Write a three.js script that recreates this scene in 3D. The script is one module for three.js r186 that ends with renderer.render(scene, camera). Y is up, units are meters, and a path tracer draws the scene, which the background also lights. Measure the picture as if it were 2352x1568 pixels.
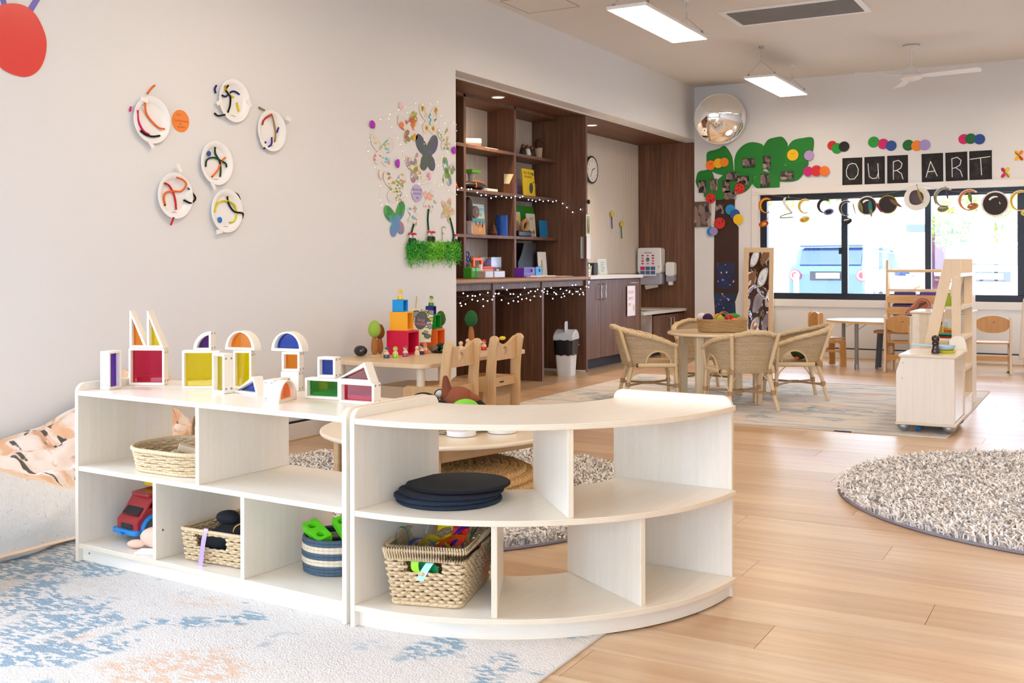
import * as THREE from 'three';
import { RoundedBoxGeometry } from 'three/addons/geometries/RoundedBoxGeometry.js';
import { mergeGeometries, mergeVertices, toCreasedNormals } from 'three/addons/utils/BufferGeometryUtils.js';
import { RectAreaLightUniformsLib } from 'three/addons/lights/RectAreaLightUniformsLib.js';
import { FontLoader } from 'three/addons/loaders/FontLoader.js';
import { TextGeometry } from 'three/addons/geometries/TextGeometry.js';

// ---------------------------------------------------------------- camera, sky, exposure
const scene = new THREE.Scene();
const renderer = new THREE.WebGLRenderer({ antialias: true });
renderer.toneMapping = THREE.LinearToneMapping;
renderer.toneMappingExposure = 1.25;
renderer.shadowMap.enabled = true;
RectAreaLightUniformsLib.init();
// 2450 px focal length on a 2352x1568 frame, horizon on row 604: a level camera with a shifted lens
const camera = new THREE.PerspectiveCamera(2 * Math.atan(964 / 2450) * 180 / Math.PI, 2352 / 1928, 0.05, 200);
camera.setViewOffset(2352, 1928, 0, 360, 2352, 1568);
camera.rotation.order = 'YXZ';
camera.position.set(0, 1, 0);
camera.rotation.set(0, 29.3 * Math.PI / 180, -0.15 * Math.PI / 180);
scene.background = new THREE.Color(0.74, 0.92, 1.2);
scene.backgroundIntensity = 7.6;
// the sun stands high over the roof behind the camera and lights the car park outside
const sun = new THREE.DirectionalLight(0xfff3e0, 5.5);
sun.position.set(6, 22, 9); sun.target.position.set(-1, 0, -14);
sun.castShadow = true; sun.shadow.mapSize.set(2048, 2048);
Object.assign(sun.shadow.camera, { left: -25, right: 25, top: 25, bottom: -25, near: 1, far: 80 });
scene.add(sun, sun.target);

// ---------------------------------------------------------------- helpers
const PI = Math.PI, DEG = PI / 180;
function rng(seed) { let a = seed >>> 0; return () => { a |= 0; a = a + 0x6D2B79F5 | 0; let t = Math.imul(a ^ a >>> 15, 1 | a); t = t + Math.imul(t ^ t >>> 7, 61 | t) ^ t; return ((t ^ t >>> 14) >>> 0) / 4294967296; }; }
const R0 = rng(7);
const used = {};
function numbered(n) { if (!(n in used)) { used[n] = 0; return n; } used[n]++; return n + '_' + String(used[n]).padStart(3, '0'); }
function shade(o) { o.castShadow = true; o.receiveShadow = true; return o; }
function part(name, geo, mat, parent, pos, rot) {
  const m = shade(new THREE.Mesh(geo, mat)); m.name = name; parent.add(m);
  if (pos) m.position.set(...pos); if (rot) m.rotation.set(...rot);
  return m;
}
function thing(name, label, category, pos = [0, 0, 0], turn = 0, group) {
  const o = new THREE.Group(); o.name = numbered(name); scene.add(o); o.position.set(...pos); o.rotation.y = turn;
  o.userData = { label, category }; if (group) o.userData.group = group;
  return o;
}
function solo(name, label, category, geo, mat, pos, rot, group) {
  const m = part(numbered(name), geo, mat, scene, pos, rot); m.userData = { label, category }; if (group) m.userData.group = group; return m;
}
function struct(name, geo, mat, pos) { const m = part(name, geo, mat, scene, pos); m.userData = { kind: 'structure' }; return m; }
function copyOf(root, label, pos, turn = 0) {
  const r = root.clone(); r.name = numbered(root.name.replace(/_\d{3}$/, '')); r.userData = { ...root.userData, label }; scene.add(r);
  r.position.set(...pos); r.rotation.y = turn; return r;
}
const T = (g, x = 0, y = 0, z = 0, rx = 0, ry = 0, rz = 0) => { const m = new THREE.Matrix4().makeRotationFromEuler(new THREE.Euler(rx, ry, rz, 'YXZ')).setPosition(x, y, z); g.applyMatrix4(m); return g; };
// plain attributes only, so that geometries of different makers can be merged
function flat(g) { const h = g.index ? g.toNonIndexed() : g; for (const k of Object.keys(h.attributes)) if (!['position', 'normal', 'uv'].includes(k)) h.deleteAttribute(k); if (!h.attributes.uv) h.setAttribute('uv', new THREE.BufferAttribute(new Float32Array(h.attributes.position.count * 2), 2)); h.clearGroups(); return h; }
const join = (...gs) => mergeGeometries(gs.flat().map(flat));
// uv in metres from the dominant axis of each face; swap turns the grain
function uvm(g, swap = false, ou = 0, ov = 0) {
  const h = g.index ? g.toNonIndexed() : g, p = h.attributes.position, uv = new Float32Array(p.count * 2), A = new THREE.Vector3(), B = new THREE.Vector3(), C = new THREE.Vector3();
  for (let i = 0; i < p.count; i += 3) {
    A.fromBufferAttribute(p, i); B.fromBufferAttribute(p, i + 1); C.fromBufferAttribute(p, i + 2);
    const n = B.clone().sub(A).cross(C.clone().sub(A)), ax = Math.abs(n.x), ay = Math.abs(n.y), az = Math.abs(n.z);
    [A, B, C].forEach((v, k) => { let a, b; if (ay >= ax && ay >= az) [a, b] = [v.x, v.z]; else if (ax >= az) [a, b] = [v.z, v.y]; else [a, b] = [v.x, v.y]; if (swap) [a, b] = [b, a]; uv[(i + k) * 2] = a + ou; uv[(i + k) * 2 + 1] = b + ov; });
  }
  h.setAttribute('uv', new THREE.BufferAttribute(uv, 2)); return h;
}
// chamfered box: every edge is cut by c, 44 triangles, flat normals
function cbox(w, h, d, c = 0.002) {
  const s = [w / 2, h / 2, d / 2]; c = Math.min(c, ...s.map(v => v * 0.49));
  const V = (a, sg) => [0, 1, 2].map(i => sg[i] * (i === a ? s[i] : s[i] - c)), P = [];
  const quad = (a, b, cc, dd) => P.push(a, b, cc, a, cc, dd);
  for (let a = 0; a < 3; a++) for (const sg of [1, -1]) { const b = (a + 1) % 3, e = (a + 2) % 3, m = (x, y) => { const q = [0, 0, 0]; q[a] = sg; q[b] = x; q[e] = y; return V(a, q); }; const q = [m(-1, -1), m(1, -1), m(1, 1), m(-1, 1)]; if (sg < 0) q.reverse(); quad(...q); }
  for (let a = 0; a < 3; a++) for (const x of [1, -1]) for (const y of [1, -1]) { const b = (a + 1) % 3, e = (a + 2) % 3, m = (f, t) => { const q = [0, 0, 0]; q[a] = t; q[b] = x; q[e] = y; return V(f, q); }; const q = [m(b, -1), m(b, 1), m(e, 1), m(e, -1)]; if (x * y > 0) q.reverse(); quad(...q); }
  for (const x of [1, -1]) for (const y of [1, -1]) for (const z of [1, -1]) { const q = [V(0, [x, y, z]), V(1, [x, y, z]), V(2, [x, y, z])]; if (x * y * z < 0) q.reverse(); P.push(...q); }
  const g = new THREE.BufferGeometry(); g.setAttribute('position', new THREE.Float32BufferAttribute(P.flat(), 3)); g.computeVertexNormals(); return g;
}
const box = (w, h, d, x = 0, y = 0, z = 0, c = 0.002, swap = false) => uvm(T(cbox(w, h, d, c), x, y, z), swap);
const cyl = (r0, r1, h, x = 0, y = 0, z = 0, n = 20) => T(new THREE.CylinderGeometry(r1, r0, h, n), x, y, z);
const sph = (r, x = 0, y = 0, z = 0, sx = 1, sy = 1, sz = 1, n = 16) => { const g = new THREE.SphereGeometry(r, n, Math.max(8, n * 0.7 | 0)); g.scale(sx, sy, sz); return T(g, x, y, z); };
const v3 = (a) => new THREE.Vector3(...a);
function tube(pts, r, seg = 0, rad = 6, closed = false) { const c = pts.length === 2 && !closed ? new THREE.LineCurve3(v3(pts[0]), v3(pts[1])) : new THREE.CatmullRomCurve3(pts.map(v3), closed, 'centripetal'); return new THREE.TubeGeometry(c, seg || Math.max(1, pts.length === 2 ? 1 : pts.length * 4), r, rad, closed); }
function rod(a, b, r0, r1 = r0, n = 8) { const A = v3(a), B = v3(b), d = B.clone().sub(A), g = new THREE.CylinderGeometry(r1, r0, d.length(), n); g.applyQuaternion(new THREE.Quaternion().setFromUnitVectors(new THREE.Vector3(0, 1, 0), d.clone().normalize())); const m = A.add(B).multiplyScalar(0.5); g.translate(m.x, m.y, m.z); return g; }
function lathe(pts, n = 28) { return new THREE.LatheGeometry(pts.map(p => new THREE.Vector2(...p)), n); }
function shapeOf(pts, smooth = false) { const s = new THREE.Shape(); if (smooth) { s.moveTo(...pts[0]); s.splineThru(pts.slice(1).concat([pts[0]]).map(p => new THREE.Vector2(...p))); } else { s.moveTo(...pts[0]); for (const p of pts.slice(1)) s.lineTo(...p); s.closePath(); } return s; }
function circlePath(x, y, r, cls = THREE.Path, n = 0) { const p = new cls(); p.absarc(x, y, r, 0, PI * 2, cls === THREE.Path); return p; }
function rrect(w, h, r, cls = THREE.Shape, cx = 0, cy = 0) { const s = new cls(), x = cx - w / 2, y = cy - h / 2; s.moveTo(x + r, y); s.lineTo(x + w - r, y); s.absarc(x + w - r, y + r, r, -PI / 2, 0, false); s.lineTo(x + w, y + h - r); s.absarc(x + w - r, y + h - r, r, 0, PI / 2, false); s.lineTo(x + r, y + h); s.absarc(x + r, y + h - r, r, PI / 2, PI, false); s.lineTo(x, y + r); s.absarc(x + r, y + r, r, PI, PI * 1.5, false); return s; }
// extruded along z, centred on z = 0, small bevel
function ext(shape, depth, bev = 0.0015, seg = 12, steps = 1) { const b = bev > 0; const g = new THREE.ExtrudeGeometry(shape, { depth: depth - 2 * bev, bevelEnabled: b, bevelThickness: bev, bevelSize: bev, bevelOffset: -bev, bevelSegments: b ? 2 : 0, curveSegments: seg, steps }); g.translate(0, 0, -depth / 2 + bev); return g; }
// paper cut-out: thin sheet with uv 0..1 over its own bounding box
function unitUV(g) { g.computeBoundingBox(); const b = g.boundingBox, p = g.attributes.position, uv = new Float32Array(p.count * 2); for (let i = 0; i < p.count; i++) { uv[i * 2] = (p.getX(i) - b.min.x) / (b.max.x - b.min.x); uv[i * 2 + 1] = (p.getY(i) - b.min.y) / (b.max.y - b.min.y); } g.setAttribute('uv', new THREE.BufferAttribute(uv, 2)); return g; }
const paper = (shape, t = 0.0012, seg = 10) => unitUV(ext(shape, t, 0, seg));
// two-material board: faces across the thinnest side get slot 0, its edges slot 1 (plies run along the edge)
function board(w, h, d, c = 0.0015, swap = false, ou = 0) {
  const dims = [w, h, d], ta = dims.indexOf(Math.min(...dims)), g = cbox(w, h, d, c), p = g.attributes.position, n = p.count / 3, face = [], edge = [];
  const A = new THREE.Vector3(), B = new THREE.Vector3(), C = new THREE.Vector3();
  for (let i = 0; i < n; i++) { A.fromBufferAttribute(p, i * 3); B.fromBufferAttribute(p, i * 3 + 1); C.fromBufferAttribute(p, i * 3 + 2); const nn = B.clone().sub(A).cross(C.clone().sub(A)).normalize(); (Math.abs(nn.getComponent(ta)) > 0.9 ? face : edge).push(i); }
  const la = [0, 1, 2].filter(a => a !== ta), pos = [], uv = [];
  const put = (i, isEdge) => { for (let k = 0; k < 3; k++) { const v = A.fromBufferAttribute(p, i * 3 + k).clone(); pos.push(v.x, v.y, v.z); if (isEdge) uv.push(v.getComponent(la[0]) + v.getComponent(la[1]), v.getComponent(ta) / dims[ta] + 0.5); else { let a = v.getComponent(la[0]), b = v.getComponent(la[1]); if (swap) [a, b] = [b, a]; uv.push(a + ou, b + ou * 1.7); } } };
  face.forEach(i => put(i, false)); edge.forEach(i => put(i, true));
  const o = new THREE.BufferGeometry(); o.setAttribute('position', new THREE.Float32BufferAttribute(pos, 3)); o.setAttribute('uv', new THREE.Float32BufferAttribute(uv, 2)); o.computeVertexNormals(); o.addGroup(0, face.length * 3, 0); o.addGroup(face.length * 3, edge.length * 3, 1); return o;
}
// extruded ply sheet: slot 0 the sheet's faces, slot 1 its cut edge
function plySheet(shape, depth, seg = 16, bev = 0.0015) { const g = ext(shape, depth, bev, seg), h = g.toNonIndexed ? g : g; const p = h.attributes.position, uv = h.attributes.uv; for (const gr of h.groups) for (let i = gr.start; i < gr.start + gr.count; i++) { if (gr.materialIndex === 0) uv.setXY(i, p.getY(i), p.getX(i)); else uv.setXY(i, Math.abs(h.attributes.normal.getX(i)) > 0.7 ? p.getY(i) : p.getX(i), p.getZ(i) / depth + 0.5); } return h; }

// ---------------------------------------------------------------- textures
function hash2(x, y, s) { let h = Math.imul(x, 374761393) ^ Math.imul(y, 668265263) ^ Math.imul(s, 2246822519); h = Math.imul(h ^ h >>> 13, 1274126177); return ((h ^ h >>> 16) >>> 0) / 4294967296; }
function vn(x, y, px, py, s) { const xi = Math.floor(x), yi = Math.floor(y), fx = x - xi, fy = y - yi, u = fx * fx * (3 - 2 * fx), v = fy * fy * (3 - 2 * fy), m = (a, n) => ((a % n) + n) % n; const a = hash2(m(xi, px), m(yi, py), s), b = hash2(m(xi + 1, px), m(yi, py), s), c = hash2(m(xi, px), m(yi + 1, py), s), d = hash2(m(xi + 1, px), m(yi + 1, py), s); return a + (b - a) * u + (c - a) * v + (a - b - c + d) * u * v; }
function fbm(x, y, px, py, s, oct = 4) { let r = 0, a = 0.5, t = 0; for (let o = 0; o < oct; o++) { r += a * vn(x, y, px, py, s + o); t += a; a *= 0.5; x *= 2; y *= 2; px *= 2; py *= 2; } return r / t; }
const cl = (x, a = 0, b = 1) => x < a ? a : x > b ? b : x, sst = (a, b, x) => { const t = cl((x - a) / (b - a)); return t * t * (3 - 2 * t); }, mix = (a, b, t) => a + (b - a) * t, mix3 = (a, b, t) => [mix(a[0], b[0], t), mix(a[1], b[1], t), mix(a[2], b[2], t)];
const hex = (h) => [(h >> 16 & 255) / 255, (h >> 8 & 255) / 255, (h & 255) / 255];
function tex(w, h, fn, srgb = true, rep = [1, 1]) {
  const d = new Uint8Array(w * h * 4);
  for (let y = 0; y < h; y++) for (let x = 0; x < w; x++) { const c = fn(x / w, y / h, x, y), i = (y * w + x) * 4; if (typeof c === 'number') d[i] = d[i + 1] = d[i + 2] = cl(c) * 255; else { d[i] = cl(c[0]) * 255; d[i + 1] = cl(c[1]) * 255; d[i + 2] = cl(c[2]) * 255; } d[i + 3] = 255; }
  const t = new THREE.DataTexture(d, w, h, THREE.RGBAFormat); t.magFilter = THREE.LinearFilter; t.minFilter = THREE.LinearMipmapLinearFilter; t.generateMipmaps = true; t.wrapS = t.wrapT = THREE.RepeatWrapping; if (srgb) t.colorSpace = THREE.SRGBColorSpace; t.repeat.set(...rep); t.needsUpdate = true; return t;
}
function canvasTex(w, h, draw) { const c = document.createElement('canvas'); c.width = w; c.height = h; const g = c.getContext('2d'); draw(g, w, h); const t = new THREE.CanvasTexture(c); t.colorSpace = THREE.SRGBColorSpace; return t; }
const std = (color, roughness = 0.6, o = {}) => new THREE.MeshStandardMaterial({ color, roughness, ...o });
const phys = (color, roughness, o = {}) => new THREE.MeshPhysicalMaterial({ color, roughness, ...o });

const txPly = tex(512, 512, (u, v) => { const g = fbm(u * 3 + 0.4 * fbm(u * 2, v * 6, 2, 6, 3), v * 60, 3, 60, 11, 4), w = fbm(u * 2, v * 5, 2, 5, 21, 3), f = fbm(u * 40, v * 200, 40, 200, 31, 2); return mix3(hex(0xf1e8d8), hex(0xe4d3b8), cl(0.45 * (g - 0.3) + 0.5 * (w - 0.42) + 0.25 * (f - 0.4))); }, true, [1 / 0.8, 1 / 0.8]);
const txEdge = tex(64, 64, (u, v) => { const k = v * 7, i = Math.floor(k), n = fbm(u * 12, v * 14, 12, 14, 5, 2), j = sst(0.42, 0.5, Math.abs(k - i - 0.5)); let c = i % 2 ? hex(0xe3d0b2) : hex(0xf0e4cf); return mix3(mix3(c, hex(0xcfb48f), 0.35 * (n - 0.3)), hex(0xc2a57d), j * 0.4); }, true, [4, 1]);
const txWalnut = tex(512, 512, (u, v) => { const g = fbm(u * 70, v * 3 + 0.3 * fbm(u * 9, v * 2, 9, 2, 8, 2), 70, 3, 41, 4), w = fbm(u * 14, v * 1, 14, 1, 45, 3), f = fbm(u * 200, v * 14, 200, 14, 47, 2); return mix3(hex(0x5c3d2c), hex(0x94684c), cl(0.9 * (g - 0.25) + 0.6 * (w - 0.45) + 0.25 * (f - 0.5))); }, true, [1 / 0.9, 1 / 0.9]);
const txOak = tex(1024, 1024, (u, v) => { const wv = 0.5 * fbm(u * 3, v * 10, 3, 10, 51, 3), g = fbm(u * 4 + wv, v * 90 + wv * 6, 4, 90, 52, 4), f = fbm(u * 30, v * 320, 30, 320, 55, 2), w = fbm(u * 2, v * 14, 2, 14, 57, 3), ring = Math.abs(((v * 26 + 3.5 * fbm(u * 2.5, v * 9, 3, 9, 59, 2)) % 1) - 0.5) * 2, rg = sst(0.75, 1, ring) * sst(0.5, 0.62, fbm(u * 2, v * 7, 2, 7, 58, 2)); return mix3(hex(0xddc09c), hex(0xbb9169), cl(0.85 * (g - 0.3) + 0.5 * (w - 0.45) + 0.3 * (f - 0.45) + 0.16 * rg)); }, true, [1 / 1.6, 1 / 1.6]);
const txBirch = tex(256, 256, (u, v) => { const g = fbm(u * 3, v * 40, 3, 40, 61, 4), w = fbm(u * 3, v * 4, 3, 4, 62, 3); return mix3(hex(0xdcb887), hex(0xc0955f), cl(0.7 * (g - 0.3) + 0.5 * (w - 0.4))); }, true, [1 / 0.4, 1 / 0.4]);
const txFuzz = tex(256, 256, (u, v) => { const a = fbm(u * 90, v * 90, 90, 90, 71, 2), b = fbm(u * 24, v * 24, 24, 24, 72, 3); return 0.6 * a + 0.4 * b; }, false, [6, 6]);
const txWeave = tex(256, 256, (u, v) => { const nx = 10, ny = 26, cx = u * nx, cy = v * ny, col = Math.floor(cx), row = Math.floor(cy), fx = cx - col, fy = cy - row, over = (col + row) & 1, hgt = Math.sin(fy * PI) * (over ? 0.55 + 0.45 * Math.sin(fx * PI) : 0.75 - 0.45 * Math.sin(fx * PI)); return hgt * 0.92 + 0.08 * hash2(row, col, 3); }, false);
const txWeaveC = tex(256, 256, (u, v) => { const nx = 10, ny = 26, cx = u * nx, cy = v * ny, col = Math.floor(cx), row = Math.floor(cy), t = hash2(row, 3, 5), t2 = hash2(row, Math.floor(cx / 3), 9), f = fbm(u * 60, v * 30, 60, 30, 4, 2); return mix3(hex(0xe3cfac), hex(0xb8966a), cl(0.3 * t + 0.35 * t2 + 0.5 * (f - 0.3))); });
const M = {
  wall: std(0xe6e6e5, 0.75), ceil: std(0xe2dcd4, 0.85), white: std(0xeeeeec, 0.5), trim: std(0xe9e5df, 0.5),
  ply: phys(0xffffff, 0.38, { map: txPly, clearcoat: 0.35, clearcoatRoughness: 0.2 }), edge: std(0xffffff, 0.55, { map: txEdge }),
  walnut: std(0xffffff, 0.5, { map: txWalnut }), birch: phys(0xffffff, 0.42, { map: txBirch, clearcoat: 0.25, clearcoatRoughness: 0.3 }),
  black: std(0x17181b, 0.45), frame: std(0x23272e, 0.4, { metalness: 0.3 }), chrome: std(0xc9cbce, 0.28, { metalness: 1 }), steel: std(0xa9acb0, 0.4, { metalness: 0.9 }), grey: std(0x8b8f96, 0.5),
  glass: phys(0xffffff, 0.0, { transmission: 1, thickness: 0, ior: 1.45 }), mirror: std(0xf4f6f8, 0.02, { metalness: 1 }), whitePlastic: phys(0xeef0f0, 0.3, { clearcoat: 0.3 }),
  rattan: std(0xffffff, 0.55, { map: txWeaveC, bumpMap: txWeave, bumpScale: 0.004 }), cane: std(0xd9c096, 0.45), caneDark: std(0xb08d62, 0.5), canvasWhite: std(0xe9e6e2, 0.9), screw: std(0x9fa3a8, 0.35, { metalness: 0.9 }),
  seagrass: std(0xcdb795, 0.7), jute: std(0xc19a62, 0.75), paperWhite: std(0xf3f3f1, 0.7), hookBlack: std(0x0c0c0d, 0.6), twine: std(0xb5a27e, 0.8), card: std(0xd0b48a, 0.8)
};
M.plyBoard = [M.ply, M.edge];
const paints = {}; const paint = (h, r = 0.5) => paints[h + '|' + r] ??= std(h, r);

// ================================================================ SETTING
const XL = -4.05, ZB = -11.385, YC = 2.955, XR = 4.2, ZR = 3.2;
// floor slab and its vinyl planks
const floor = struct('floor', box(9.4, 0.12, 16, 0.0, -0.064, -4.2, 0), paint(0xb99470, 0.6));
{
  const mats = [0xffffff, 0xf6f0e8, 0xfffaf2, 0xefe6da].map(c => phys(c, 0.36, { map: txOak, clearcoat: 0.6, clearcoatRoughness: 0.3 }));
  const W = 0.203, L = 1.52, r = rng(31), near = [], far = [], geos = [];
  for (let i = 0; i < 12; i++) geos.push(uvm(cbox(L - 0.0012, 0.006, W - 0.0012, 0.0006), false, i * 0.37, i * 0.61));
  const seen = [[-4.05, -2.84], [0.3, -1.2], [1.9, -1.5], [2.2, -11.4], [-4.05, -11.4]];
  const inView = (x, z) => { const dz = x * 0.4894 + z * 0.8721, a = (x * 0.8721 - z * 0.4894) / -dz; return dz < -1.9 && a > -0.52 && a < 0.52; };
  for (let k = -22; k < 43; k++) {
    const z = -2.917 - W * (k + 0.5), x0 = -4.9 + ((k * 0.618 + 0.31) % 1 + 1) % 1 * L;
    for (let x = x0 - L / 2; x < XR + L / 2; x += L) {
      const a = Math.max(x - L / 2, -4.75), b = Math.min(x + L / 2, XR); if (b - a < 0.05 || z < -11.6 || z > ZR) continue;
      const vis = inView(x, z) || inView(x - 0.6, z) || inView(x + 0.6, z), full = b - a > L - 0.001;
      near.push({ x: (a + b) / 2, z, w: b - a, vis, full, g: Math.floor(r() * 12), m: Math.floor(r() * 4), d: Math.hypot(x, z) });
    }
  }
  near.sort((p, q) => (q.vis - p.vis) || p.d - q.d);
  near.forEach((p, i) => {
    if (i < 290 && p.vis) { const m = part('plank', p.full ? geos[p.g] : uvm(cbox(p.w - 0.0012, 0.006, W - 0.0012, 0.0006), false, p.g * 0.37, p.g * 0.61), mats[p.m], floor, [p.x, -0.003, p.z]); }
    else far.push(uvm(T(cbox(p.w - 0.0012, 0.006, W - 0.0012, 0.0006), p.x, -0.003, p.z), false, p.g * 0.37, p.g * 0.61));
  });
  const f = part('planks', join(far), mats[0], floor); f.userData.kind = 'stuff';
}
struct('ceiling', box(9.2, 0.15, 16, -0.1, YC + 0.075, -4.1, 0), M.ceil);
// left wall: solid to the alcove, beam over the alcove, glazed doors out of frame on the near side
const zA0 = -6.407, zA1 = -11.46, yH = 2.371, xAB = -4.75, dz0 = -2.3, dz1 = 1.1;
struct('wall_left', join(box(0.15, YC, zA0 * -1 + dz0, XL - 0.075, YC / 2, (zA0 + dz0) / 2, 0), box(0.15, YC - yH, zA0 - zA1 + 0.1, XL - 0.075, (YC + yH) / 2, (zA0 + zA1) / 2 - 0.05, 0),
  box(0.15, YC - 2.35, dz1 - dz0, XL - 0.075, (YC + 2.35) / 2, (dz0 + dz1) / 2, 0), box(0.15, YC, ZR - dz1, XL - 0.075, YC / 2, (ZR + dz1) / 2, 0)), M.wall);
// outer skin of the alcove
struct('wall_alcove_outer', box(0.1, YC, zA0 - zA1 + 0.2, xAB - 0.05, YC / 2, (zA0 + zA1) / 2, 0), M.wall); struct('wall_alcove_far', box(0.75, YC, 0.1, -4.42, YC / 2, zA1 - 0.05, 0), M.wall); struct('wall_alcove_near', box(0.6, YC, 0.1, -4.5, YC / 2, zA0 + 0.05, 0), M.wall); struct('ceiling_alcove_void', box(0.55, 0.5, zA0 - zA1, -4.475, 2.66, (zA0 + zA1) / 2, 0), M.wall);
const wx0 = -3.317, wx1 = 1.6, wy0 = 0.608, wy1 = 1.727;
struct('wall_back', join(box(wx0 - XL, YC, 0.16, (wx0 + XL) / 2, YC / 2, ZB - 0.08, 0), box(XR - wx1, YC, 0.16, (wx1 + XR) / 2, YC / 2, ZB - 0.08, 0), box(wx1 - wx0, wy0, 0.16, (wx0 + wx1) / 2, wy0 / 2, ZB - 0.08, 0), box(wx1 - wx0, YC - wy1, 0.16, (wx0 + wx1) / 2, (YC + wy1) / 2, ZB - 0.08, 0)), M.wall);
struct('wall_right', box(0.15, YC, 15, XR + 0.075, YC / 2, -4.1, 0), M.wall);
const ry0 = 0.5, ry1 = 2.4, rx0 = -3.6, rx1 = 3.2;
struct('wall_rear', join(box(rx0 - XL, YC, 0.15, (rx0 + XL) / 2, YC / 2, ZR + 0.075, 0), box(XR - rx1, YC, 0.15, (rx1 + XR) / 2, YC / 2, ZR + 0.075, 0), box(rx1 - rx0, ry0, 0.15, 0.5 * (rx0 + rx1), ry0 / 2, ZR + 0.075, 0), box(rx1 - rx0, YC - ry1, 0.15, 0.5 * (rx0 + rx1), (YC + ry1) / 2, ZR + 0.075, 0)), M.wall);
// skirting: pale band under a black line
function skirt(name, w, along, x, z) { const s = struct(name, along === 'z' ? box(0.014, 0.095, w, x + 0.007, 0.0475, z) : box(w, 0.095, 0.014, x, 0.0475, z + 0.007), M.trim); part('black_strip', along === 'z' ? box(0.012, 0.012, w, x + 0.006, 0.101, z) : box(w, 0.012, 0.012, x, 0.101, z + 0.006), M.black, s); part('floor_bead', along === 'z' ? box(0.02, 0.008, w, x + 0.01, 0.004, z) : box(w, 0.008, 0.02, x, 0.004, z + 0.01), paint(0xd8c2a4, 0.5), s); }
skirt('baseboard_left', dz0 - zA0, 'z', XL, (zA0 + dz0) / 2); skirt('baseboard_back', XR - XL, 'x', (XR + XL) / 2, ZB);
// window in the back wall
{
  const w = new THREE.Group(); w.name = 'window_1'; scene.add(w); w.userData = { kind: 'structure' };
  const fz = ZB - 0.06, bars = [[-3.317, -3.241], [-2.454, -2.392], [-1.631, -1.574], [-0.786, -0.715], [0.05, 0.11], [0.8, 0.86], [1.53, 1.6]];
  part('window_frame', join(box(wx1 - wx0, 0.064, 0.07, (wx0 + wx1) / 2, wy1 - 0.032, fz), box(wx1 - wx0, 0.066, 0.07, (wx0 + wx1) / 2, wy0 + 0.033, fz)), M.frame, w);
  for (const [a, b] of bars) part('mullion', box(b - a, wy1 - wy0 - 0.13, 0.075, (a + b) / 2, (wy0 + wy1) / 2, fz), M.frame, w);
  for (let i = 0; i + 1 < bars.length; i++) part('pane', box(bars[i + 1][0] - bars[i][1] + 0.01, wy1 - wy0 - 0.11, 0.001, (bars[i + 1][0] + bars[i][1]) / 2, (wy0 + wy1) / 2, fz - 0.01, 0), M.glass, w);
  part('window_latch', box(0.03, 0.07, 0.03, -2.462, 1.12, fz + 0.05, 0.004), M.frame, w);
  part('sill_trim', join(box(wx1 - wx0 + 0.16, 0.074, 0.02, (wx0 + wx1) / 2, wy0 - 0.04, ZB + 0.01), box(wx1 - wx0 + 0.16, 0.006, 0.14, (wx0 + wx1) / 2, wy0 - 0.003, ZB - 0.05)), M.trim, w);
  part('head_trim', join(box(wx1 - wx0 + 0.16, 0.072, 0.02, (wx0 + wx1) / 2, wy1 + 0.038, ZB + 0.01), box(0.078, wy1 - wy0, 0.02, wx0 - 0.041, (wy0 + wy1) / 2, ZB + 0.01), box(0.006, wy1 - wy0, 0.1, wx0 + 0.003, (wy0 + wy1) / 2, ZB - 0.03)), M.trim, w);
}
// glazed sliding doors in the left wall, out of frame beside the camera; glazing in the wall behind it
function glazing(name, along, at, a0, a1, y0, y1, n) {
  const w = new THREE.Group(); w.name = name; scene.add(w); w.userData = { kind: 'structure' };
  const B = (len, h, t, c, y) => along === 'z' ? box(t, h, len, at, y, c) : box(len, h, t, c, y, at), L = a1 - a0, parts = [B(L, 0.07, 0.06, (a0 + a1) / 2, y1 - 0.035), B(L, 0.07, 0.06, (a0 + a1) / 2, y0 + 0.035)];
  for (let i = 0; i <= n; i++) parts.push(B(0.07, y1 - y0, 0.06, a0 + L * i / n + (i === 0 ? 0.035 : i === n ? -0.035 : 0), (y0 + y1) / 2));
  part('door_frame', join(parts), M.frame, w);
  for (let i = 0; i < n; i++) part('pane', B(L / n, y1 - y0 - 0.1, 0.001, a0 + L * (i + 0.5) / n, (y0 + y1) / 2), M.glass, w);
}
glazing('door_1', 'z', XL - 0.08, dz0, dz1, 0, 2.35, 3);
glazing('window_2', 'x', ZR + 0.07, rx0, rx1, ry0, ry1, 5);
struct('eave_rear', box(9, 0.12, 1.3, 0, 2.9, ZR + 0.8, 0), M.ceil);
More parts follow.
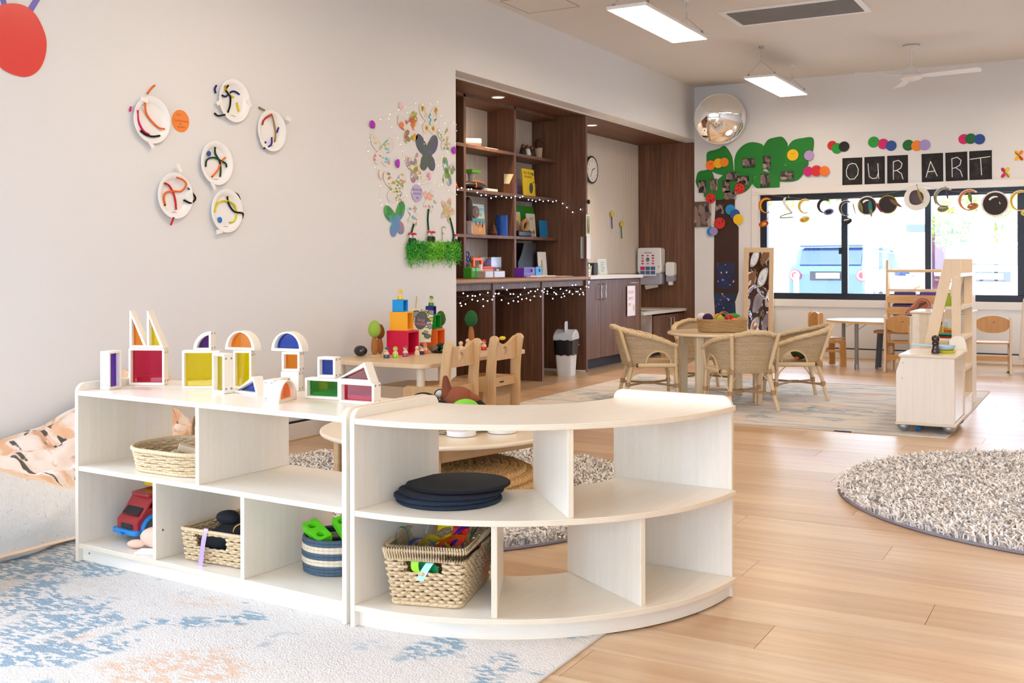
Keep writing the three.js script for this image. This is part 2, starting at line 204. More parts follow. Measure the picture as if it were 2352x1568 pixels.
// convex corner beads
// ---------------------------------------------------------------- ceiling fittings
function lightPanel(x0, z0, label, cables) {
  const w = 0.27, l = 1.2, y = 2.66, o = thing('ceiling_light', label, 'light', [x0 + w / 2, y, z0 - l / 2], 0, 'suspended light panels');
  part('housing', box(w + 0.012, 0.022, l + 0.012, 0, 0.012, 0), M.white, o);
  part('diffuser', box(w - 0.004, 0.003, l - 0.004, 0, -0.0005, 0, 0.0005), new THREE.MeshStandardMaterial({ color: 0xffffff, emissive: 0xfff6ea, emissiveIntensity: 4 }), o);
  const li = new THREE.RectAreaLight(0xffe2bf, 10, w, l); li.position.set(0, -0.006, 0); li.rotation.x = -PI / 2; o.add(li);
  for (const s of [-1, 1]) {
    for (const q of [-1, 1]) { part('bracket', box(0.012, 0.035, 0.03, q * 0.12, 0.035, s * 0.53), M.steel, o); part('cable', rod([q * 0.12, 0.05, s * 0.53], [0, 0.16, s * 0.53], 0.0015, 0.0015, 5), M.steel, o); }
    part('cable', rod([0, 0.16, s * 0.53], [0, YC - y - 0.012, s * 0.53], 0.0015, 0.0015, 5), M.steel, o);
    part('ceiling_rose', cyl(0.02, 0.026, 0.022, 0, YC - y - 0.011, s * 0.53), s < 0 ? M.whitePlastic : M.steel, o);
  }
  part('power_cord', tube([[0.0, YC - y - 0.02, -0.5], [0.01, 0.2, -0.51], [0.05, 0.03, -0.45]], 0.003, 10, 5), M.whitePlastic, o);
}
lightPanel(-2.882, -6.426, 'suspended white light panel nearest the ceiling air vent, over the round rug');
lightPanel(-2.885, -9.448, 'suspended white light panel beside the ceiling fan and round mirror');
lightPanel(-0.30, -6.426, 'suspended white light panel cut by the top right corner');
lightPanel(-2.882, -3.3, 'suspended white light panel above the foreground shelves, out of view'); lightPanel(-0.3, -9.448, 'suspended white light panel in front of the window, out of view'); lightPanel(-0.3, -3.3, 'suspended white light panel right over the open floor, out of view'); lightPanel(-0.3, -0.2, 'suspended white light panel over the camera, out of view'); lightPanel(2.2, -6.4, 'suspended white light panel on the far right, out of view'); lightPanel(2.2, -2.4, 'suspended white light panel behind on the right, out of view');
{
  const o = thing('ceiling_vent', 'grey slatted air vent set in the ceiling', 'air vent', [-2.14, YC, -8.33]);
  const s = rrect(1.06, 0.56, 0.004); s.holes.push(rrect(0.96, 0.46, 0.004, THREE.Path)); part('frame', T(ext(s, 0.012, 0.002), 0, -0.004, 0, PI / 2), M.white, o);
  part('backing', box(0.98, 0.004, 0.48, 0, -0.001, 0), paint(0x77777a, 0.8), o);
  const sl = box(0.96, 0.002, 0.02, 0, 0, 0, 0.0005), gm = paint(0xb9b7b4, 0.6); for (let i = 0; i < 23; i++) part('slat', sl, gm, o, [0, -0.008, -0.22 + i * 0.02], [0.7, 0, 0]);
}
{ const s = rrect(0.45, 0.45, 0.003); s.holes.push(rrect(0.435, 0.435, 0.003, THREE.Path)); const o = thing('access_panel', 'flush square access panel in the ceiling', 'ceiling panel', [-3.745, YC, -7.12]); part('frame', T(ext(s, 0.005, 0.001), 0, -0.002, 0, PI / 2), paint(0xb9ab98, 0.7), o); part('lid', box(0.433, 0.004, 0.433, 0, -0.001, 0), M.ceil, o); }
{
  const o = thing('ceiling_fan', 'white three blade ceiling fan near the window wall', 'fan', [-1.564, YC, -10.16]), w = paint(0xe6e2dc, 0.45);
  part('canopy', lathe([[0, 0], [0.075, 0], [0.07, -0.02], [0.045, -0.06], [0.02, -0.065], [0, -0.065]]), w, o); part('rod', cyl(0.014, 0.014, 0.15, 0, -0.13, 0, 12), w, o);
  part('motor', lathe([[0, -0.19], [0.03, -0.19], [0.05, -0.2], [0.052, -0.245], [0.085, -0.26], [0.1, -0.275], [0.1, -0.29], [0.075, -0.31], [0.03, -0.318], [0.028, -0.325], [0, -0.327]]), w, o);
  const bl = new THREE.Shape(); bl.moveTo(0.09, -0.03); bl.lineTo(0.16, -0.05); bl.lineTo(0.58, -0.062); bl.quadraticCurveTo(0.62, 0, 0.58, 0.05); bl.lineTo(0.16, 0.045); bl.lineTo(0.09, 0.03); bl.closePath();
  const bg = T(ext(bl, 0.006, 0.001), 0, 0, 0, PI / 2 - 0.2); for (const a of [-0.18, PI * 2 / 3 - 0.18, PI * 4 / 3 - 0.18]) part('blade', bg, w, o, [0, -0.282, 0], [0, a, 0]);
}
// ---------------------------------------------------------------- joinery in the alcove
const wal = (w, h, d, x, y, z) => uvm(T(cbox(w, h, d, 0.001), x, y, z), false, R0(), R0());
{
  const t = 0.036, xf = -4.19, xu = -4.47, yC = 0.88, zs = [-7.205, -8.025, -8.848];
  struct('ceiling_alcove', wal(0.56, 0.03, zA0 - zA1, -4.475, 2.362, (zA0 + zA1) / 2), M.walnut);
  const tr = struct('trim_1', box(0.014, 0.014, zA0 - zA1, -4.2, 2.364, (zA0 + zA1) / 2), M.trim);
  struct('wall_alcove_end', wal(0.7, 2.35, 0.02, -4.4, 1.175, zA1 + 0.012), M.walnut);
  struct('wall_alcove_side', wal(0.56, 2.35, 0.02, -4.475, 1.175, zA0 - 0.012), M.walnut);
  // pale grooved lining behind the shelves and the sink
  const lin = struct('wall_alcove_back', box(0.008, 2.35, zA0 - zA1, xAB + 0.002, 1.175, (zA0 + zA1) / 2, 0), paint(0xb9ab9a, 0.6));
  const pg = uvm(cbox(0.008, 1.48, 0.078, 0.0015)), pm = paint(0xdcd4ca, 0.55); for (let z = zA0 - 0.07; z > zA1 + 0.05; z -= 0.0802) part('panel', pg, pm, lin, [xAB + 0.009, 1.62, z]);
  const o = thing('wall_shelf_unit', 'dark wood wall unit of open cubby shelves above a desk counter', 'shelf unit', [0, 0, 0]);
  part('divider', wal(0.56, 2.35, t, -4.46, 1.175, zs[2]), M.walnut, o);
  for (const z of zs.slice(0, 2)) part('upright', wal(0.27, 2.347 - yC, 0.034, xu - 0.135, (2.347 + yC) / 2, z), M.walnut, o);
  part('top_rail', wal(0.27, 0.03, zA0 - zs[2], xu - 0.135, 2.335, (zA0 + zs[2]) / 2), M.walnut, o);
  const bays = [[zA0 - 0.02, zs[0] + 0.017], [zs[0] - 0.017, zs[1] + 0.017], [zs[1] - 0.017, zs[2] + 0.018]];
  for (const [a, b] of bays) for (const y of [1.232, 1.595, 1.95]) part('shelf', wal(0.268, 0.026, a - b, xu - 0.134, y - 0.013, (a + b) / 2), M.walnut, o);
  part('desk_top', wal(0.575, 0.036, zA0 - zs[2] - 0.02, xf - 0.25, yC - 0.018, (zA0 + zs[2]) / 2), M.walnut, o);
  part('desk_nosing', T(new THREE.CylinderGeometry(0.018, 0.018, zA0 - zs[2] - 0.02, 10), xf + 0.036, yC - 0.018, (zA0 + zs[2]) / 2, PI / 2), paint(0x9d7a62, 0.4), o);
  part('apron', wal(0.02, 0.05, zA0 - zs[2] - 0.03, xf - 0.02, yC - 0.063, (zA0 + zs[2]) / 2), M.walnut, o);
  for (const z of [-7.18, -8.0]) part('leg_panel', wal(0.5, yC - 0.036, t, -4.44, (yC - 0.036) / 2, z), M.walnut, o);
  part('divider_foot', wal(0.53, 0.02, t + 0.004, -4.45, 0.01, zs[2]), M.trim, o);
  part('back_panel', wal(0.014, yC - 0.04, zA0 - zs[2] - 0.06, xAB + 0.02, yC / 2, (zA0 + zs[2]) / 2), M.walnut, o);
  // base cupboards with pale top
  const c = thing('base_cupboard', 'dark wood base cupboard with two tall doors and a drawer', 'cupboard', [0, 0, 0]), zc0 = -8.87, zc1 = -10.13;
  part('body', wal(0.5, 0.73, zc0 - zc1, -4.46, 0.475, (zc0 + zc1) / 2), M.walnut, c); part('kickboard', box(0.02, 0.11, zc0 - zc1, -4.325, 0.055, (zc0 + zc1) / 2), paint(0x2b3140, 0.5), c);
  const dr = (a, b, y0, y1) => wal(0.018, y1 - y0, a - b - 0.004, xf + 0.009 - 0.018, (y0 + y1) / 2, (a + b) / 2);
  const hnd = (z, y0, y1) => tube([[xf, y0, z], [xf + 0.032, y0 + 0.008, z], [xf + 0.034, (y0 + y1) / 2, z], [xf + 0.032, y1 - 0.008, z], [xf, y1, z]], 0.005, 16, 6);
  const d1 = part('door', dr(zc0, -9.165, 0.11, 0.84), M.walnut, c); part('handle', hnd(-9.115, 0.655, 0.8), M.chrome, d1);
  const d2 = part('door', dr(-9.165, -9.678, 0.11, 0.84), M.walnut, c); part('handle', hnd(-9.215, 0.655, 0.8), M.chrome, d2);
  const d3 = part('drawer_front', dr(-9.678, zc1, 0.11, 0.84), M.walnut, c); part('handle', tube([[xf, 0.8, -9.85], [xf + 0.03, 0.8, -9.858], [xf + 0.03, 0.8, -10.02], [xf, 0.8, -10.03]], 0.005, 12, 6), M.chrome, d3);
  part('end_panel', wal(0.55, 0.845, 0.02, -4.46, 0.4225, zc1 - 0.01), M.walnut, c);
  solo('worktop', 'pale grey laminate worktop on the tall base cupboard', 'worktop', box(0.59, 0.034, zc0 - zc1 + 0.03, -4.455, 0.8635, (zc0 + zc1) / 2 - 0.005, 0.004), std(0xd9d8d6, 0.35));
  const s = thing('sink_cupboard', 'low dark wood sink cupboard with a pale top and steel basin', 'cupboard', [0, 0, 0]), zs0 = -10.16, zs1 = zA1 + 0.03;
  part('body', join(wal(0.5, 0.36, 0.018, -4.46, 0.28, -10.5), wal(0.5, 0.02, zs0 - zs1, -4.46, 0.11, (zs0 + zs1) / 2), wal(0.02, 0.36, zs0 - zs1, -4.69, 0.28, (zs0 + zs1) / 2)), paint(0xc9c2ba, 0.6), s); part('kickboard', box(0.02, 0.1, zs0 - zs1, -4.325, 0.05, (zs0 + zs1) / 2), paint(0x2b3140, 0.5), s);
  const e1 = part('door', dr(-10.5, -10.97, 0.1, 0.44), M.walnut, s); part('handle', hnd(-10.925, 0.27, 0.41), M.chrome, e1);
  const e2 = part('door', dr(-10.97, zs1, 0.1, 0.44), M.walnut, s); part('handle', hnd(-11.015, 0.27, 0.41), M.chrome, e2);
  const top = rrect(0.58, zs0 - zs1, 0.004); top.holes.push(rrect(0.36, 0.6, 0.05, THREE.Path, 0, 0.08)); part('sink_top', T(ext(top, 0.03, 0.003), -4.45, 0.475, (zs0 + zs1) / 2, PI / 2), std(0xd5d3d0, 0.35), s);
  part('basin', join(T(lathe([[0.0, -0.12], [0.2, -0.12], [0.26, -0.05], [0.3, 0.002], [0.33, 0.004]], 4).rotateY(PI / 4).scale(0.8, 1, 1.35), -4.45, 0.488, (zs0 + zs1) / 2 - 0.08)), M.steel, s);
  part('tap', tube([[-4.68, 0.49, -10.75], [-4.68, 0.6, -10.75], [-4.62, 0.66, -10.75], [-4.54, 0.63, -10.75]], 0.009, 16, 8), M.chrome, s);
  // downlights
  for (const [x, z, l] of [[-4.33, -7.49, 'round recessed downlight glowing above the cubby shelves'], [-4.42, -9.476, 'round recessed downlight glowing above the tall base cupboard']]) {
    const d = thing('downlight', l, 'light', [x, 2.346, z], 0, 'alcove downlights');
    part('rim', T(new THREE.TorusGeometry(0.05, 0.006, 8, 28), 0, 0, 0, PI / 2), M.white, d); part('lamp_face', T(new THREE.CircleGeometry(0.047, 24), 0, -0.001, 0, PI / 2), new THREE.MeshStandardMaterial({ color: 0xffffff, emissive: 0xffe2bc, emissiveIntensity: 6 }), d);
    const L = new THREE.SpotLight(0xffd9ac, 5, 0, 1.0, 0.6); L.position.set(0, -0.012, 0); L.target.position.set(0, -2, 0); d.add(L, L.target); L.castShadow = true; L.shadow.radius = 2;
  }
}

// ================================================================ SHARED BUILDERS
const txTwist = tex(64, 64, (u, v) => { const s = ((u * 1 + v * 1) % 1 + 1) % 1; return 0.25 + 0.75 * Math.pow(Math.sin(s * PI), 0.6) * (0.85 + 0.3 * (fbm(u * 8, v * 8, 8, 8, 3, 2) - 0.5)); }, false);
const txTwistC = tex(64, 64, (u, v) => mix3(hex(0xcdb592), hex(0xe9dbc2), fbm(u * 6, v * 10, 6, 10, 8, 3)));
const ropeMat = (c, b = 0.0015) => std(c, 0.75, { map: txTwistC, bumpMap: txTwist, bumpScale: b });
M.rope = ropeMat(0xf6ead6); M.ropeDark = ropeMat(0xb39a78); M.ropeBlue = ropeMat(0x4f6f96); M.ropeCream = ropeMat(0xffffff);
// tube along arbitrary points with uv in rope turns
function rope(pts, r, closed, turn = 0.012, rad = 6) {
  const n = pts.length, P = [], N = [], U = [], I = []; let len = 0; const up = new THREE.Vector3(0, 1, 0), m = closed ? n + 1 : n;
  const at = i => v3(pts[(i + n) % n]);
  for (let i = 0; i < m; i++) {
    const p = at(i), a = closed ? at(i - 1) : v3(pts[Math.max(0, i - 1)]), b = closed ? at(i + 1) : v3(pts[Math.min(n - 1, i + 1)]); if (i > 0) len += p.distanceTo(at(i - 1));
    const t = b.sub(a).normalize(), s = new THREE.Vector3().crossVectors(Math.abs(t.y) > 0.95 ? new THREE.Vector3(1, 0, 0) : up, t).normalize(), q = new THREE.Vector3().crossVectors(t, s);
    for (let k = 0; k <= rad; k++) { const f = k / rad * PI * 2, nn = s.clone().multiplyScalar(Math.cos(f)).add(q.clone().multiplyScalar(Math.sin(f))); P.push(p.x + nn.x * r, p.y + nn.y * r, p.z + nn.z * r); N.push(nn.x, nn.y, nn.z); U.push(len / turn, k / rad); }
  }
  for (let i = 0; i + 1 < m; i++) for (let k = 0; k < rad; k++) { const a = i * (rad + 1) + k, b = a + rad + 1; I.push(a, a + 1, b, b, a + 1, b + 1); }
  const g = new THREE.BufferGeometry(); g.setAttribute('position', new THREE.Float32BufferAttribute(P, 3)); g.setAttribute('normal', new THREE.Float32BufferAttribute(N, 3)); g.setAttribute('uv', new THREE.Float32BufferAttribute(U, 2)); g.setIndex(I); return g;
}
// point on a rounded rectangle outline, s in 0..1 from the middle of the +z side, clockwise seen from above
function rrPoint(s, w, d, r) { const L = [w / 2 - r, PI * r / 2, d - 2 * r, PI * r / 2, w - 2 * r, PI * r / 2, d - 2 * r, PI * r / 2, w / 2 - r], tot = L.reduce((a, b) => a + b); let q = ((s % 1) + 1) % 1 * tot, i = 0; while (i < 8 && q > L[i]) q -= L[i++]; const x = w / 2, z = d / 2, c = (cx, cz, a) => [cx + r * Math.cos(a), cz + r * Math.sin(a)]; switch (i) { case 0: return [q, z]; case 1: return c(x - r, z - r, PI / 2 - q / r); case 2: return [x, z - r - q]; case 3: return c(x - r, -z + r, -q / r); case 4: return [x - r - q, -z]; case 5: return c(-x + r, -z + r, -PI / 2 - q / r); case 6: return [-x, -z + r + q]; case 7: return c(-x + r, z - r, PI - q / r); default: return [-x + r + q, z]; } }
// woven basket: rows of twisted rope going in and out round stakes, from base outline to rim outline
function weaveRows(w0, d0, w1, d1, h, rows, cr, amp, stakes, n, hole, round = false) {
  const gs = [], rr = h / rows * 0.56;
  for (let i = 0; i < rows; i++) {
    const t = (i + 0.5) / rows, y = h * t, w = mix(w0, w1, t), d = mix(d0, d1, t), inHole = hole && y > hole[1] && y < hole[2], pts = [], rad = Math.min(w, d) * cr;
    for (let k = 0; k <= n; k++) { const s = k / n; if (!inHole && k === n) break; if (inHole && (s < hole[0] || s > 1 - hole[0])) continue; const wave = 1 + (amp * Math.sin(s * stakes * PI * 2 + i * PI)) / (w / 2); const [x, z] = round ? [w / 2 * Math.sin(s * 2 * PI), d / 2 * Math.cos(s * 2 * PI)] : rrPoint(s, w, d, rad); pts.push([x * wave, y + 0.0012 * Math.sin(s * 37 + i * 2.3), z * wave]); }
    gs.push(rope(pts, rr, !inHole, 0.011 + 0.002 * (i % 3), 6));
  }
  return join(gs);
}
function ringRope(w, d, cr, y, r, n, round, turn) { const pts = []; for (let k = 0; k < n; k++) { const [x, z] = round ? [w / 2 * Math.sin(k / n * 2 * PI), d / 2 * Math.cos(k / n * 2 * PI)] : rrPoint(k / n, w, d, Math.min(w, d) * cr); pts.push([x, y, z]); } return rope(pts, r, true, turn, 8); }
function blob(r, sx, sy, sz, amp, freq, seed, detail = 4) { const g = mergeVertices(new THREE.IcosahedronGeometry(1, detail).deleteAttribute('uv').deleteAttribute('normal')), p = g.attributes.position, q = rng(seed), W = []; for (let i = 0; i < 7; i++) W.push([(q() - 0.5) * freq, (q() - 0.5) * freq, (q() - 0.5) * freq, q() * 6.28]); for (let i = 0; i < p.count; i++) { const x = p.getX(i), y = p.getY(i), z = p.getZ(i); let s = 0; for (const w of W) s += Math.sin(x * w[0] + y * w[1] + z * w[2] + w[3]); const k = r * (1 + amp * s / 3); p.setXYZ(i, x * k * sx, y * k * sy, z * k * sz); } g.computeVertexNormals(); return g; }
function ribbon(pts, w, axis = [0, 1, 0], n = 24) { const c = new THREE.CatmullRomCurve3(pts.map(v3), false, 'centripetal'), P = [], I = [], ax = v3(axis).normalize(); for (let i = 0; i <= n; i++) { const p = c.getPoint(i / n); for (const s of [-0.5, 0.5]) P.push(p.x + ax.x * w * s, p.y + ax.y * w * s, p.z + ax.z * w * s); if (i < n) { const a = i * 2; I.push(a, a + 1, a + 2, a + 2, a + 1, a + 3); } } const g = new THREE.BufferGeometry(); g.setAttribute('position', new THREE.Float32BufferAttribute(P, 3)); g.setIndex(I); g.computeVertexNormals(); return g; }
const satin = {}; const satinMat = (h) => satin[h] ??= new THREE.MeshPhysicalMaterial({ color: h, roughness: 0.32, sheen: 0.4, side: THREE.DoubleSide });

// ================================================================ FOREGROUND SHELVES
const SX = new THREE.Group();   // plain frame of reference for the straight unit (never added): local -> world
SX.position.set(-3.037, 0.004, -2.407); SX.rotation.y = -3.07 * DEG; SX.updateMatrixWorld(true);
const CX = new THREE.Group(); CX.position.set(-1.783, 0.004, -3.134); CX.rotation.y = -2.9 * DEG; CX.updateMatrixWorld(true);
const onS = (x, y, z) => SX.localToWorld(new THREE.Vector3(x, y, z)).toArray(), onC = (x, y, z) => CX.localToWorld(new THREE.Vector3(x, y, z)).toArray();
const aS = SX.rotation.y, aC = CX.rotation.y;
const screwG = T(new THREE.CylinderGeometry(0.0035, 0.0035, 0.0015, 10), 0, 0, 0, PI / 2);
{
  const W = 1.197, D = 0.395, t = 0.016, o = thing('storage_shelf', 'straight birch plywood cubby shelf with coloured window blocks on top', 'shelf unit', SX.position.toArray(), aS);
  const prof = new THREE.Shape(); prof.moveTo(0, 0); prof.lineTo(D, 0); prof.lineTo(D, 0.565); prof.absarc(D - 0.032, 0.565, 0.032, 0, PI / 2, false); prof.lineTo(0.032, 0.597); prof.absarc(0.032, 0.565, 0.032, PI / 2, PI, false); prof.closePath();
  const side = T(plySheet(prof, t), 0, 0, 0, 0, PI / 2); // shape x -> -z
  part('side_panel', side, M.plyBoard, o, [t / 2, 0, 0]); part('side_panel', side, M.plyBoard, o, [W - t / 2, 0, 0]);
  const b = (w, d, ou) => board(w, t, d, 0.0012, false, ou);
  part('top_board', b(W - 2 * t, D - 0.004, 0.1), M.plyBoard, o, [W / 2, 0.5635, -D / 2]);
  part('shelf_board', b(W - 2 * t, D - 0.004, 0.37), M.plyBoard, o, [W / 2, 0.311, -D / 2]);
  part('bottom_board', b(W - 2 * t, D - 0.004, 0.71), M.plyBoard, o, [W / 2, 0.052, -D / 2]);
  part('kickboard', board(W - 2 * t, 0.044, t, 0.001, false, 0.2), [M.ply, M.ply], o, [W / 2, 0.022, -0.026]);
  const dv = (h, ou) => board(t, h, D - 0.006, 0.0012, false, ou);
  part('divider', dv(0.2365, 0.15), M.plyBoard, o, [0.5935, 0.43725, -D / 2]);
  part('divider', dv(0.243, 0.3), M.plyBoard, o, [0.3955, 0.1815, -D / 2]); part('divider', dv(0.243, 0.5), M.plyBoard, o, [0.788, 0.1815, -D / 2]);
  for (const [x, y, z] of [[0.404, 0.15, -0.03], [0.404, 0.1, -0.36]]) part('screw', screwG, M.screw, o, [x, y, z], [0, PI / 2, 0]);
  part('screw', screwG, M.screw, o, [0.05, 0.028, -0.0175]);
}
{
  const t = 0.016, r0 = 0.405, r1 = 0.798, o = thing('curved_storage_shelf', 'quarter round birch plywood cubby shelf with black felt discs inside', 'shelf unit', CX.position.toArray(), aC);
  const prof = new THREE.Shape(); const D = r1 - r0; prof.moveTo(0, 0); prof.lineTo(D, 0); prof.lineTo(D, 0.565); prof.absarc(D - 0.032, 0.565, 0.032, 0, PI / 2, false); prof.lineTo(0.032, 0.597); prof.absarc(0.032, 0.565, 0.032, PI / 2, PI, false); prof.closePath();
  const pg = plySheet(prof, t);
  part('side_panel', T(pg.clone(), 0, 0, 0, 0, -PI / 2), M.plyBoard, o, [0.007, 0, r0]); part('side_panel', pg, M.plyBoard, o, [r0, 0, -0.007]);
  const sec = (a, b) => { const s = new THREE.Shape(); s.absarc(0, 0, b, 0.001, PI / 2 - 0.001, false); s.absarc(0, 0, a, PI / 2 - 0.001, 0.001, true); s.closePath(); return s; };
  const lay = (a, b, th) => T(plySheet(sec(a, b), th, 40), 0, 0, 0, PI / 2);
  part('top_board', lay(r0, r1 - 0.002, t), M.plyBoard, o, [0.015, 0.5635, 0.001]); part('shelf_board', lay(r0, r1 - 0.002, t), M.plyBoard, o, [0.015, 0.311, 0.001]); part('bottom_board', lay(r0, r1 - 0.002, t), M.plyBoard, o, [0.015, 0.052, 0.001]);
  part('kickboard', T(ext(sec(r1 - 0.034, r1 - 0.022), 0.044, 0.0005, 40), 0, 0, 0, PI / 2), M.ply, o, [0.012, 0.022, 0.001]);
  const dv = (a, y0, y1, ou) => { const g = board(D - 0.008, y1 - y0, t, 0.0012, true, ou); const m = part('divider', g, M.plyBoard, o, [Math.cos(a) * (r0 + r1) / 2, (y0 + y1) / 2, Math.sin(a) * (r0 + r1) / 2], [0, -a, 0]); return m; };
  dv(45 * DEG, 0.319, 0.5555, 0.2); dv(29.5 * DEG, 0.06, 0.303, 0.4); dv(59.8 * DEG, 0.06, 0.303, 0.6);
  part('pen_mark', T(box(0.004, 0.014, 0.0006, 0, 0, 0, 0.0001), 0, 0, 0, 0, PI / 2 - 50 * DEG, -0.9), paint(0x7fd63c, 0.5), o, [0.015 + Math.cos(50 * DEG) * 0.7963, 0.563, Math.sin(50 * DEG) * 0.7963]);
}
// ---------------------------------------------------------------- coloured window blocks
const blockWood = std(0xffffff, 0.55, { map: txPly }), blockEdge = std(0xffffff, 0.55, { map: txEdge }); const TB = 0.037;
const acr = {}; const acrylic = (h) => acr[h] ??= (() => { const m = phys(h, 0.03, { transmission: 0.95, thickness: 0, ior: 1.5 }); m.color.setRGB(Math.sqrt(m.color.r), Math.sqrt(m.color.g), Math.sqrt(m.color.b)); return m; })();
function blockShape(kind, w, h) {
  const b = 0.0085, o = new THREE.Shape(), i = new THREE.Path(), r = 0.003;
  if (kind === 'rect') { return [rrect(w, h, r, THREE.Shape, w / 2, h / 2), rrect(w - 2 * b, h - 2 * b, 0.001, THREE.Path, w / 2, h / 2)]; }
  if (kind === 'half') { o.moveTo(0, 0); o.lineTo(w, 0); o.absarc(w / 2, 0, w / 2, 0, PI, false); i.moveTo(2 * b, b); i.lineTo(w - 2 * b, b); i.absarc(w / 2, b, w / 2 - 1.6 * b, 0.02, PI - 0.02, false); i.closePath(); return [o, i]; }
  if (kind === 'quarter') { o.moveTo(0, 0); o.lineTo(w, 0); o.lineTo(w, h); o.absarc(w, 0, h, PI / 2, PI, false); i.moveTo(1.6 * b, b); i.lineTo(w - b, b); i.lineTo(w - b, h - 1.5 * b); i.absarc(w, 0, h - 1.4 * b, PI / 2 + 0.17, PI - 0.17, false); i.closePath(); return [o, i]; }
  // right triangle standing on its short leg ('tri') or lying on its long side ('lie')
  const P = kind === 'tri' ? [[0, 0], [w, 0], [0.004, h], [0, h]] : [[0, 0], [w, 0], [w * 0.8 + 0.003, h], [w * 0.8 - 0.003, h]]; P.forEach((p, k) => k ? o.lineTo(...p) : o.moveTo(...p)); o.closePath();
  const Q = kind === 'tri' ? [[b, b], [w - 1.75 * b, b], [b, h - 2.9 * b]] : [[2.6 * b, b], [w - 1.5 * b, b], [w * 0.79, h - 1.5 * b]]; Q.forEach((p, k) => k ? i.lineTo(...p) : i.moveTo(...p)); i.closePath(); return [o, i];
}
function block(kind, w, h, color, fl, y, yaw, label, plain = false) {
  // fl: front left corner on the ground plan, yaw: turn of the front edge
  const o = thing('window_block', label, 'toy block', [fl[0], y, fl[1]], yaw * DEG, 'coloured window blocks'), [s, hole] = blockShape(kind, w, h);
  if (!plain) { const p2 = new THREE.Shape(hole.getPoints(12)); s.holes.push(hole); part('pane', ext(p2, 0.003, 0, 12), acrylic(color), o, [0, 0, -TB / 2]); }
  part('frame', plySheet(s, TB, 14, 0.002), [blockWood, blockWood], o, [0, 0, -TB / 2]);
  if (kind !== 'half') for (const [q, z] of [[0.12, -0.008], [0.88, -0.008], [0.12, -0.029], [0.88, -0.029]]) { if (kind === 'rect') { part('nail', screwG, M.screw, o, [w + 0.0002, h * q, z], [0, PI / 2, 0]); part('nail', screwG, M.screw, o, [-0.0002, h * q, z], [0, PI / 2, 0]); } else if (kind === 'quarter') part('nail', screwG, M.screw, o, [w + 0.0002, h * q, z], [0, PI / 2, 0]); }
  return o;
}
const Yt = 0.5757, U = 0.065, cPur = 0x4a0a8a, cRed = 0xc8063a, cOr = 0xff9a12, cYel = 0xf5e400, cBlu = 0x0a3fd0, cGrn = 0x05a02c;
block('rect', U, 2 * U, cPur, [-2.943, -2.469], Yt, 101, 'upright purple window block standing alone at the left end');
block('rect', 2 * U, 2 * U, cRed, [-3.004, -2.603], Yt, 24, 'large square red window block under the two tall triangles');
block('tri', U, 2 * U, cOr, [-3.007, -2.61], Yt + 0.1305, 24, 'tall orange triangle window block on the red square');
block('tri', U, 2 * U, cYel, [-2.946, -2.633], Yt + 0.1305, 17, 'tall yellow triangle window block on the red square');
block('rect', 2 * U, 2 * U, cYel, [-2.755, -2.613], Yt, 27, 'large square yellow window block carrying a purple quarter circle');
block('quarter', U, U, cPur, [-2.722, -2.632], Yt + 0.1305, 20, 'small purple quarter circle window block on the yellow square');
block('rect', U, 2 * U, 0xd6cc00, [-2.586, -2.583], Yt, -9, 'upright yellow window block in front of the yellow square').children.forEach(c => 0);
block('rect', U, 2 * U, cYel, [-2.602, -2.697], Yt, 22, 'upright yellow window block under the orange half circle');
block('half', 2 * U, U, cOr, [-2.654, -2.712], Yt + 0.1305, 2, 'orange half circle window block on an upright yellow block');
block('lie', 0.145, 0.06, cBlu, [-2.529, -2.621], Yt, -14, 'dark blue triangle window block lying on its long side');
block('rect', U, U, cOr, [-2.418, -2.728], Yt, 16, 'plain wooden square block at the foot of the small tower', true);
block('rect', U, U, cOr, [-2.416, -2.73], Yt + 0.0652, 16, 'small square orange window block in the middle of the small tower');
block('half', 2 * U, U, cBlu, [-2.478, -2.748], Yt + 0.1305, 3, 'blue half circle window block on top of the small tower');
block('rect', U, U, cOr, [-2.249, -2.506], Yt, 100, 'pale square block seen edge on behind the orange half circle');
block('quarter', U, U, cOr, [-2.345, -2.6], Yt, -22, 'pale quarter circle block seen edge on at the foot of the tower');
block('half', 2 * U, U, cOr, [-2.197, -2.471], Yt, 106, 'orange half circle window block resting on the shelf top');
block('rect', U, U, cBlu, [-2.186, -2.636], Yt + 0.0652, 8, 'small square blue window block on the green block');
block('rect', 2 * U, U, cGrn, [-2.218, -2.614], Yt, 5, 'long green window block under the blue square');
block('rect', 2 * U, U, cRed, [-2.054, -2.579], Yt, 1, 'long red window block under the dark red triangle');
block('lie', 0.145, 0.06, 0xa01018, [-2.075, -2.583], Yt + 0.0652, -2, 'dark red triangle window block on the long red block');
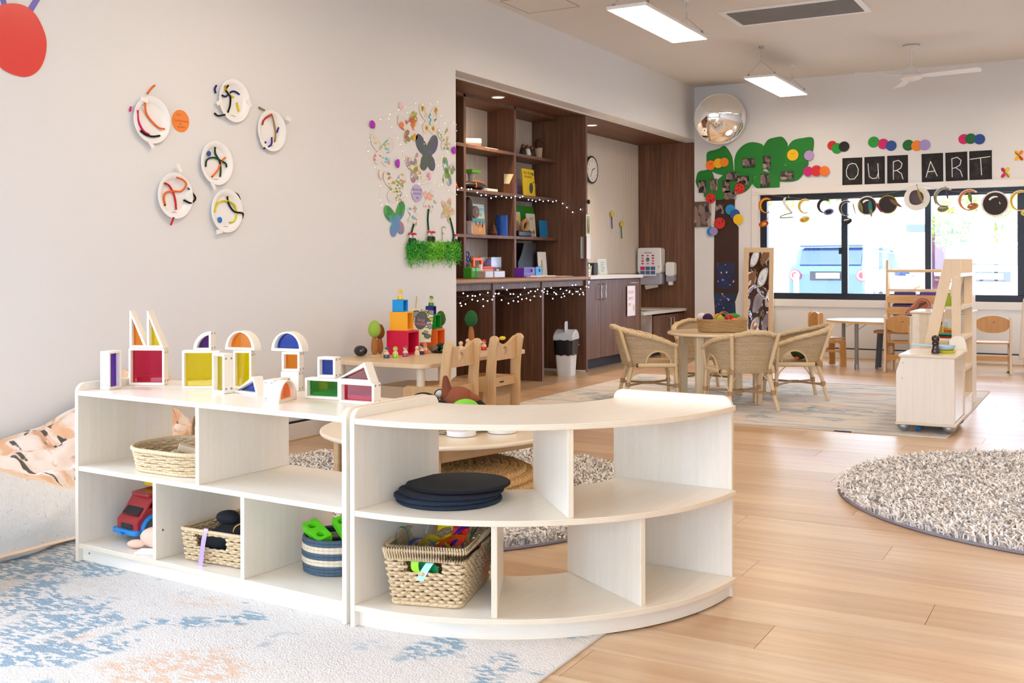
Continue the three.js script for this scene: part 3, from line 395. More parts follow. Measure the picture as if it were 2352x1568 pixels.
// ---------------------------------------------------------------- things in the straight shelf
{
  const ym = 0.3192, yb = 0.0602;
  let o = thing('oval_basket', 'low oval seagrass basket of wooden blocks on the middle shelf', 'basket', onS(0.365, ym, -0.185), aS + 2 * DEG);
  part('weave', T(weaveRows(0.36, 0.27, 0.385, 0.29, 0.066, 9, 0.42, 0.0035, 30, 150), 0, 0.004, 0), M.rope, o);
  part('base', T(ext(rrect(0.35, 0.26, 0.1), 0.006, 0.001), 0, 0.004, 0, PI / 2), M.seagrass, o);
  part('rim', join(ringRope(0.392, 0.296, 0.42, 0.072, 0.0075, 120, false, 0.014), ringRope(0.36, 0.27, 0.42, 0.006, 0.006, 120, false, 0.014)), M.rope, o);
  const hp = []; for (let k = 0; k <= 20; k++) { const a = PI * k / 20; hp.push([-0.115 + 0.045 * Math.cos(a), 0.07 + 0.075 * Math.sin(a), -0.125 + 0.025 * Math.cos(a)]); }
  part('handle', rope(hp.map(([x, y, z]) => [x - (z * 0.0), y, z]), 0.0055, false, 0.012, 8), M.ropeDark, o); part('handle', rope(hp.map(([x, y, z]) => [-x, y, z]), 0.0055, false, 0.012, 8), M.ropeDark, o);
  const wb = std(0xe6cfae, 0.55); const bw = (g, l, p, r) => solo('wooden_block', l, 'toy block', g, wb, onS(...p), [r[0], r[1] + aS, r[2]], 'wooden blocks in the oval basket');
  bw(cyl(0.02, 0.02, 0.075), 'plain wooden cylinder block in the oval basket', [0.43, ym + 0.06, -0.2], [0, -0.3, PI / 2 - 0.05]);
  bw(box(0.075, 0.024, 0.024), 'plain wooden bar block leaning in the oval basket', [0.345, ym + 0.058, -0.19], [0.3, 0.7, -0.5]);
  bw(box(0.07, 0.012, 0.05), 'flat wooden plank block in the oval basket', [0.39, ym + 0.048, -0.2], [0.1, 0.3, 0.15]);
  bw(T(ext(shapeOf([[0, 0], [0.06, 0], [0.03, 0.03]]), 0.025), -0.03, 0, 0), 'wooden triangle block at the front of the oval basket', [0.33, ym + 0.034, -0.14], [0, 0.4, 0.1]);
  bw(box(0.04, 0.035, 0.035), 'wooden cube block beside the cylinder in the oval basket', [0.5, ym + 0.06, -0.21], [0, 0.3, 0]);
  for (const [x, z, r] of [[0.3, -0.2, 0.2], [0.27, -0.15, 1.1], [0.42, -0.13, 0.5], [0.36, -0.25, 2]]) bw(box(0.1, 0.025, 0.045), ['flat wooden block left at the bottom of the oval basket', 'wooden block at the near left of the oval basket floor', 'wooden block at the near right of the oval basket floor', 'wooden block at the back of the oval basket floor'][{ 2: 0, 11: 1, 5: 2, 20: 3 }[Math.round(r * 10)]], [x, ym + 0.022, z], [0, r, 0]);
  // toy dump truck
  o = thing('toy_truck', 'red toy dump truck with blue bumper and yellow tipper', 'toy truck', onS(0.135, yb, -0.225), aS - 4 * DEG);   // local +z is its front
  const red = phys(0xa3252c, 0.35, { clearcoat: 0.3 }), blu = phys(0x1987cf, 0.35, { clearcoat: 0.3 }), yel = phys(0xf2be12, 0.4), dk = std(0x2a2527, 0.5), tyre = std(0x4b4d55, 0.6);
  const cab = new THREE.Shape(); [[-0.03, 0.035], [0.115, 0.035], [0.118, 0.07], [0.1, 0.085], [0.082, 0.108], [0.058, 0.142], [0.02, 0.15], [-0.03, 0.148]].forEach((p, i) => i ? cab.lineTo(...p) : cab.moveTo(...p)); cab.closePath(); cab.holes.push(new THREE.Path([[0.07, 0.108], [0.05, 0.135], [0.015, 0.138], [0.012, 0.112]].map(p => new THREE.Vector2(...p))));
  part('cab', T(ext(cab, 0.115, 0.004), 0, 0, 0, 0, -PI / 2), red, o);
  part('windscreen', T(box(0.088, 0.034, 0.004, 0, 0, 0, 0.001), 0, 0.0985, 0.0925, -0.9), dk, o); part('roof', T(ext(rrect(0.1, 0.095, 0.012), 0.012, 0.004), 0, 0.15, 0.022, PI / 2 + 0.06), red, o);
  part('grille', box(0.06, 0.018, 0.006, 0, 0.05, 0.117), dk, o); for (const s of [-1, 1]) part('side_stripe', T(box(0.002, 0.008, 0.075, 0, 0, 0), s * 0.058, 0.094, 0.02, -0.25), dk, o);
  part('bumper', join(T(ext(rrect(0.14, 0.05, 0.018), 0.016, 0.004), 0, 0.033, 0.108, PI / 2), box(0.024, 0.008, 0.02, 0, 0.03, 0.138)), blu, o);
  for (const s of [-1, 1]) for (const z of [0.052, -0.1]) {
    const f = new THREE.Shape(); f.absarc(0, 0, 0.052, 0, PI, false); f.absarc(0, 0, 0.042, PI, 0, true); f.closePath(); part('mudguard', T(ext(f, 0.036, 0.003), s * 0.055, 0.036, z, 0, PI / 2), blu, o);
    const wl = part('wheel', T(lathe([[0.012, -0.014], [0.03, -0.016], [0.037, -0.01], [0.038, 0], [0.037, 0.01], [0.03, 0.016], [0.012, 0.014]], 24), 0, 0, 0, 0, 0, PI / 2), tyre, o, [s * 0.055, 0.038, z]);
    part('hub', T(cyl(0.014, 0.014, 0.034, 0, 0, 0), 0, 0, 0, 0, 0, PI / 2), yel, wl); const tg = []; for (let k = 0; k < 16; k++) tg.push(T(box(0.03, 0.004, 0.006, 0, 0.0375, 0, 0.001), 0, 0, 0, k / 16 * 2 * PI, 0, 0)); part('tread', join(tg), tyre, wl);
  }
  part('chassis', box(0.08, 0.02, 0.26, 0, 0.045, -0.02), blu, o);
  const tip = new THREE.Shape(); [[0.01, 0.165], [0.005, 0.178], [-0.16, 0.178], [-0.15, 0.07], [-0.045, 0.07], [-0.035, 0.16]].forEach((p, i) => i ? tip.lineTo(...p) : tip.moveTo(...p)); tip.closePath(); part('tipper', T(ext(tip, 0.125, 0.003), 0, 0, 0, 0, -PI / 2), yel, o);
  const pink = std(0xe9bfa6, 0.9, { bumpMap: txFuzz, bumpScale: 0.001 });
  o = thing('soft_toy', 'small pale pink soft toy lying beside the toy truck', 'soft toy', onS(0.28, yb, -0.1), aS + 0.4);
  part('body', T(blob(0.042, 1.5, 0.9, 1, 0.06, 4, 5), 0.015, 0.036, 0), pink, o); part('ear', T(blob(0.02, 1.6, 0.7, 0.8, 0.05, 3, 6, 3), -0.055, 0.016, 0.02), pink, o);
  solo('paper_card', 'small white card under the pink soft toy', 'card', box(0.09, 0.006, 0.06), M.paperWhite, onS(0.315, yb + 0.003, -0.055), [0, aS + 0.5, 0]);
  // rectangular baskets
  o = thing('rectangular_basket', 'low seagrass basket of black cloths with a lilac ribbon tag', 'basket', onS(0.585, yb, -0.2), aS + 4.7 * DEG);
  part('weave', T(weaveRows(0.235, 0.27, 0.25, 0.29, 0.094, 12, 0.06, 0.003, 34, 170, [0.058, 0.05, 0.086]), 0, 0.004, 0), M.rope, o); part('base', box(0.225, 0.006, 0.26, 0, 0.004, 0), M.seagrass, o);
  part('rim', ringRope(0.254, 0.294, 0.06, 0.102, 0.006, 130, false, 0.013), M.rope, o);
  const cloth = std(0x14161c, 0.85, { bumpMap: txFuzz, bumpScale: 0.002 });
  solo('black_cloth', 'crumpled black cloth filling the low rectangular basket', 'cloth', T(blob(0.1, 1.02, 0.5, 1.2, 0.1, 9, 17), 0, 0.066, 0), cloth, onS(0.585, yb, -0.2), [0, aS, 0]);
  solo('black_cloth', 'small bunched black cloth on top of the low basket', 'cloth', T(blob(0.03, 1.3, 0.8, 1, 0.12, 6, 19), 0, 0.02, 0), cloth, onS(0.56, yb + 0.105, -0.16), [0, aS, 0]);
  solo('ribbon', 'lilac ribbon hanging out of the handle hole of the low basket', 'ribbon', ribbon([[0, 0.05, 0], [0, 0.058, 0.014], [0.002, 0.03, 0.026], [-0.006, -0.03, 0.03], [-0.004, -0.055, 0.036]], 0.022, [1, 0, 0.1]), satinMat(0xb79be6), onS(0.578, yb + 0.003, -0.068), [0, aS, 0]); scene.children[scene.children.length - 1].position.y = yb + 0.058;
  solo('wire_rim', 'thin yellow hoop poking out of the low rectangular basket', 'hoop', T(new THREE.TorusGeometry(0.03, 0.002, 6, 30, PI), 0, 0, 0, 0.4, 0.6), paint(0xd39a2a, 0.5), onS(0.67, yb + 0.1, -0.12));
  o = thing('striped_basket', 'small round blue and cream striped rope basket', 'basket', onS(0.945, yb, -0.245), aS);
  const coils = []; for (let i = 0; i < 11; i++) { const y = 0.006 + i * 0.0095, r = 0.098 + 0.004 * Math.sin(i * 0.3); part('coil', ringRope(2 * r, 2 * r, 0, y, 0.0062, 64, true, 0.016), [3, 4, 7, 8].includes(i) ? M.ropeCream : M.ropeBlue, o); }
  part('base', cyl(0.095, 0.095, 0.006, 0, 0.004, 0, 40), M.ropeBlue, o);
  const gr = phys(0x66dc1e, 0.4);
  const brick = (l, p, r) => { const b = thing('foam_brick', l, 'toy brick', onS(...p), aS, 'green toy bricks in the striped basket'); const q = new THREE.Group(); b.rotation.set(r[0], r[1] + aS, r[2]); const s = rrect(0.1, 0.05, 0.004); for (const x of [-0.025, 0.025]) s.holes.push(circlePath(x, 0, 0.013)); part('body', T(ext(s, 0.024, 0.002), 0, 0.006, 0, PI / 2), gr, b); part('dimple', join([-0.025, 0.025].map(x => cyl(0.0135, 0.0135, 0.006, x, 0.0, 0, 20))), paint(0x4fb214, 0.5), b); };
  brick('green toy brick with two dimples at the front of the striped basket', [0.905, yb + 0.108, -0.2], [0.3, -0.35, -0.25]); brick('green toy brick with two dimples at the back of the striped basket', [0.975, yb + 0.118, -0.25], [0.25, -0.5, -0.3]);
  solo('wooden_block', 'orange wooden block between the green bricks in the striped basket', 'toy block', box(0.05, 0.03, 0.05), paint(0xe08a4a, 0.6), onS(0.985, yb + 0.09, -0.3), [0.2, 0.4, 0]);
}
// ---------------------------------------------------------------- things in the curved shelf
{
  const ym = 0.3192, yb = 0.0602, felt = [0x15171c, 0x1b2a3c, 0x1a2130, 0x15171b].map(c => std(c, 0.95, { bumpMap: txFuzz, bumpScale: 0.0008 }));
  const spec = [[0.154, 0.546, 0, 'bottom black felt disc of the stack on the curved shelf', 1], [0.145, 0.545, 0.0105, 'navy felt disc second from the bottom of the stack', 1], [0.15, 0.53, 0.021, 'navy felt disc third from the bottom of the stack', 2], [0.15, 0.495, 0.0315, 'top black felt disc of the stack sprinkled with lint', 0]];
  const dg = lathe([[0, 0], [0.148, 0], [0.152, 0.003], [0.152, 0.0075], [0.148, 0.0105], [0, 0.0105]], 64);
  for (const [x, z, y, l, m] of spec) solo('felt_disc', l, 'felt disc', dg, felt[m], onC(x, ym + y, z), [0.012 * (y > 0.03 ? -1 : 0), 0, y > 0.03 ? 0.02 : 0], 'stacked felt discs');
  const o = thing('ribbon_basket', 'tall rectangular seagrass basket overflowing with coloured ribbons', 'basket', onC(0.142, yb, 0.565), aC + 18.5 * DEG);
  const H = 0.165; part('weave', T(weaveRows(0.19, 0.29, 0.222, 0.325, 0.128, 14, 0.06, 0.0035, 36, 180, [0.045, 0.088, 0.124]), 0, 0.004, 0), M.rope, o);
  part('base', box(0.18, 0.006, 0.28, 0, 0.004, 0), M.seagrass, o); part('base_cord', ringRope(0.192, 0.292, 0.06, 0.007, 0.0068, 120, false, 0.015), M.rope, o);
  // wrapped rim: upright strands side by side over a band
  const rim = [], n = 150; for (let k = 0; k < n; k++) { const s = k / n, [x0, z0] = rrPoint(s, 0.224, 0.327, 0.016), [x1, z1] = rrPoint(s, 0.236, 0.339, 0.018); rim.push(rope([[x0 * 0.97, 0.128, z0 * 0.97], [x0 * 1.02, 0.13, z0 * 1.02], [x1 * 1.015, 0.158, z1 * 1.015], [x1, 0.167, z1], [x1 * 0.955, 0.16, z1 * 0.965]], 0.0042, false, 0.016, 5)); } part('rim', join(rim), M.rope, o);
  const rc = (l, c, pts, w, ax) => { const m = solo('ribbon', l, 'ribbon', ribbon(pts, w, ax), satinMat(c), o.position.toArray(), [0, o.rotation.y, 0], 'ribbons in the tall basket'); return m; };
  rc('dark green ribbon looping over the left rim of the tall basket', 0x0c8a46, [[-0.09, 0.12, 0.02], [-0.1, 0.18, 0.03], [-0.112, 0.185, 0.05], [-0.11, 0.16, 0.08], [-0.09, 0.12, 0.09]], 0.022, [0.2, 0, 1]);
  rc('pale aqua ribbon standing up at the back of the tall basket', 0xa9c9c6, [[-0.08, 0.1, -0.06], [-0.07, 0.2, -0.06], [-0.045, 0.215, -0.05], [-0.05, 0.16, 0.0]], 0.018, [0.5, 0, 1]);
  rc('bright blue ribbon bunched at the front of the tall basket', 0x0b55d8, [[-0.07, 0.12, 0.12], [-0.05, 0.168, 0.11], [-0.01, 0.172, 0.1], [0.02, 0.15, 0.11], [0.03, 0.13, 0.1]], 0.05, [0.1, 0.3, 1]);
  rc('yellow ribbon looped high in the tall basket', 0xf0d60a, [[-0.02, 0.13, 0.0], [-0.01, 0.18, 0.0], [0.03, 0.195, 0.01], [0.04, 0.17, 0.04], [0.0, 0.15, 0.05]], 0.026, [0.2, 0.9, 0.4]);
  rc('olive yellow ribbon curled low in the tall basket', 0xb99a0e, [[-0.05, 0.13, 0.06], [-0.02, 0.165, 0.06], [0.02, 0.165, 0.08], [0.05, 0.14, 0.07]], 0.022, [0, 0.8, 0.6]);
  rc('dark red ribbon end standing out of the tall basket', 0xd21a2c, [[0.03, 0.13, 0.0], [0.04, 0.19, -0.01], [0.045, 0.215, -0.02]], 0.022, [1, 0.1, 0.3]);
  rc('deep purple ribbon crossing the middle of the tall basket', 0x4a0f86, [[0.02, 0.13, 0.06], [0.06, 0.175, 0.02], [0.085, 0.21, -0.02], [0.09, 0.222, -0.04]], 0.024, [0.6, -0.5, 0.4]);
  rc('green ribbon loop at the back right of the tall basket', 0x089a4c, [[0.08, 0.14, 0.0], [0.095, 0.2, -0.04], [0.12, 0.205, -0.08], [0.11, 0.16, -0.09]], 0.024, [0.5, 0.2, 0.8]);
  rc('violet ribbon at the back right of the tall basket', 0x6a1fa0, [[0.07, 0.14, -0.04], [0.1, 0.19, -0.08], [0.105, 0.18, -0.12]], 0.03, [0.3, 0.7, 0.5]);
  rc('orange ribbon half hidden by the red ones in the tall basket', 0xd8631a, [[0.0, 0.14, 0.1], [0.05, 0.172, 0.08], [0.09, 0.17, 0.06], [0.1, 0.14, 0.05]], 0.03, [0.2, 0.6, 0.7]);
  rc('scarlet ribbon trailing over the right side of the tall basket', 0xe2231c, [[-0.0, 0.16, 0.12], [0.04, 0.176, 0.11], [0.09, 0.178, 0.1], [0.125, 0.165, 0.08], [0.14, 0.13, 0.06], [0.142, 0.09, 0.05], [0.136, 0.06, 0.05]], 0.011, [0, 0.35, 1], 40);
  rc('scarlet ribbon twisted in the middle of the tall basket', 0xd42a22, [[0.03, 0.14, 0.06], [0.06, 0.18, 0.05], [0.08, 0.185, 0.04], [0.07, 0.15, 0.07]], 0.03, [0.7, 0.5, 0.3]);
  rc('lime ribbon showing through the handle hole of the tall basket', 0x9df02a, [[-0.03, 0.115, 0.135], [-0.03, 0.125, 0.152], [-0.026, 0.1, 0.158], [-0.005, 0.088, 0.15]], 0.024, [1, 0, 0.2]);
  rc('mint ribbon showing through the handle hole of the tall basket', 0xa8e8cc, [[0.012, 0.12, 0.14], [0.014, 0.122, 0.154], [0.0, 0.1, 0.16], [-0.012, 0.075, 0.164]], 0.022, [1, 0, 0]);
  rc('emerald ribbon behind the handle hole of the tall basket', 0x0aa85a, [[-0.03, 0.1, 0.125], [0.0, 0.105, 0.13], [0.03, 0.09, 0.13]], 0.03, [0, 1, 0]);
  for (const [x, z, c, s] of [[-0.04, -0.02, 0x0aa85a, 41], [0.03, 0.06, 0xd42a22, 42], [0.0, -0.08, 0x4a0f86, 43]]) rc({ 41: 'emerald ribbon tangled deep in the left of the tall basket', 42: 'red ribbon tangled deep in the front of the tall basket', 43: 'purple ribbon tangled deep in the back of the tall basket' }[s], c, [[x - 0.06, 0.07, z], [x - 0.02, 0.12, z + 0.03], [x + 0.02, 0.13, z - 0.02], [x + 0.05, 0.08, z + 0.02]], 0.05, [0.2, 0.1, 1]);
}

// ================================================================ RUGS
{
  const ridge = (x) => 1 - Math.abs(2 * x - 1);
  const rugFn = (blueAmt, dir) => (u, v) => {
    const wx = u + 0.06 * (fbm(u * 5, v * 5, 5, 5, 101, 3) - 0.5), wy = v + 0.06 * (fbm(u * 5, v * 5, 5, 5, 102, 3) - 0.5);
    const patch = fbm(wx * 15, wy * 13, 15, 13, 103, 4), vein = ridge(fbm(wx * 4, wy * 4, 4, 4, 104, 3)), hatch = fbm(u * (dir ? 46 : 130), v * (dir ? 240 : 330), dir ? 46 : 130, dir ? 240 : 330, 105, 3), fine = fbm(u * 300, v * 300, 300, 300, 106, 2), big = fbm(u * 3, v * 3, 3, 3, 107, 3);
    let blue = sst(0.57, 0.66, patch + 0.22 * (big - 0.5)) + 0.9 * sst(0.93, 0.99, vein) * sst(0.4, 0.55, fbm(u * 12, v * 12, 12, 12, 108, 2)); blue *= sst(0.42, 0.56, hatch) * blueAmt;
    const rust = sst(0.62, 0.72, fbm(wx * 7 + 3, wy * 7 + 5, 7, 7, 110, 4)) * sst(0.45, 0.58, hatch) * 0.55, grey = sst(0.5, 0.75, fbm(wx * 6 + 1, wy * 6, 6, 6, 112, 4)) * 0.35 * sst(0.35, 0.6, hatch);
    let c = mix3(hex(0xe3ded7), hex(0xd3cbc2), cl(fine * 0.7 + 0.2 * big)); c = mix3(c, hex(0xb9b3ac), grey); c = mix3(c, hex(0xd9a884), rust); return mix3(c, hex(0x7d9aac), cl(blue) * 0.85);
  };
  const txA = tex(1536, 1536, rugFn(1, 0)), txB = tex(1024, 1024, (u, v) => { const c = rugFn(0.8, 1)(u, v), s = fbm(u * 8, v * 60, 8, 60, 120, 3); return mix3(c, hex(0x93a0a8), 0.45 * sst(0.5, 0.7, s)); });
  const pile = tex(256, 256, (u, v) => 0.5 * fbm(u * 60, v * 90, 60, 90, 131, 2) + 0.5 * fbm(u * 128, v * 128, 128, 128, 132, 1), false, [9, 9]);
  const rugGeo = (w, d) => { const g = box(w, 0.004, d, 0, 0.0021, 0, 0.0015), p = g.attributes.position, uv = g.attributes.uv; for (let i = 0; i < p.count; i++) uv.setXY(i, p.getX(i) / 2.9 + 0.5, p.getZ(i) / 2.9 + 0.5); return g; };
  const edgeM = paint(0xcfc8bf, 0.9);
  let o = thing('area_rug', 'large cream and blue distressed rug under the foreground shelves', 'rug', [-2.62, 0, -1.25]); part('pile', rugGeo(2.85, 2.9), std(0xffffff, 0.95, { map: txA, bumpMap: pile, bumpScale: 0.003 }), o); part('binding', join(box(0.008, 0.005, 2.9, 1.428, 0.0025, 0), box(0.008, 0.005, 2.9, -1.428, 0.0025, 0), box(2.86, 0.005, 0.008, 0, 0.0025, -1.454), box(2.86, 0.005, 0.008, 0, 0.0025, 1.454)), edgeM, o);
  o = thing('area_rug', 'pale grey blue distressed rug under the wicker chairs', 'rug', [-2.24, 0, -7.69]); part('pile', rugGeo(2.85, 2.48), std(0xffffff, 0.95, { map: txB, bumpMap: pile, bumpScale: 0.003 }), o); part('binding', join(box(0.008, 0.008, 2.48, 1.428, 0.004, 0), box(0.008, 0.008, 2.48, -1.428, 0.004, 0), box(2.86, 0.008, 0.008, 0, 0.004, -1.244), box(2.86, 0.008, 0.008, 0, 0.004, 1.244)), edgeM, o);
  part('tape_patch', box(0.1, 0.006, 0.01, 0.86, 0.003, 1.25), M.black, o);
  // shaggy round rugs: a backing disc and loose tufts of yarn
  const tuft = new THREE.BufferGeometry(); { const P = [], I = [], q = [[0, 0, 0], [0.003, 0.010, 0.3], [0.009, 0.017, 0.7], [0.019, 0.019, 1.1]]; q.forEach(([x, y, t], i) => { const w = 0.0028 * (1 - 0.25 * i / 3); P.push(x, y, -w, x, y + 0.0012, w); if (i < 3) { const a = i * 2; I.push(a, a + 1, a + 2, a + 2, a + 1, a + 3); } }); tuft.setAttribute('position', new THREE.Float32BufferAttribute(P, 3)); tuft.setIndex(I); tuft.computeVertexNormals(); }
  const yarn = std(0xffffff, 0.95, { side: THREE.DoubleSide });
  function shag(cx, cz, r, label, n, seed) {
    const s = thing('shag_rug', label, 'rug', [cx, 0, cz], 0, 'round shag rugs'); part('backing', lathe([[0, 0], [r, 0], [r + 0.004, 0.006], [r, 0.01], [0, 0.01]], 72), std(0xd3ccc3, 0.95, { bumpMap: txFuzz, bumpScale: 0.004 }), s); part('binding', T(new THREE.TorusGeometry(r, 0.005, 6, 90), 0, 0.006, 0, PI / 2), paint(0x8b8590, 0.9), s);
    const im = new THREE.InstancedMesh(tuft, yarn, n), q = rng(seed), m = new THREE.Matrix4(), e = new THREE.Euler(), qu = new THREE.Quaternion(), sc = new THREE.Vector3(), po = new THREE.Vector3(), c = new THREE.Color();
    for (let i = 0; i < n; i++) { const a = q() * 2 * PI, d = r * Math.sqrt(q()) * 0.995, k = 0.8 + 0.7 * q(); po.set(Math.cos(a) * d, 0.008 + 0.006 * q(), Math.sin(a) * d); e.set((q() - 0.5) * 0.9, q() * 2 * PI, (q() - 0.4) * 0.7); qu.setFromEuler(e); sc.set(k, k, k * (0.8 + 0.5 * q())); im.setMatrixAt(i, m.compose(po, qu, sc)); const t = q(), tone = 0.72 + 0.3 * t; if (q() < 0.05) c.setRGB(0.26, 0.24, 0.24); else c.setRGB(tone * 1.0, tone * 0.95, tone * 0.9); im.setColorAt(i, c); }
    im.name = 'tufts'; im.userData.kind = 'stuff'; shade(im); s.add(im);
  }
  shag(-2.63, -3.864, 1.022, 'round grey shag rug under the low round table', 64000, 201);
  shag(-0.03, -5.047, 1.046, 'round grey shag rug on the open floor at the right edge', 68000, 202);
}
// ================================================================ FLOOR CUSHION BY THE WALL
{
  const o = thing('floor_cushion', 'white canvas floor cushion with rumpled peach marbled top against the wall', 'floor cushion', [0, 0, 0]);
  const lerpT = (tab, z) => { for (let i = 0; i + 1 < tab.length; i++) if (z <= tab[i][0] && z >= tab[i + 1][0]) { const t = (z - tab[i][0]) / (tab[i + 1][0] - tab[i][0]), s = t * t * (3 - 2 * t); return tab[i][1] + (tab[i + 1][1] - tab[i][1]) * (0.5 * s + 0.5 * t); } return z > tab[0][0] ? tab[0][1] : tab[tab.length - 1][1]; };
  const wallH = z => lerpT([[-1.2, 0.33], [-2.4, 0.26], [-2.79, 0.276], [-2.985, 0.303], [-3.15, 0.361], [-3.44, 0.512], [-3.6, 0.4], [-3.75, 0.267], [-3.85, 0.18], [-4.0, 0.05]], z);
  const frontH = z => lerpT([[-1.2, 0.42], [-2.0, 0.4], [-2.242, 0.352], [-2.4, 0.285], [-2.56, 0.215], [-2.8, 0.16], [-3.3, 0.12], [-4.0, 0.04]], z);
  const frontX = z => lerpT([[-1.2, -3.12], [-2.242, -3.2], [-2.56, -3.238], [-3.2, -3.3], [-3.6, -3.42], [-4.0, -3.6]], z);
  const grid = (fn, nu, nv) => { const g = new THREE.PlaneGeometry(1, 1, nu, nv), p = g.attributes.position, uv = g.attributes.uv; for (let i = 0; i < p.count; i++) { const u = p.getX(i) + 0.5, v = p.getY(i) + 0.5, q = fn(u, v); p.setXYZ(i, ...q); uv.setXY(i, q[2], q[0] * 0.7 + q[1]); } g.computeVertexNormals(); return g; };
  const z0 = -1.3, z1 = -3.98, zz = u => mix(z0, z1, u);
  const nz = (a, b, s) => fbm(a * 9 + 50, b * 9 + 50, 512, 512, s, 4) - 0.5;
  const top = (u, v) => { const z = zz(u), x0 = frontX(z) - 0.06, x = mix(x0, -4.0, v), h = mix(frontH(z) - 0.03, wallH(z), Math.pow(v, 0.9)), e = Math.sin(Math.min(1, v * 6) * PI / 2) * Math.sin(Math.min(1, (1 - v) * 8) * PI / 2); const fold = 0.022 * Math.sin(26 * (h * 0.6 + v * 0.7) + 5 * nz(z, x, 7) + 2.5 * z) + 0.02 * nz(z * 2.2, x * 2.2, 8); return [x, Math.max(0.01, h + e * fold), z]; };
  const marble = tex(1024, 512, (u, v) => { const w = 0.5 * fbm(u * 6, v * 4, 6, 4, 141, 3), s = fbm(u * 6 + w, v * 34 + 5 * w, 6, 34, 142, 4), s2 = fbm(u * 14 + w, v * 46 + 4 * w, 14, 46, 143, 3), k = fbm(u * 26 + w, v * 30 + 3 * w, 26, 30, 145, 2); let c = mix3(hex(0xf6e9de), hex(0xf0bd92), sst(0.5, 0.68, s) * 0.8); c = mix3(c, hex(0xc98a62), sst(0.6, 0.7, s2) * 0.5); return mix3(c, hex(0x42433f), sst(0.735, 0.765, k) * 0.85); }, true, [1 / 1.1, 1 / 0.7]);
  part('top_cloth', grid(top, 130, 60), std(0xffffff, 0.85, { map: marble, side: THREE.DoubleSide }), o);
  const side = (u, v, a, b, bulge) => { const z = zz(u), hF = frontH(z), y = mix(hF * a, hF * b, v), k = y / hF, x = frontX(z) - 0.05 * k * k + bulge * Math.sin(k * PI) + 0.012 * (1 - Math.abs(2 * k - 1)) * Math.sin(z * 11 + k * 3 + 4 * nz(z, y, 9)); return [x, y, z]; };
  const linen = tex(256, 256, (u, v) => { const f = fbm(u * 70, v * 70, 70, 70, 151, 2), k = fbm(u * 40, v * 40, 40, 40, 152, 1); return mix3(mix3(hex(0xf1eeea), hex(0xe3dfda), f), hex(0x9aa0aa), sst(0.93, 0.97, k) * 0.5); }, true, [3, 3]);
  part('side_panel', grid((u, v) => side(u, v, 0.13, 0.9, 0.035), 120, 24), std(0xffffff, 0.9, { map: linen, side: THREE.DoubleSide }), o);
  const peach = std(0xf6d9b8, 0.8, { side: THREE.DoubleSide }); part('upper_trim', grid((u, v) => { const z = zz(u), p0 = side(u, 1, 0, 0.9, 0.035), p1 = top(u, 0.02); const s = Math.sin(v * PI) * 0.012; return [mix(p0[0], p1[0], v) + s, mix(p0[1], p1[1], v) + s, z]; }, 120, 6), peach, o);
  part('lower_trim', grid((u, v) => { const p = side(u, 1, 0, mix(0.08, 0.13, v), 0.035); return [p[0] + 0.012 * Math.sin(v * PI), p[1], p[2]]; }, 120, 4), std(0xf1d3b4, 0.8, { side: THREE.DoubleSide }), o);
  part('underside', grid((u, v) => { const z = zz(u), f = frontX(z); const a = v * PI * 0.5; return [f - 0.03 + 0.028 * Math.sin(a) + 0.01 * Math.sin(z * 23), 0.002 + frontH(z) * 0.085 * v, z]; }, 120, 6), std(0xf1eeea, 0.9, { side: THREE.DoubleSide }), o);
}
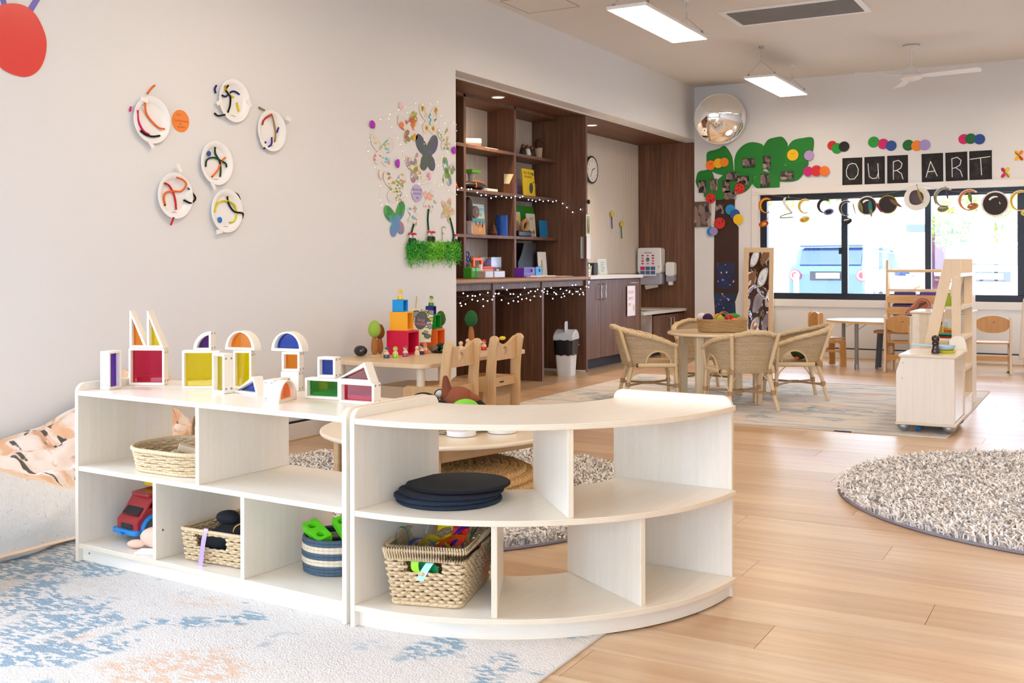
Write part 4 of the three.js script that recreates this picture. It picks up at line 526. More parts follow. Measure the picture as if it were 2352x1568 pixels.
// ================================================================ LOW ROUND TABLE
{
  const cx = -2.507, cz = -3.853, h = 0.3, o = thing('low_round_table', 'low round birch table holding a basket of hand puppets', 'table', [cx, 0, cz], -0.274);
  part('top', lathe([[0, h - 0.02], [0.51, h - 0.02], [0.519, h - 0.016], [0.521, h - 0.01], [0.519, h - 0.003], [0.512, h], [0, h]], 80), phys(0xeedcc0, 0.35, { clearcoat: 0.4, clearcoatRoughness: 0.2 }), o);
  for (let k = 0; k < 4; k++) { const a = k * PI / 2; part('apron', T(board(0.6, 0.06, 0.018, 0.001), 0, 0, 0), [M.birch, M.birch], o, [0.31 * Math.sin(a), h - 0.05, 0.31 * Math.cos(a)], [0, a, 0]); part('leg', T(ext(rrect(0.04, 0.04, 0.012), h - 0.03, 0.002), 0, 0, 0, PI / 2), M.birch, o, [0.445 * Math.sin(a + PI / 4), (h - 0.02) / 2 + 0.005, 0.445 * Math.cos(a + PI / 4)]); }
  const bk = thing('puppet_basket', 'round flat woven basket of hand puppets on the low table', 'basket', [-2.43, h + 0.001, -3.80]); part('weave', T(weaveRows(0.30, 0.30, 0.33, 0.33, 0.05, 7, 0, 0.003, 26, 90, null, true), 0, 0.004, 0), ropeMat(0xd9c8a8), bk); part('base', cyl(0.15, 0.15, 0.006, 0, 0.004, 0, 32), M.seagrass, bk);
  const plush = c => std(c, 0.95, { bumpMap: txFuzz, bumpScale: 0.0015 }), R = new THREE.Vector3(0.872, 0, -0.489), Fw = new THREE.Vector3(-0.489, 0, -0.872);
  const at = (r, f, y) => [-2.40 + R.x * r + Fw.x * f, y, -3.74 + R.z * r + Fw.z * f];
  solo('hand_puppet', 'black velvet hand puppet lumped at the left of the pile', 'hand puppet', blob(0.062, 1.15, 0.85, 1, 0.07, 4, 61), plush(0x08080a), at(-0.1, 0, h + 0.11), [0, 0.3, -0.35], 'hand puppets in the basket');
  solo('hand_puppet', 'black hand puppet head drooping over the basket front', 'hand puppet', blob(0.05, 1, 0.95, 1, 0.05, 4, 62), plush(0x0a0a0c), at(-0.035, -0.06, h + 0.09), [0, 0, 0], 'hand puppets in the basket');
  let p = thing('hand_puppet', 'brown plush hand puppet with a pointed ear on top of the pile', 'hand puppet', at(0.03, 0.05, h + 0.085), 29 * DEG, 'hand puppets in the basket'); part('body', T(blob(0.075, 1.1, 0.95, 0.9, 0.1, 5, 63), 0, 0.03, 0), plush(0x8a4a2c), p); part('ear', T(lathe([[0.0, 0.085], [0.009, 0.08], [0.015, 0.06], [0.02, 0.035], [0.034, 0.0], [0.03, -0.03], [0, -0.04]], 16), -0.04, 0.06, 0, 0, 0, 0.12), plush(0x8a4a2c), p); part('snout', T(blob(0.035, 1.5, 0.8, 0.9, 0.06, 4, 64), 0.06, 0.045, 0.01, 0, 0, -0.4), plush(0x8a4a2c), p);
  p = thing('hand_puppet', 'bright green hand puppet with a stitched face at the front', 'hand puppet', at(0.065, -0.05, h + 0.078), 29 * DEG, 'hand puppets in the basket'); part('head', T(blob(0.052, 1.15, 0.85, 0.95, 0.05, 4, 66), 0, 0.02, 0), plush(0x7cc93c), p); part('brow_seam', tube([[-0.01, 0.045, 0.045], [0.0, 0.03, 0.054], [0.02, 0.03, 0.05]], 0.002, 10, 5), paint(0x4f9a20, 0.9), p);
  solo('hand_puppet', 'black sleeve of a hand puppet trailing off the right side', 'hand puppet', T(lathe([[0, 0.1], [0.02, 0.095], [0.03, 0.04], [0.04, -0.03], [0.02, -0.05], [0, -0.05]], 14), 0, 0, 0, 0, 0, -1.0), plush(0x0b0b0d), at(0.13, 0.03, h + 0.08), [0, 29 * DEG, -1.2], 'hand puppets in the basket');
  p = thing('hand_puppet', 'small white puppet head with black eyes between black and brown ones', 'hand puppet', at(-0.045, 0.05, h + 0.15), 29 * DEG, 'hand puppets in the basket'); part('head', sph(0.02), plush(0xf2eeea), p); part('nose', sph(0.014, 0.02, -0.018, 0.008), plush(0xeed9c4), p); part('stripe', T(new THREE.TorusGeometry(0.0203, 0.003, 6, 20, PI), 0, 0, 0, 0.3, 0.4), paint(0x101010, 0.8), p);
  solo('hand_puppet', 'white puppet body squeezed between the black and green ones', 'hand puppet', blob(0.04, 1, 0.9, 1, 0.04, 3, 69), plush(0xeceaea), at(0.0, -0.055, h + 0.06), [0, 0, 0], 'hand puppets in the basket');
  const plate = (l, x, z, c) => { const s = thing('wood_slice', l, 'picture disc', [x, h + 0.001, z], 0, 'white picture discs on the low table'); part('disc', lathe([[0, 0], [0.058, 0], [0.06, 0.003], [0.06, 0.02], [0.057, 0.023], [0, 0.023]], 40), M.whitePlastic, s); part('picture', join(T(ribbon([[-0.035, 0, 0.01], [0, 0, -0.006], [0.03, 0, 0.012]], 0.016, [0, 0, 1]), 0, 0.0236, 0), T(ribbon([[-0.02, 0, 0.02], [0.01, 0, 0.012], [0.035, 0, -0.012]], 0.006, [0, 0, 1]), 0, 0.0237, 0)), std(c, 0.6, { side: THREE.DoubleSide }), s); };
  plate('white disc with a brown picture on the low table', -2.302, -3.678, 0x7a4d2c); plate('white disc with a blue picture on the low table', -2.196, -3.824, 0x3a5f9a);
  // braided jute pouf
  const pf = thing('jute_pouf', 'flat braided jute floor pouf under the low table', 'pouf', [-2.44, 0.012, -3.72]), gs = [];
  const braid = (r, y, s) => { const n = Math.round(2 * PI * r / 0.011), turns = Math.round(2 * PI * r / 0.075); for (let k = 0; k < 3; k++) { const pts = []; for (let i = 0; i < n; i++) { const a = i / n * 2 * PI, f = i / n * turns * 2 * PI + k * 2 * PI / 3; const q = r + 0.012 * Math.sin(f); pts.push([q * Math.cos(a), y + 0.008 * Math.sin(2 * f), q * Math.sin(a)]); } gs.push(rope(pts, 0.0115, true, 0.03, 6)); } };
  for (const [r, y] of [[0.37, 0.03], [0.4, 0.058], [0.4, 0.09], [0.38, 0.118], [0.345, 0.135], [0.31, 0.14], [0.275, 0.143], [0.24, 0.145], [0.205, 0.146], [0.17, 0.147], [0.13, 0.147], [0.09, 0.147], [0.05, 0.147]]) braid(r, y);
  part('braid', join(gs), std(0xd2ab70, 0.75, { bumpMap: txTwist, bumpScale: 0.001 }), pf); part('core', lathe([[0, 0.005], [0.36, 0.005], [0.385, 0.05], [0.385, 0.1], [0.33, 0.13], [0, 0.138]], 40), paint(0x8a6a3e, 0.9), pf);
}
// ================================================================ TOY TABLE BY THE WALL
{
  const h = 0.45, x0 = -3.93, x1 = -3.24, z0 = -4.80, z1 = -5.99, cx = (x0 + x1) / 2, cz = (z0 + z1) / 2;
  const top = phys(0xe6cda6, 0.4, { clearcoat: 0.3, clearcoatRoughness: 0.25 });
  const o = thing('toy_table', 'rectangular pale wood table with small world toys along the wall', 'table', [cx, 0, cz]);
  part('top', T(ext(rrect(x1 - x0, z0 - z1, 0.07), 0.024, 0.004), 0, h - 0.012, 0, PI / 2), top, o);
  for (const sx of [-1, 1]) for (const sz of [-1, 1]) { part('leg', cyl(0.022, 0.024, h - 0.03, sx * (x1 - x0 - 0.14) / 2, (h - 0.02) / 2, sz * (z0 - z1 - 0.14) / 2, 20), std(0xe9dcc4, 0.4), o); }
  // chairs with a wavy pierced back
  const sp = new THREE.Shape(); sp.moveTo(-0.13, 0); sp.lineTo(-0.085, 0); sp.quadraticCurveTo(-0.085, 0.12, -0.09, 0.25); sp.lineTo(0.1, 0.25); sp.lineTo(0.115, 0.0); sp.lineTo(0.165, 0.0); sp.lineTo(0.15, 0.29); sp.quadraticCurveTo(0.15, 0.325, 0.115, 0.325); sp.lineTo(-0.088, 0.325); sp.quadraticCurveTo(-0.095, 0.45, -0.115, 0.55); sp.absarc(-0.143, 0.55, 0.028, 0, PI, false); sp.quadraticCurveTo(-0.15, 0.45, -0.148, 0.325); sp.quadraticCurveTo(-0.15, 0.15, -0.13, 0);
  const sideG = T(plySheet(sp, 0.022), 0, 0, 0, 0, -PI / 2);
  const bs = new THREE.Shape(); bs.moveTo(-0.135, 0.43); bs.lineTo(0.135, 0.43); bs.lineTo(0.135, 0.565); bs.bezierCurveTo(0.09, 0.555, 0.06, 0.52, 0, 0.52); bs.bezierCurveTo(-0.06, 0.52, -0.09, 0.555, -0.135, 0.565); bs.closePath(); bs.holes.push(circlePath(0, 0.483, 0.026));
  function armlessChair(label, x, z, turn) {
    const c = thing('wooden_chair', label, 'chair', [x, 0, z], turn, 'birch chairs at the toy table');
    for (const s of [-1, 1]) part('side_frame', sideG, [M.birch, M.birch], c, [s * 0.147, 0, 0]);
    part('backrest', plySheet(bs, 0.02), [M.birch, M.birch], c, [0, 0, -0.122], [0.0, 0, 0]); part('seat', T(ext(rrect(0.27, 0.25, 0.02), 0.016, 0.003), 0, 0, 0, PI / 2), M.birch, c, [0, 0.318, 0.02]); part('rear_rail', board(0.27, 0.05, 0.018, 0.002), [M.birch, M.birch], c, [0, 0.3, -0.115]); part('front_rail', board(0.27, 0.04, 0.018, 0.002), [M.birch, M.birch], c, [0, 0.29, 0.12]);
    for (const s of [-1, 1]) for (const [y, z2] of [[0.52, -0.135], [0.3, -0.118]]) part('screw', screwG, M.screw, c, [s * 0.1585, y, z2], [0, PI / 2, 0]);
    part('maker_stamp', box(0.05, 0.009, 0.0006, 0.03, 0.3, -0.1245, 0.0001), M.hookBlack, c);
    return c;
  }
  armlessChair('birch chair with wavy pierced back nearest the puppets', -3.26, -5.0, -PI / 2); armlessChair('birch chair with wavy pierced back nearer the waste bin', -3.26, -5.49, -PI / 2);
  { const c = thing('low_bench', 'low wooden bench with a cut out end under the toy table', 'bench', [-3.72, 0, -5.35]); const e = rrect(0.26, 0.27, 0.03, THREE.Shape, 0, 0.135); e.holes.push(rrect(0.16, 0.12, 0.02, THREE.Path, 0.02, 0.09)); for (const z of [-0.16, 0.16]) part('end_panel', plySheet(e, 0.018), [top, top], c, [0, 0.0, z]); part('seat', box(0.24, 0.016, 0.32, 0, 0.262, 0), M.birch, c); }
  // small toys on the table
  const y = h + 0.0005, cubeM = {};
  const opencube = (l, c, s, x, z, yy, turn) => { const m = thing('stacking_box', l, 'stacking box', [x, yy, z], turn, 'rainbow stacking boxes'), t = s * 0.07, mm = std(c, 0.6, { bumpMap: txFuzz, bumpScale: 0.0004 }); const r = rrect(s, s, 0.002, THREE.Shape, 0, s / 2); r.holes.push(rrect(s - 2 * t, s - 2 * t, 0.001, THREE.Path, 0, s / 2)); part('walls', T(ext(r, s, 0.001), 0, 0, 0, 0, PI / 2), mm, m); part('back', box(t, s - 2 * t, s - 2 * t, -s / 2 + t / 2, s / 2, 0, 0), mm, m); };
  opencube('large crimson stacking box at the foot of the tall tower', 0xd8013f, 0.144, -3.742, -5.315, y, 0.1); opencube('amber yellow stacking box in the middle of the tall tower', 0xfbb010, 0.112, -3.752, -5.315, y + 0.1445, 0.28); opencube('sky blue stacking box at the top of the tall tower', 0x0a9be6, 0.072, -3.762, -5.315, y + 0.257, 0.2);
  opencube('orange stacking box at the foot of the short tower', 0xf06a10, 0.124, -3.845, -5.79, y, 0.16); opencube('green stacking box in the middle of the short tower', 0x06971c, 0.093, -3.85, -5.79, y + 0.1245, 0.16); opencube('indigo stacking box at the top of the short tower', 0x2d2a86, 0.054, -3.855, -5.79, y + 0.218, 0.2);
  const wood = std(0xe8c9a2, 0.5); const bodyG = lathe([[0, 0], [0.0165, 0], [0.0175, 0.003], [0.0165, 0.015], [0.0152, 0.02]], 18), torsoG = lathe([[0.0152, 0.02], [0.0135, 0.028], [0.0105, 0.033], [0.0065, 0.036], [0, 0.037]], 18), headG = sph(0.0128, 0, 0.047, 0), hairG = T(new THREE.SphereGeometry(0.0133, 16, 10, 0, PI * 2, 0, PI * 0.42), 0, 0.047, 0, 0.35, 0, -0.35);
  const peg = (l, c, x, z, yy = y, k = 1.0, hat = true) => { const m = thing('peg_doll', l, 'peg doll', [x, yy, z], 29 * DEG + 0.2, 'wooden peg dolls'); m.scale.setScalar(k); part('base', bodyG, c ? phys(c, 0.3, { clearcoat: 0.3 }) : wood, m); part('torso', torsoG, wood, m); part('head', headG, wood, m); if (c && hat) part('hair', hairG, phys(c, 0.35), m); };
  peg('yellow peg doll standing on the blue stacking box', 0xf6cf12, -3.76, -5.315, y + 0.3295, 1.08); peg('green peg doll standing on the indigo stacking box', 0x0c9a2a, -3.852, -5.79, y + 0.2725, 1.1);
  peg('slate grey peg doll at the table edge beside the light green tree', 0x3d4860, -3.671, -5.049, y, 1.05); peg('lime green peg doll in front of the crimson box', 0x9ad61a, -3.645, -5.1, y, 1.08); peg('mauve peg doll in front of the crimson box', 0x9a4a78, -3.63, -5.18, y, 1.05); peg('plain unpainted peg doll beside the navy one', 0, -3.612, -5.275, y, 0.95); peg('navy peg doll at the right of the crimson box', 0x141a66, -3.628, -5.345, y, 1.05); peg('orange peg doll behind the navy one', 0xf2711c, -3.64, -5.4, y, 1.1);
  for (const [l, c, x, z] of [['plain peg doll near the end of the toy table', 0, -3.52, -5.62], ['red peg doll near the end of the toy table', 0xc81a2e, -3.47, -5.66], ['plain peg doll behind the red one on the toy table', 0, -3.6, -5.83], ['red and white peg doll beside the dark green tree', 0xd2202c, -3.46, -5.8], ['crimson peg doll farthest along the toy table', 0xc0142c, -3.42, -5.88]]) peg(l, c, x, z, y, 1.1);
  solo('toy_fruit', 'small yellow and black toy bug beside the peg dolls', 'toy', blob(0.016, 1.4, 0.8, 0.9, 0.04, 3, 71, 3), paint(0xd9c41a, 0.5), [-3.45, y + 0.045, -5.72]); solo('toy_fruit', 'small yellow toy flower at the far table end', 'toy', blob(0.018, 1.2, 0.7, 1, 0.06, 5, 72, 3), paint(0xf0d020, 0.5), [-3.4, y + 0.07, -5.93]);
  const feltTree = (l, c, x, z, th, r, hh, base) => { const m = thing('felt_tree', l, 'toy tree', [x, y, z], 0, 'felt toy trees'); part('trunk', T(blob(0.02, 1, th / 0.04, 1, 0.06, 9, 81, 4), 0, th / 2 + 0.004, 0), std(0xc79a66, 0.7, { map: txBirch }), m); part('crown', T(lathe([[0, 0], [r * 0.45, 0.002], [r * 0.85, hh * 0.2], [r, hh * 0.42], [r * 0.86, hh * 0.7], [r * 0.5, hh * 0.93], [0, hh]], 26), 0, th - 0.004, 0), std(c, 0.98, { bumpMap: txFuzz, bumpScale: 0.001 }), m); if (base) part('foot', cyl(0.042, 0.042, 0.012, 0, 0.006, 0, 26), M.card, m); };
  feltTree('light green felt tree on a wooden trunk at the near table end', 0x9fc24a, -3.788, -5.09, 0.118, 0.038, 0.1, true); feltTree('dark green felt tree half hidden behind the orange stacking box', 0x3d6a2a, -3.87, -5.93, 0.14, 0.034, 0.1, false); feltTree('deep green felt tree standing in front of the dark alcove', 0x1f5f2e, -3.64, -5.94, 0.14, 0.043, 0.108, false); feltTree('rust brown felt tree hidden behind the light green one', 0x8a4a24, -3.83, -5.2, 0.1, 0.03, 0.09, false);
  solo('black_stone', 'black shiny stone at the left end of the toy table', 'stone', T(blob(0.034, 1.2, 0.95, 0.9, 0.12, 3, 91), 0, 0.03, 0), phys(0x1c1a1c, 0.2, { clearcoat: 0.5 }), [-3.875, y, -5.07], [0, 0, 0]);
  { const m = thing('stone_tray', 'black tray of dark and green pebbles on the toy table', 'tray', [-3.6, y, -5.53]); part('tray', lathe([[0, 0], [0.06, 0], [0.075, 0.012], [0.07, 0.012], [0.058, 0.004], [0, 0.004]], 30), M.black, m); }
  solo('leaf_stone', 'green felt leaf pebble on the black tray', 'pebble', blob(0.028, 1.5, 0.4, 0.9, 0.05, 3, 95, 3), std(0x3f9a52, 0.6), [-3.56, y + 0.02, -5.52], [0, 0.3, 0.2]); solo('dark_stone', 'dark bottle green pebble on the black tray', 'pebble', blob(0.034, 1.3, 0.8, 1, 0.08, 3, 96, 3), phys(0x12251c, 0.2), [-3.62, y + 0.03, -5.56]); solo('speckled_stone', 'speckled brown shell on the black tray', 'pebble', blob(0.026, 1.2, 0.8, 1, 0.12, 5, 97, 3), phys(0x6a5a48, 0.3), [-3.625, y + 0.025, -5.47]);
  // picture book on a small easel
  { const e = thing('table_easel', 'small wooden easel holding a picture book', 'easel', [-3.80, y, -5.57], 0.62); part('leg', rod([-0.05, 0, 0.03], [-0.01, 0.34, -0.07], 0.005), M.birch, e); part('leg', rod([0.05, 0, 0.03], [0.012, 0.24, -0.045], 0.005), M.birch, e); part('leg', rod([0, 0, -0.09], [-0.004, 0.26, -0.05], 0.005), M.birch, e); part('ledge', box(0.15, 0.012, 0.025, 0, 0.06, 0.028), M.whitePlastic, e);
    const cover = canvasTex(256, 360, (g, w, hh) => { g.fillStyle = '#dfe0b4'; g.fillRect(0, 0, w, hh); const q = rng(5); g.strokeStyle = '#22282c'; for (let i = 0; i < 26; i++) { const x = q() * w, yy = q() * hh, r = 12 + q() * 34; g.beginPath(); for (let k = 0; k <= 14; k++) { const a = k / 14 * 6.283, rr = r * (0.75 + 0.4 * hash2(i, k % 14, 3)); g.lineTo(x + Math.cos(a) * rr * 1.2, yy + Math.sin(a) * rr * 0.8); } g.closePath(); g.fillStyle = ['#5d666b', '#aeb97f', '#d4e3d6', '#8a9096', '#bfc34e'][i % 5]; g.fill(); g.lineWidth = 6; g.stroke(); } g.fillStyle = '#4a5358'; g.beginPath(); g.ellipse(128, 130, 66, 104, 0.1, 0, 6.3); g.fill(); g.stroke(); g.fillStyle = '#c26a76'; g.font = 'bold 46px sans-serif'; g.textAlign = 'center'; g.fillText('bug', 128, 140); g.fillText('homes', 128, 186); });
    const b = thing('picture_book', 'picture book reading bug homes on the small easel', 'book', [-3.80, y + 0.067, -5.57], 0.62); const face = part('cover', unitUV(box(0.145, 0.2, 0.012, 0, 0.1, 0.0, 0.001)), std(0xffffff, 0.4, { map: cover }), b, [0, 0, 0.026], [-0.3, 0, -0.12]); }
}

// ================================================================ WICKER CHAIRS AND ROUND TABLE
txWeave.repeat.set(7, 8); txWeaveC.repeat.set(7, 8);
{
  const A = 0.17, R = 0.19, Larc = PI * R, L = 2 * A + Larc, rimY = t => 0.4 + 0.13 * Math.pow(Math.min(1, 2 * (t < 0.5 ? t : 1 - t) * 1.12), 0.85), lean = t => sst(0.15, 0.5, t < 0.5 ? t : 1 - t);
  // plan point at fraction t along the horseshoe (left arm front -> back -> right arm front), k = 0 at the seat, 1 at the rim
  const plan = (t, k) => { const s = t * L; let x, z; if (s < A) { x = -R; z = A - s; } else if (s < A + Larc) { const a = (s - A) / R; x = -R * Math.cos(a); z = -R * Math.sin(a); } else { x = R; z = s - A - Larc; } const f = 1 + 0.12 * k; return [x * f, z * (z < 0 ? 1 + 0.3 * k : 1) - 0.015 * k * lean(t)]; };
  const archLow = t => { const s = t < 0.5 ? t * L : (1 - t) * L, z = A - s, q = (z - 0.045) / 0.09; return Math.abs(q) < 1 ? 0.275 + 0.088 * Math.sqrt(1 - q * q) : 0.255; };
  const nu = 96, nv = 14, P = [], Uv = [], I = [];
  for (let i = 0; i <= nu; i++) { const t = i / nu; for (let j = 0; j <= nv; j++) { const y = mix(archLow(t), rimY(t), j / nv), k = cl((y - 0.255) / (rimY(t) - 0.255)), [x, z] = plan(t, k); P.push(x, y, z); Uv.push(t * L, y); if (i < nu && j < nv) { const a = i * (nv + 1) + j, b = a + nv + 1; I.push(a, b, a + 1, b, b + 1, a + 1); } } }
  const shell = new THREE.BufferGeometry(); shell.setAttribute('position', new THREE.Float32BufferAttribute(P, 3)); shell.setAttribute('uv', new THREE.Float32BufferAttribute(Uv, 2)); shell.setIndex(I); shell.computeVertexNormals();
  const shellM = M.rattan.clone(); shellM.side = THREE.DoubleSide;
  const braid = []; for (let k = 0; k < 3; k++) { const pts = []; for (let i = 0; i <= 150; i++) { const t = i / 150, [x, z] = plan(t, 1), f = t * 22 * 2 * PI + k * 2 * PI / 3, q = 0.012 * Math.sin(f), d = Math.hypot(x, z) || 1; pts.push([x * (1 + q / d), rimY(t) + 0.007 * Math.sin(2 * f), z + (z / d) * q]); } braid.push(rope(pts, 0.0125, false, 0.02, 6)); }
  const arches = [-1, 1].map(s => { const pts = []; for (let k = 0; k <= 14; k++) { const a = PI * k / 14, z = 0.045 - 0.09 * Math.cos(a), y = 0.275 + 0.088 * Math.sin(a), kk = (y - 0.255) / 0.2; pts.push([s * R * (1 + 0.12 * kk), y, z]); } return rope(pts, 0.007, false, 0.012, 6); });
  const wrap = (a, b, r) => rope([a, [(a[0] + b[0]) / 2, (a[1] + b[1]) / 2, (a[2] + b[2]) / 2], b], r, false, 0.01, 8);
  const canM = std(0xe2c79c, 0.42, { bumpMap: txTwist, bumpScale: 0.0006 });
  function wickerChair(label, x, z, fx, fz) {
    const c = thing('wicker_chair', label, 'chair', [x, 0.0055, z], Math.atan2(fx, fz), 'wicker tub chairs round the table');
    part('shell', shell, shellM, c); part('rim', join(braid), M.cane, c);
    for (const a of arches) part('arm_hoop', a, canM, c);
    part('seat', T(lathe([[0, 0.01], [0.12, 0.008], [0.175, 0.0], [0.182, -0.008], [0.17, -0.014], [0, -0.014]], 36).scale(1, 1, 0.98), 0, 0.275, 0.0), std(0xffffff, 0.55, { map: txWeaveC, bumpMap: txWeave, bumpScale: 0.003 }), c);
    const fr = [[-R, 0.262, A], [R, 0.262, A], [R, 0.262, -0.1], [-R, 0.262, -0.1]]; const rail = []; for (let k = 0; k < 4; k++) rail.push(wrap(fr[k], fr[(k + 1) % 4], 0.017)); part('seat_rail', join(rail), canM, c);
    for (const s of [-1, 1]) {
      part('front_post', join(rod([s * (R + 0.012), 0, A + 0.012], [s * R, 0.262, A], 0.0125), rod([s * R, 0.262, A], [s * R * 1.12, 0.4, A - 0.005], 0.0125), rod([s * (R - 0.014), 0, A + 0.012], [s * (R - 0.016), 0.25, A], 0.009)), canM, c);
      part('rear_post', join(rod([s * 0.175, 0, -0.2], [s * 0.128, 0.262, -0.135], 0.0135), rod([s * 0.128, 0.262, -0.145], [s * 0.165, 0.515, -0.225], 0.0135)), canM, c);
      part('brace_hoop', join(tube([[s * R, 0.12, A], [s * (R - 0.01), 0.2, A - 0.02], [s * R, 0.245, A - 0.06]], 0.004, 10, 5), tube([[s * 0.16, 0.12, -0.17], [s * 0.17, 0.2, -0.12], [s * R, 0.245, -0.06]], 0.004, 10, 5), tube([[s * 0.155, 0.12, -0.17], [s * 0.12, 0.21, -0.15], [s * 0.07, 0.245, -0.14]], 0.004, 10, 5), tube([[s * R, 0.12, A], [s * 0.15, 0.21, A], [s * 0.1, 0.245, A]], 0.004, 10, 5)), canM, c);
      part('binding', join(T(new THREE.CylinderGeometry(0.017, 0.017, 0.03, 10), s * (R + 0.006), 0.12, A + 0.006), T(new THREE.CylinderGeometry(0.018, 0.018, 0.035, 10), s * 0.152, 0.12, -0.17), T(new THREE.CylinderGeometry(0.019, 0.019, 0.05, 10), s * 0.13, 0.27, -0.145)), M.caneDark, c);
    }
    part('stretcher', join(rod([-R, 0.115, A], [0, 0.12, 0.02], 0.008), rod([R, 0.115, A], [0, 0.12, 0.02], 0.008), rod([-0.155, 0.115, -0.17], [0, 0.12, -0.02], 0.008), rod([0.155, 0.115, -0.17], [0, 0.12, -0.02], 0.008), rod([0, 0.12, 0.03], [0, 0.12, -0.03], 0.011)), M.caneDark, c);
    return c;
  }
  wickerChair('wicker tub chair at the left of the round table, side on', -2.95, -7.29, 0.86, -0.5);
  wickerChair('wicker tub chair with its back to the camera in front of the round table', -2.2, -7.13, -0.64, -0.77);
  wickerChair('wicker tub chair at the right of the round table holding a green plush toy', -2.03, -7.86, -0.86, 0.45);
  wickerChair('wicker tub chair mostly hidden behind the round table', -2.80, -8.02, 0.5, 0.86);
  const t = thing('round_table', 'round pale wood table with a vegetable basket among wicker chairs', 'table', [-2.496, 0.0045, -7.544]); const tm = phys(0xe9d3ae, 0.3, { clearcoat: 0.5, clearcoatRoughness: 0.15 }), lm = std(0xe2d0ae, 0.45);
  part('top', lathe([[0, 0.47], [0.37, 0.47], [0.377, 0.474], [0.379, 0.481], [0.376, 0.488], [0.37, 0.491], [0, 0.491]], 64), tm, t);
  for (let k = 0; k < 4; k++) { const a = (9 + 90 * k) * DEG; part('leg', box(0.056, 0.47, 0.056, 0, 0.235, 0, 0.006), lm, t, [0.3 * Math.cos(a), 0, 0.3 * Math.sin(a)], [0, -a + PI / 4, 0]); const b = a + PI / 4, sc = new THREE.Shape(); sc.moveTo(-0.19, 0); sc.lineTo(0.19, 0); sc.lineTo(0.19, -0.05); sc.bezierCurveTo(0.15, -0.05, 0.14, -0.1, 0.1, -0.075); sc.bezierCurveTo(0.06, -0.045, 0.03, -0.04, 0, -0.04); sc.bezierCurveTo(-0.03, -0.04, -0.06, -0.045, -0.1, -0.075); sc.bezierCurveTo(-0.14, -0.1, -0.15, -0.05, -0.19, -0.05); sc.closePath(); part('apron', ext(sc, 0.02, 0.002), lm, t, [0.21 * Math.cos(b), 0.47, 0.21 * Math.sin(b)], [0, -b + PI / 2, 0]); }
  const bx = -2.47, bz = -7.53, by = 0.497, b = thing('vegetable_basket', 'oval woven basket of felt vegetables on the round table', 'basket', [bx, by, bz], 29.3 * DEG);
  part('weave', T(weaveRows(0.335, 0.22, 0.35, 0.235, 0.082, 10, 0.42, 0.003, 34, 130), 0, 0.004, 0), ropeMat(0xd9c199), b); part('base', T(ext(rrect(0.32, 0.21, 0.08), 0.006, 0.001), 0, 0.004, 0, PI / 2), M.seagrass, b); part('rim', ringRope(0.354, 0.24, 0.42, 0.088, 0.006, 100, false, 0.012), ropeMat(0xcdb48c), b);
  for (const [z, x] of [[0.115, -0.02], [-0.115, 0.035]]) { const hp = []; for (let k = 0; k <= 14; k++) { const a = PI * k / 14; hp.push([x - 0.048 * Math.cos(a), 0.085 + 0.055 * Math.sin(a), z]); } part('handle', rope(hp, 0.0045, false, 0.012, 6), M.ropeDark, b); }
  const RR = [0.872, -0.489], FF = [0.489, 0.872]; const veg = (n, l, g, m, r, f, y) => solo(n, l, 'felt vegetable', g, m, [bx + RR[0] * r + FF[0] * f, by + y, bz + RR[1] * r + FF[1] * f], [0, 29.3 * DEG, 0], 'felt vegetables in the basket'); const fz = c => std(c, 0.95, { bumpMap: txFuzz, bumpScale: 0.001 });
  veg('felt_beetroot', 'dark purple felt vegetable at the left of the basket', blob(0.038, 1, 0.95, 1, 0.02, 3, 301), fz(0x3a1a3e), -0.11, 0.03, 0.098); veg('felt_onion', 'white and maroon striped felt vegetable behind the purple one', blob(0.032, 1.1, 1, 1, 0.03, 3, 302), fz(0xded2cc), -0.145, -0.02, 0.105); veg('felt_lime', 'yellow green felt fruit in the middle of the basket', blob(0.033, 1.2, 0.85, 1, 0.03, 3, 303), fz(0xa8b23e), -0.03, 0.05, 0.09); veg('felt_egg', 'orange and white felt slice behind the yellow green one', blob(0.032, 1, 1, 0.8, 0.03, 3, 304), fz(0xf2900f), -0.025, -0.02, 0.1); veg('felt_tomato', 'red felt vegetable in the middle of the basket', blob(0.034, 1.1, 0.9, 1, 0.03, 3, 305), fz(0xbb1522), 0.045, 0.03, 0.096); veg('felt_cucumber', 'long green felt vegetable at the back of the basket', blob(0.03, 1.9, 0.9, 0.9, 0.02, 3, 306), fz(0x3f8f3a), 0.085, -0.04, 0.105); veg('felt_carrot', 'small orange felt vegetable at the basket front', blob(0.02, 1.3, 0.8, 1, 0.03, 3, 307), fz(0xef7a3a), 0.075, 0.075, 0.088); veg('felt_potato', 'tan felt vegetable at the right of the basket', blob(0.028, 1.4, 0.7, 1, 0.03, 3, 308), fz(0xab9066), 0.135, 0.02, 0.09);
  const pl = thing('plush_toy', 'olive green plush toy with round white eye in the right wicker chair', 'soft toy', [-1.975, 0.3, -7.78], 0.6); part('body', T(blob(0.085, 0.8, 1.0, 0.9, 0.03, 3, 311), 0, 0.08, 0), fz(0x3f4d2c), pl); part('eye', T(sph(0.026, 0, 0, 0, 1, 0.8, 0.35), -0.02, 0.13, 0.075), paint(0xeedfce, 0.6), pl); part('pupil', sph(0.007, -0.026, 0.132, 0.085), M.hookBlack, pl); part('hand', T(blob(0.022, 1.3, 1.6, 0.7, 0.12, 6, 312, 3), 0.045, 0.04, 0.075), paint(0xd8c3b0, 0.9), pl); part('foot', sph(0.014, -0.045, 0.012, 0.07, 1.4, 0.7, 1), paint(0xd9582a, 0.8), pl);
}
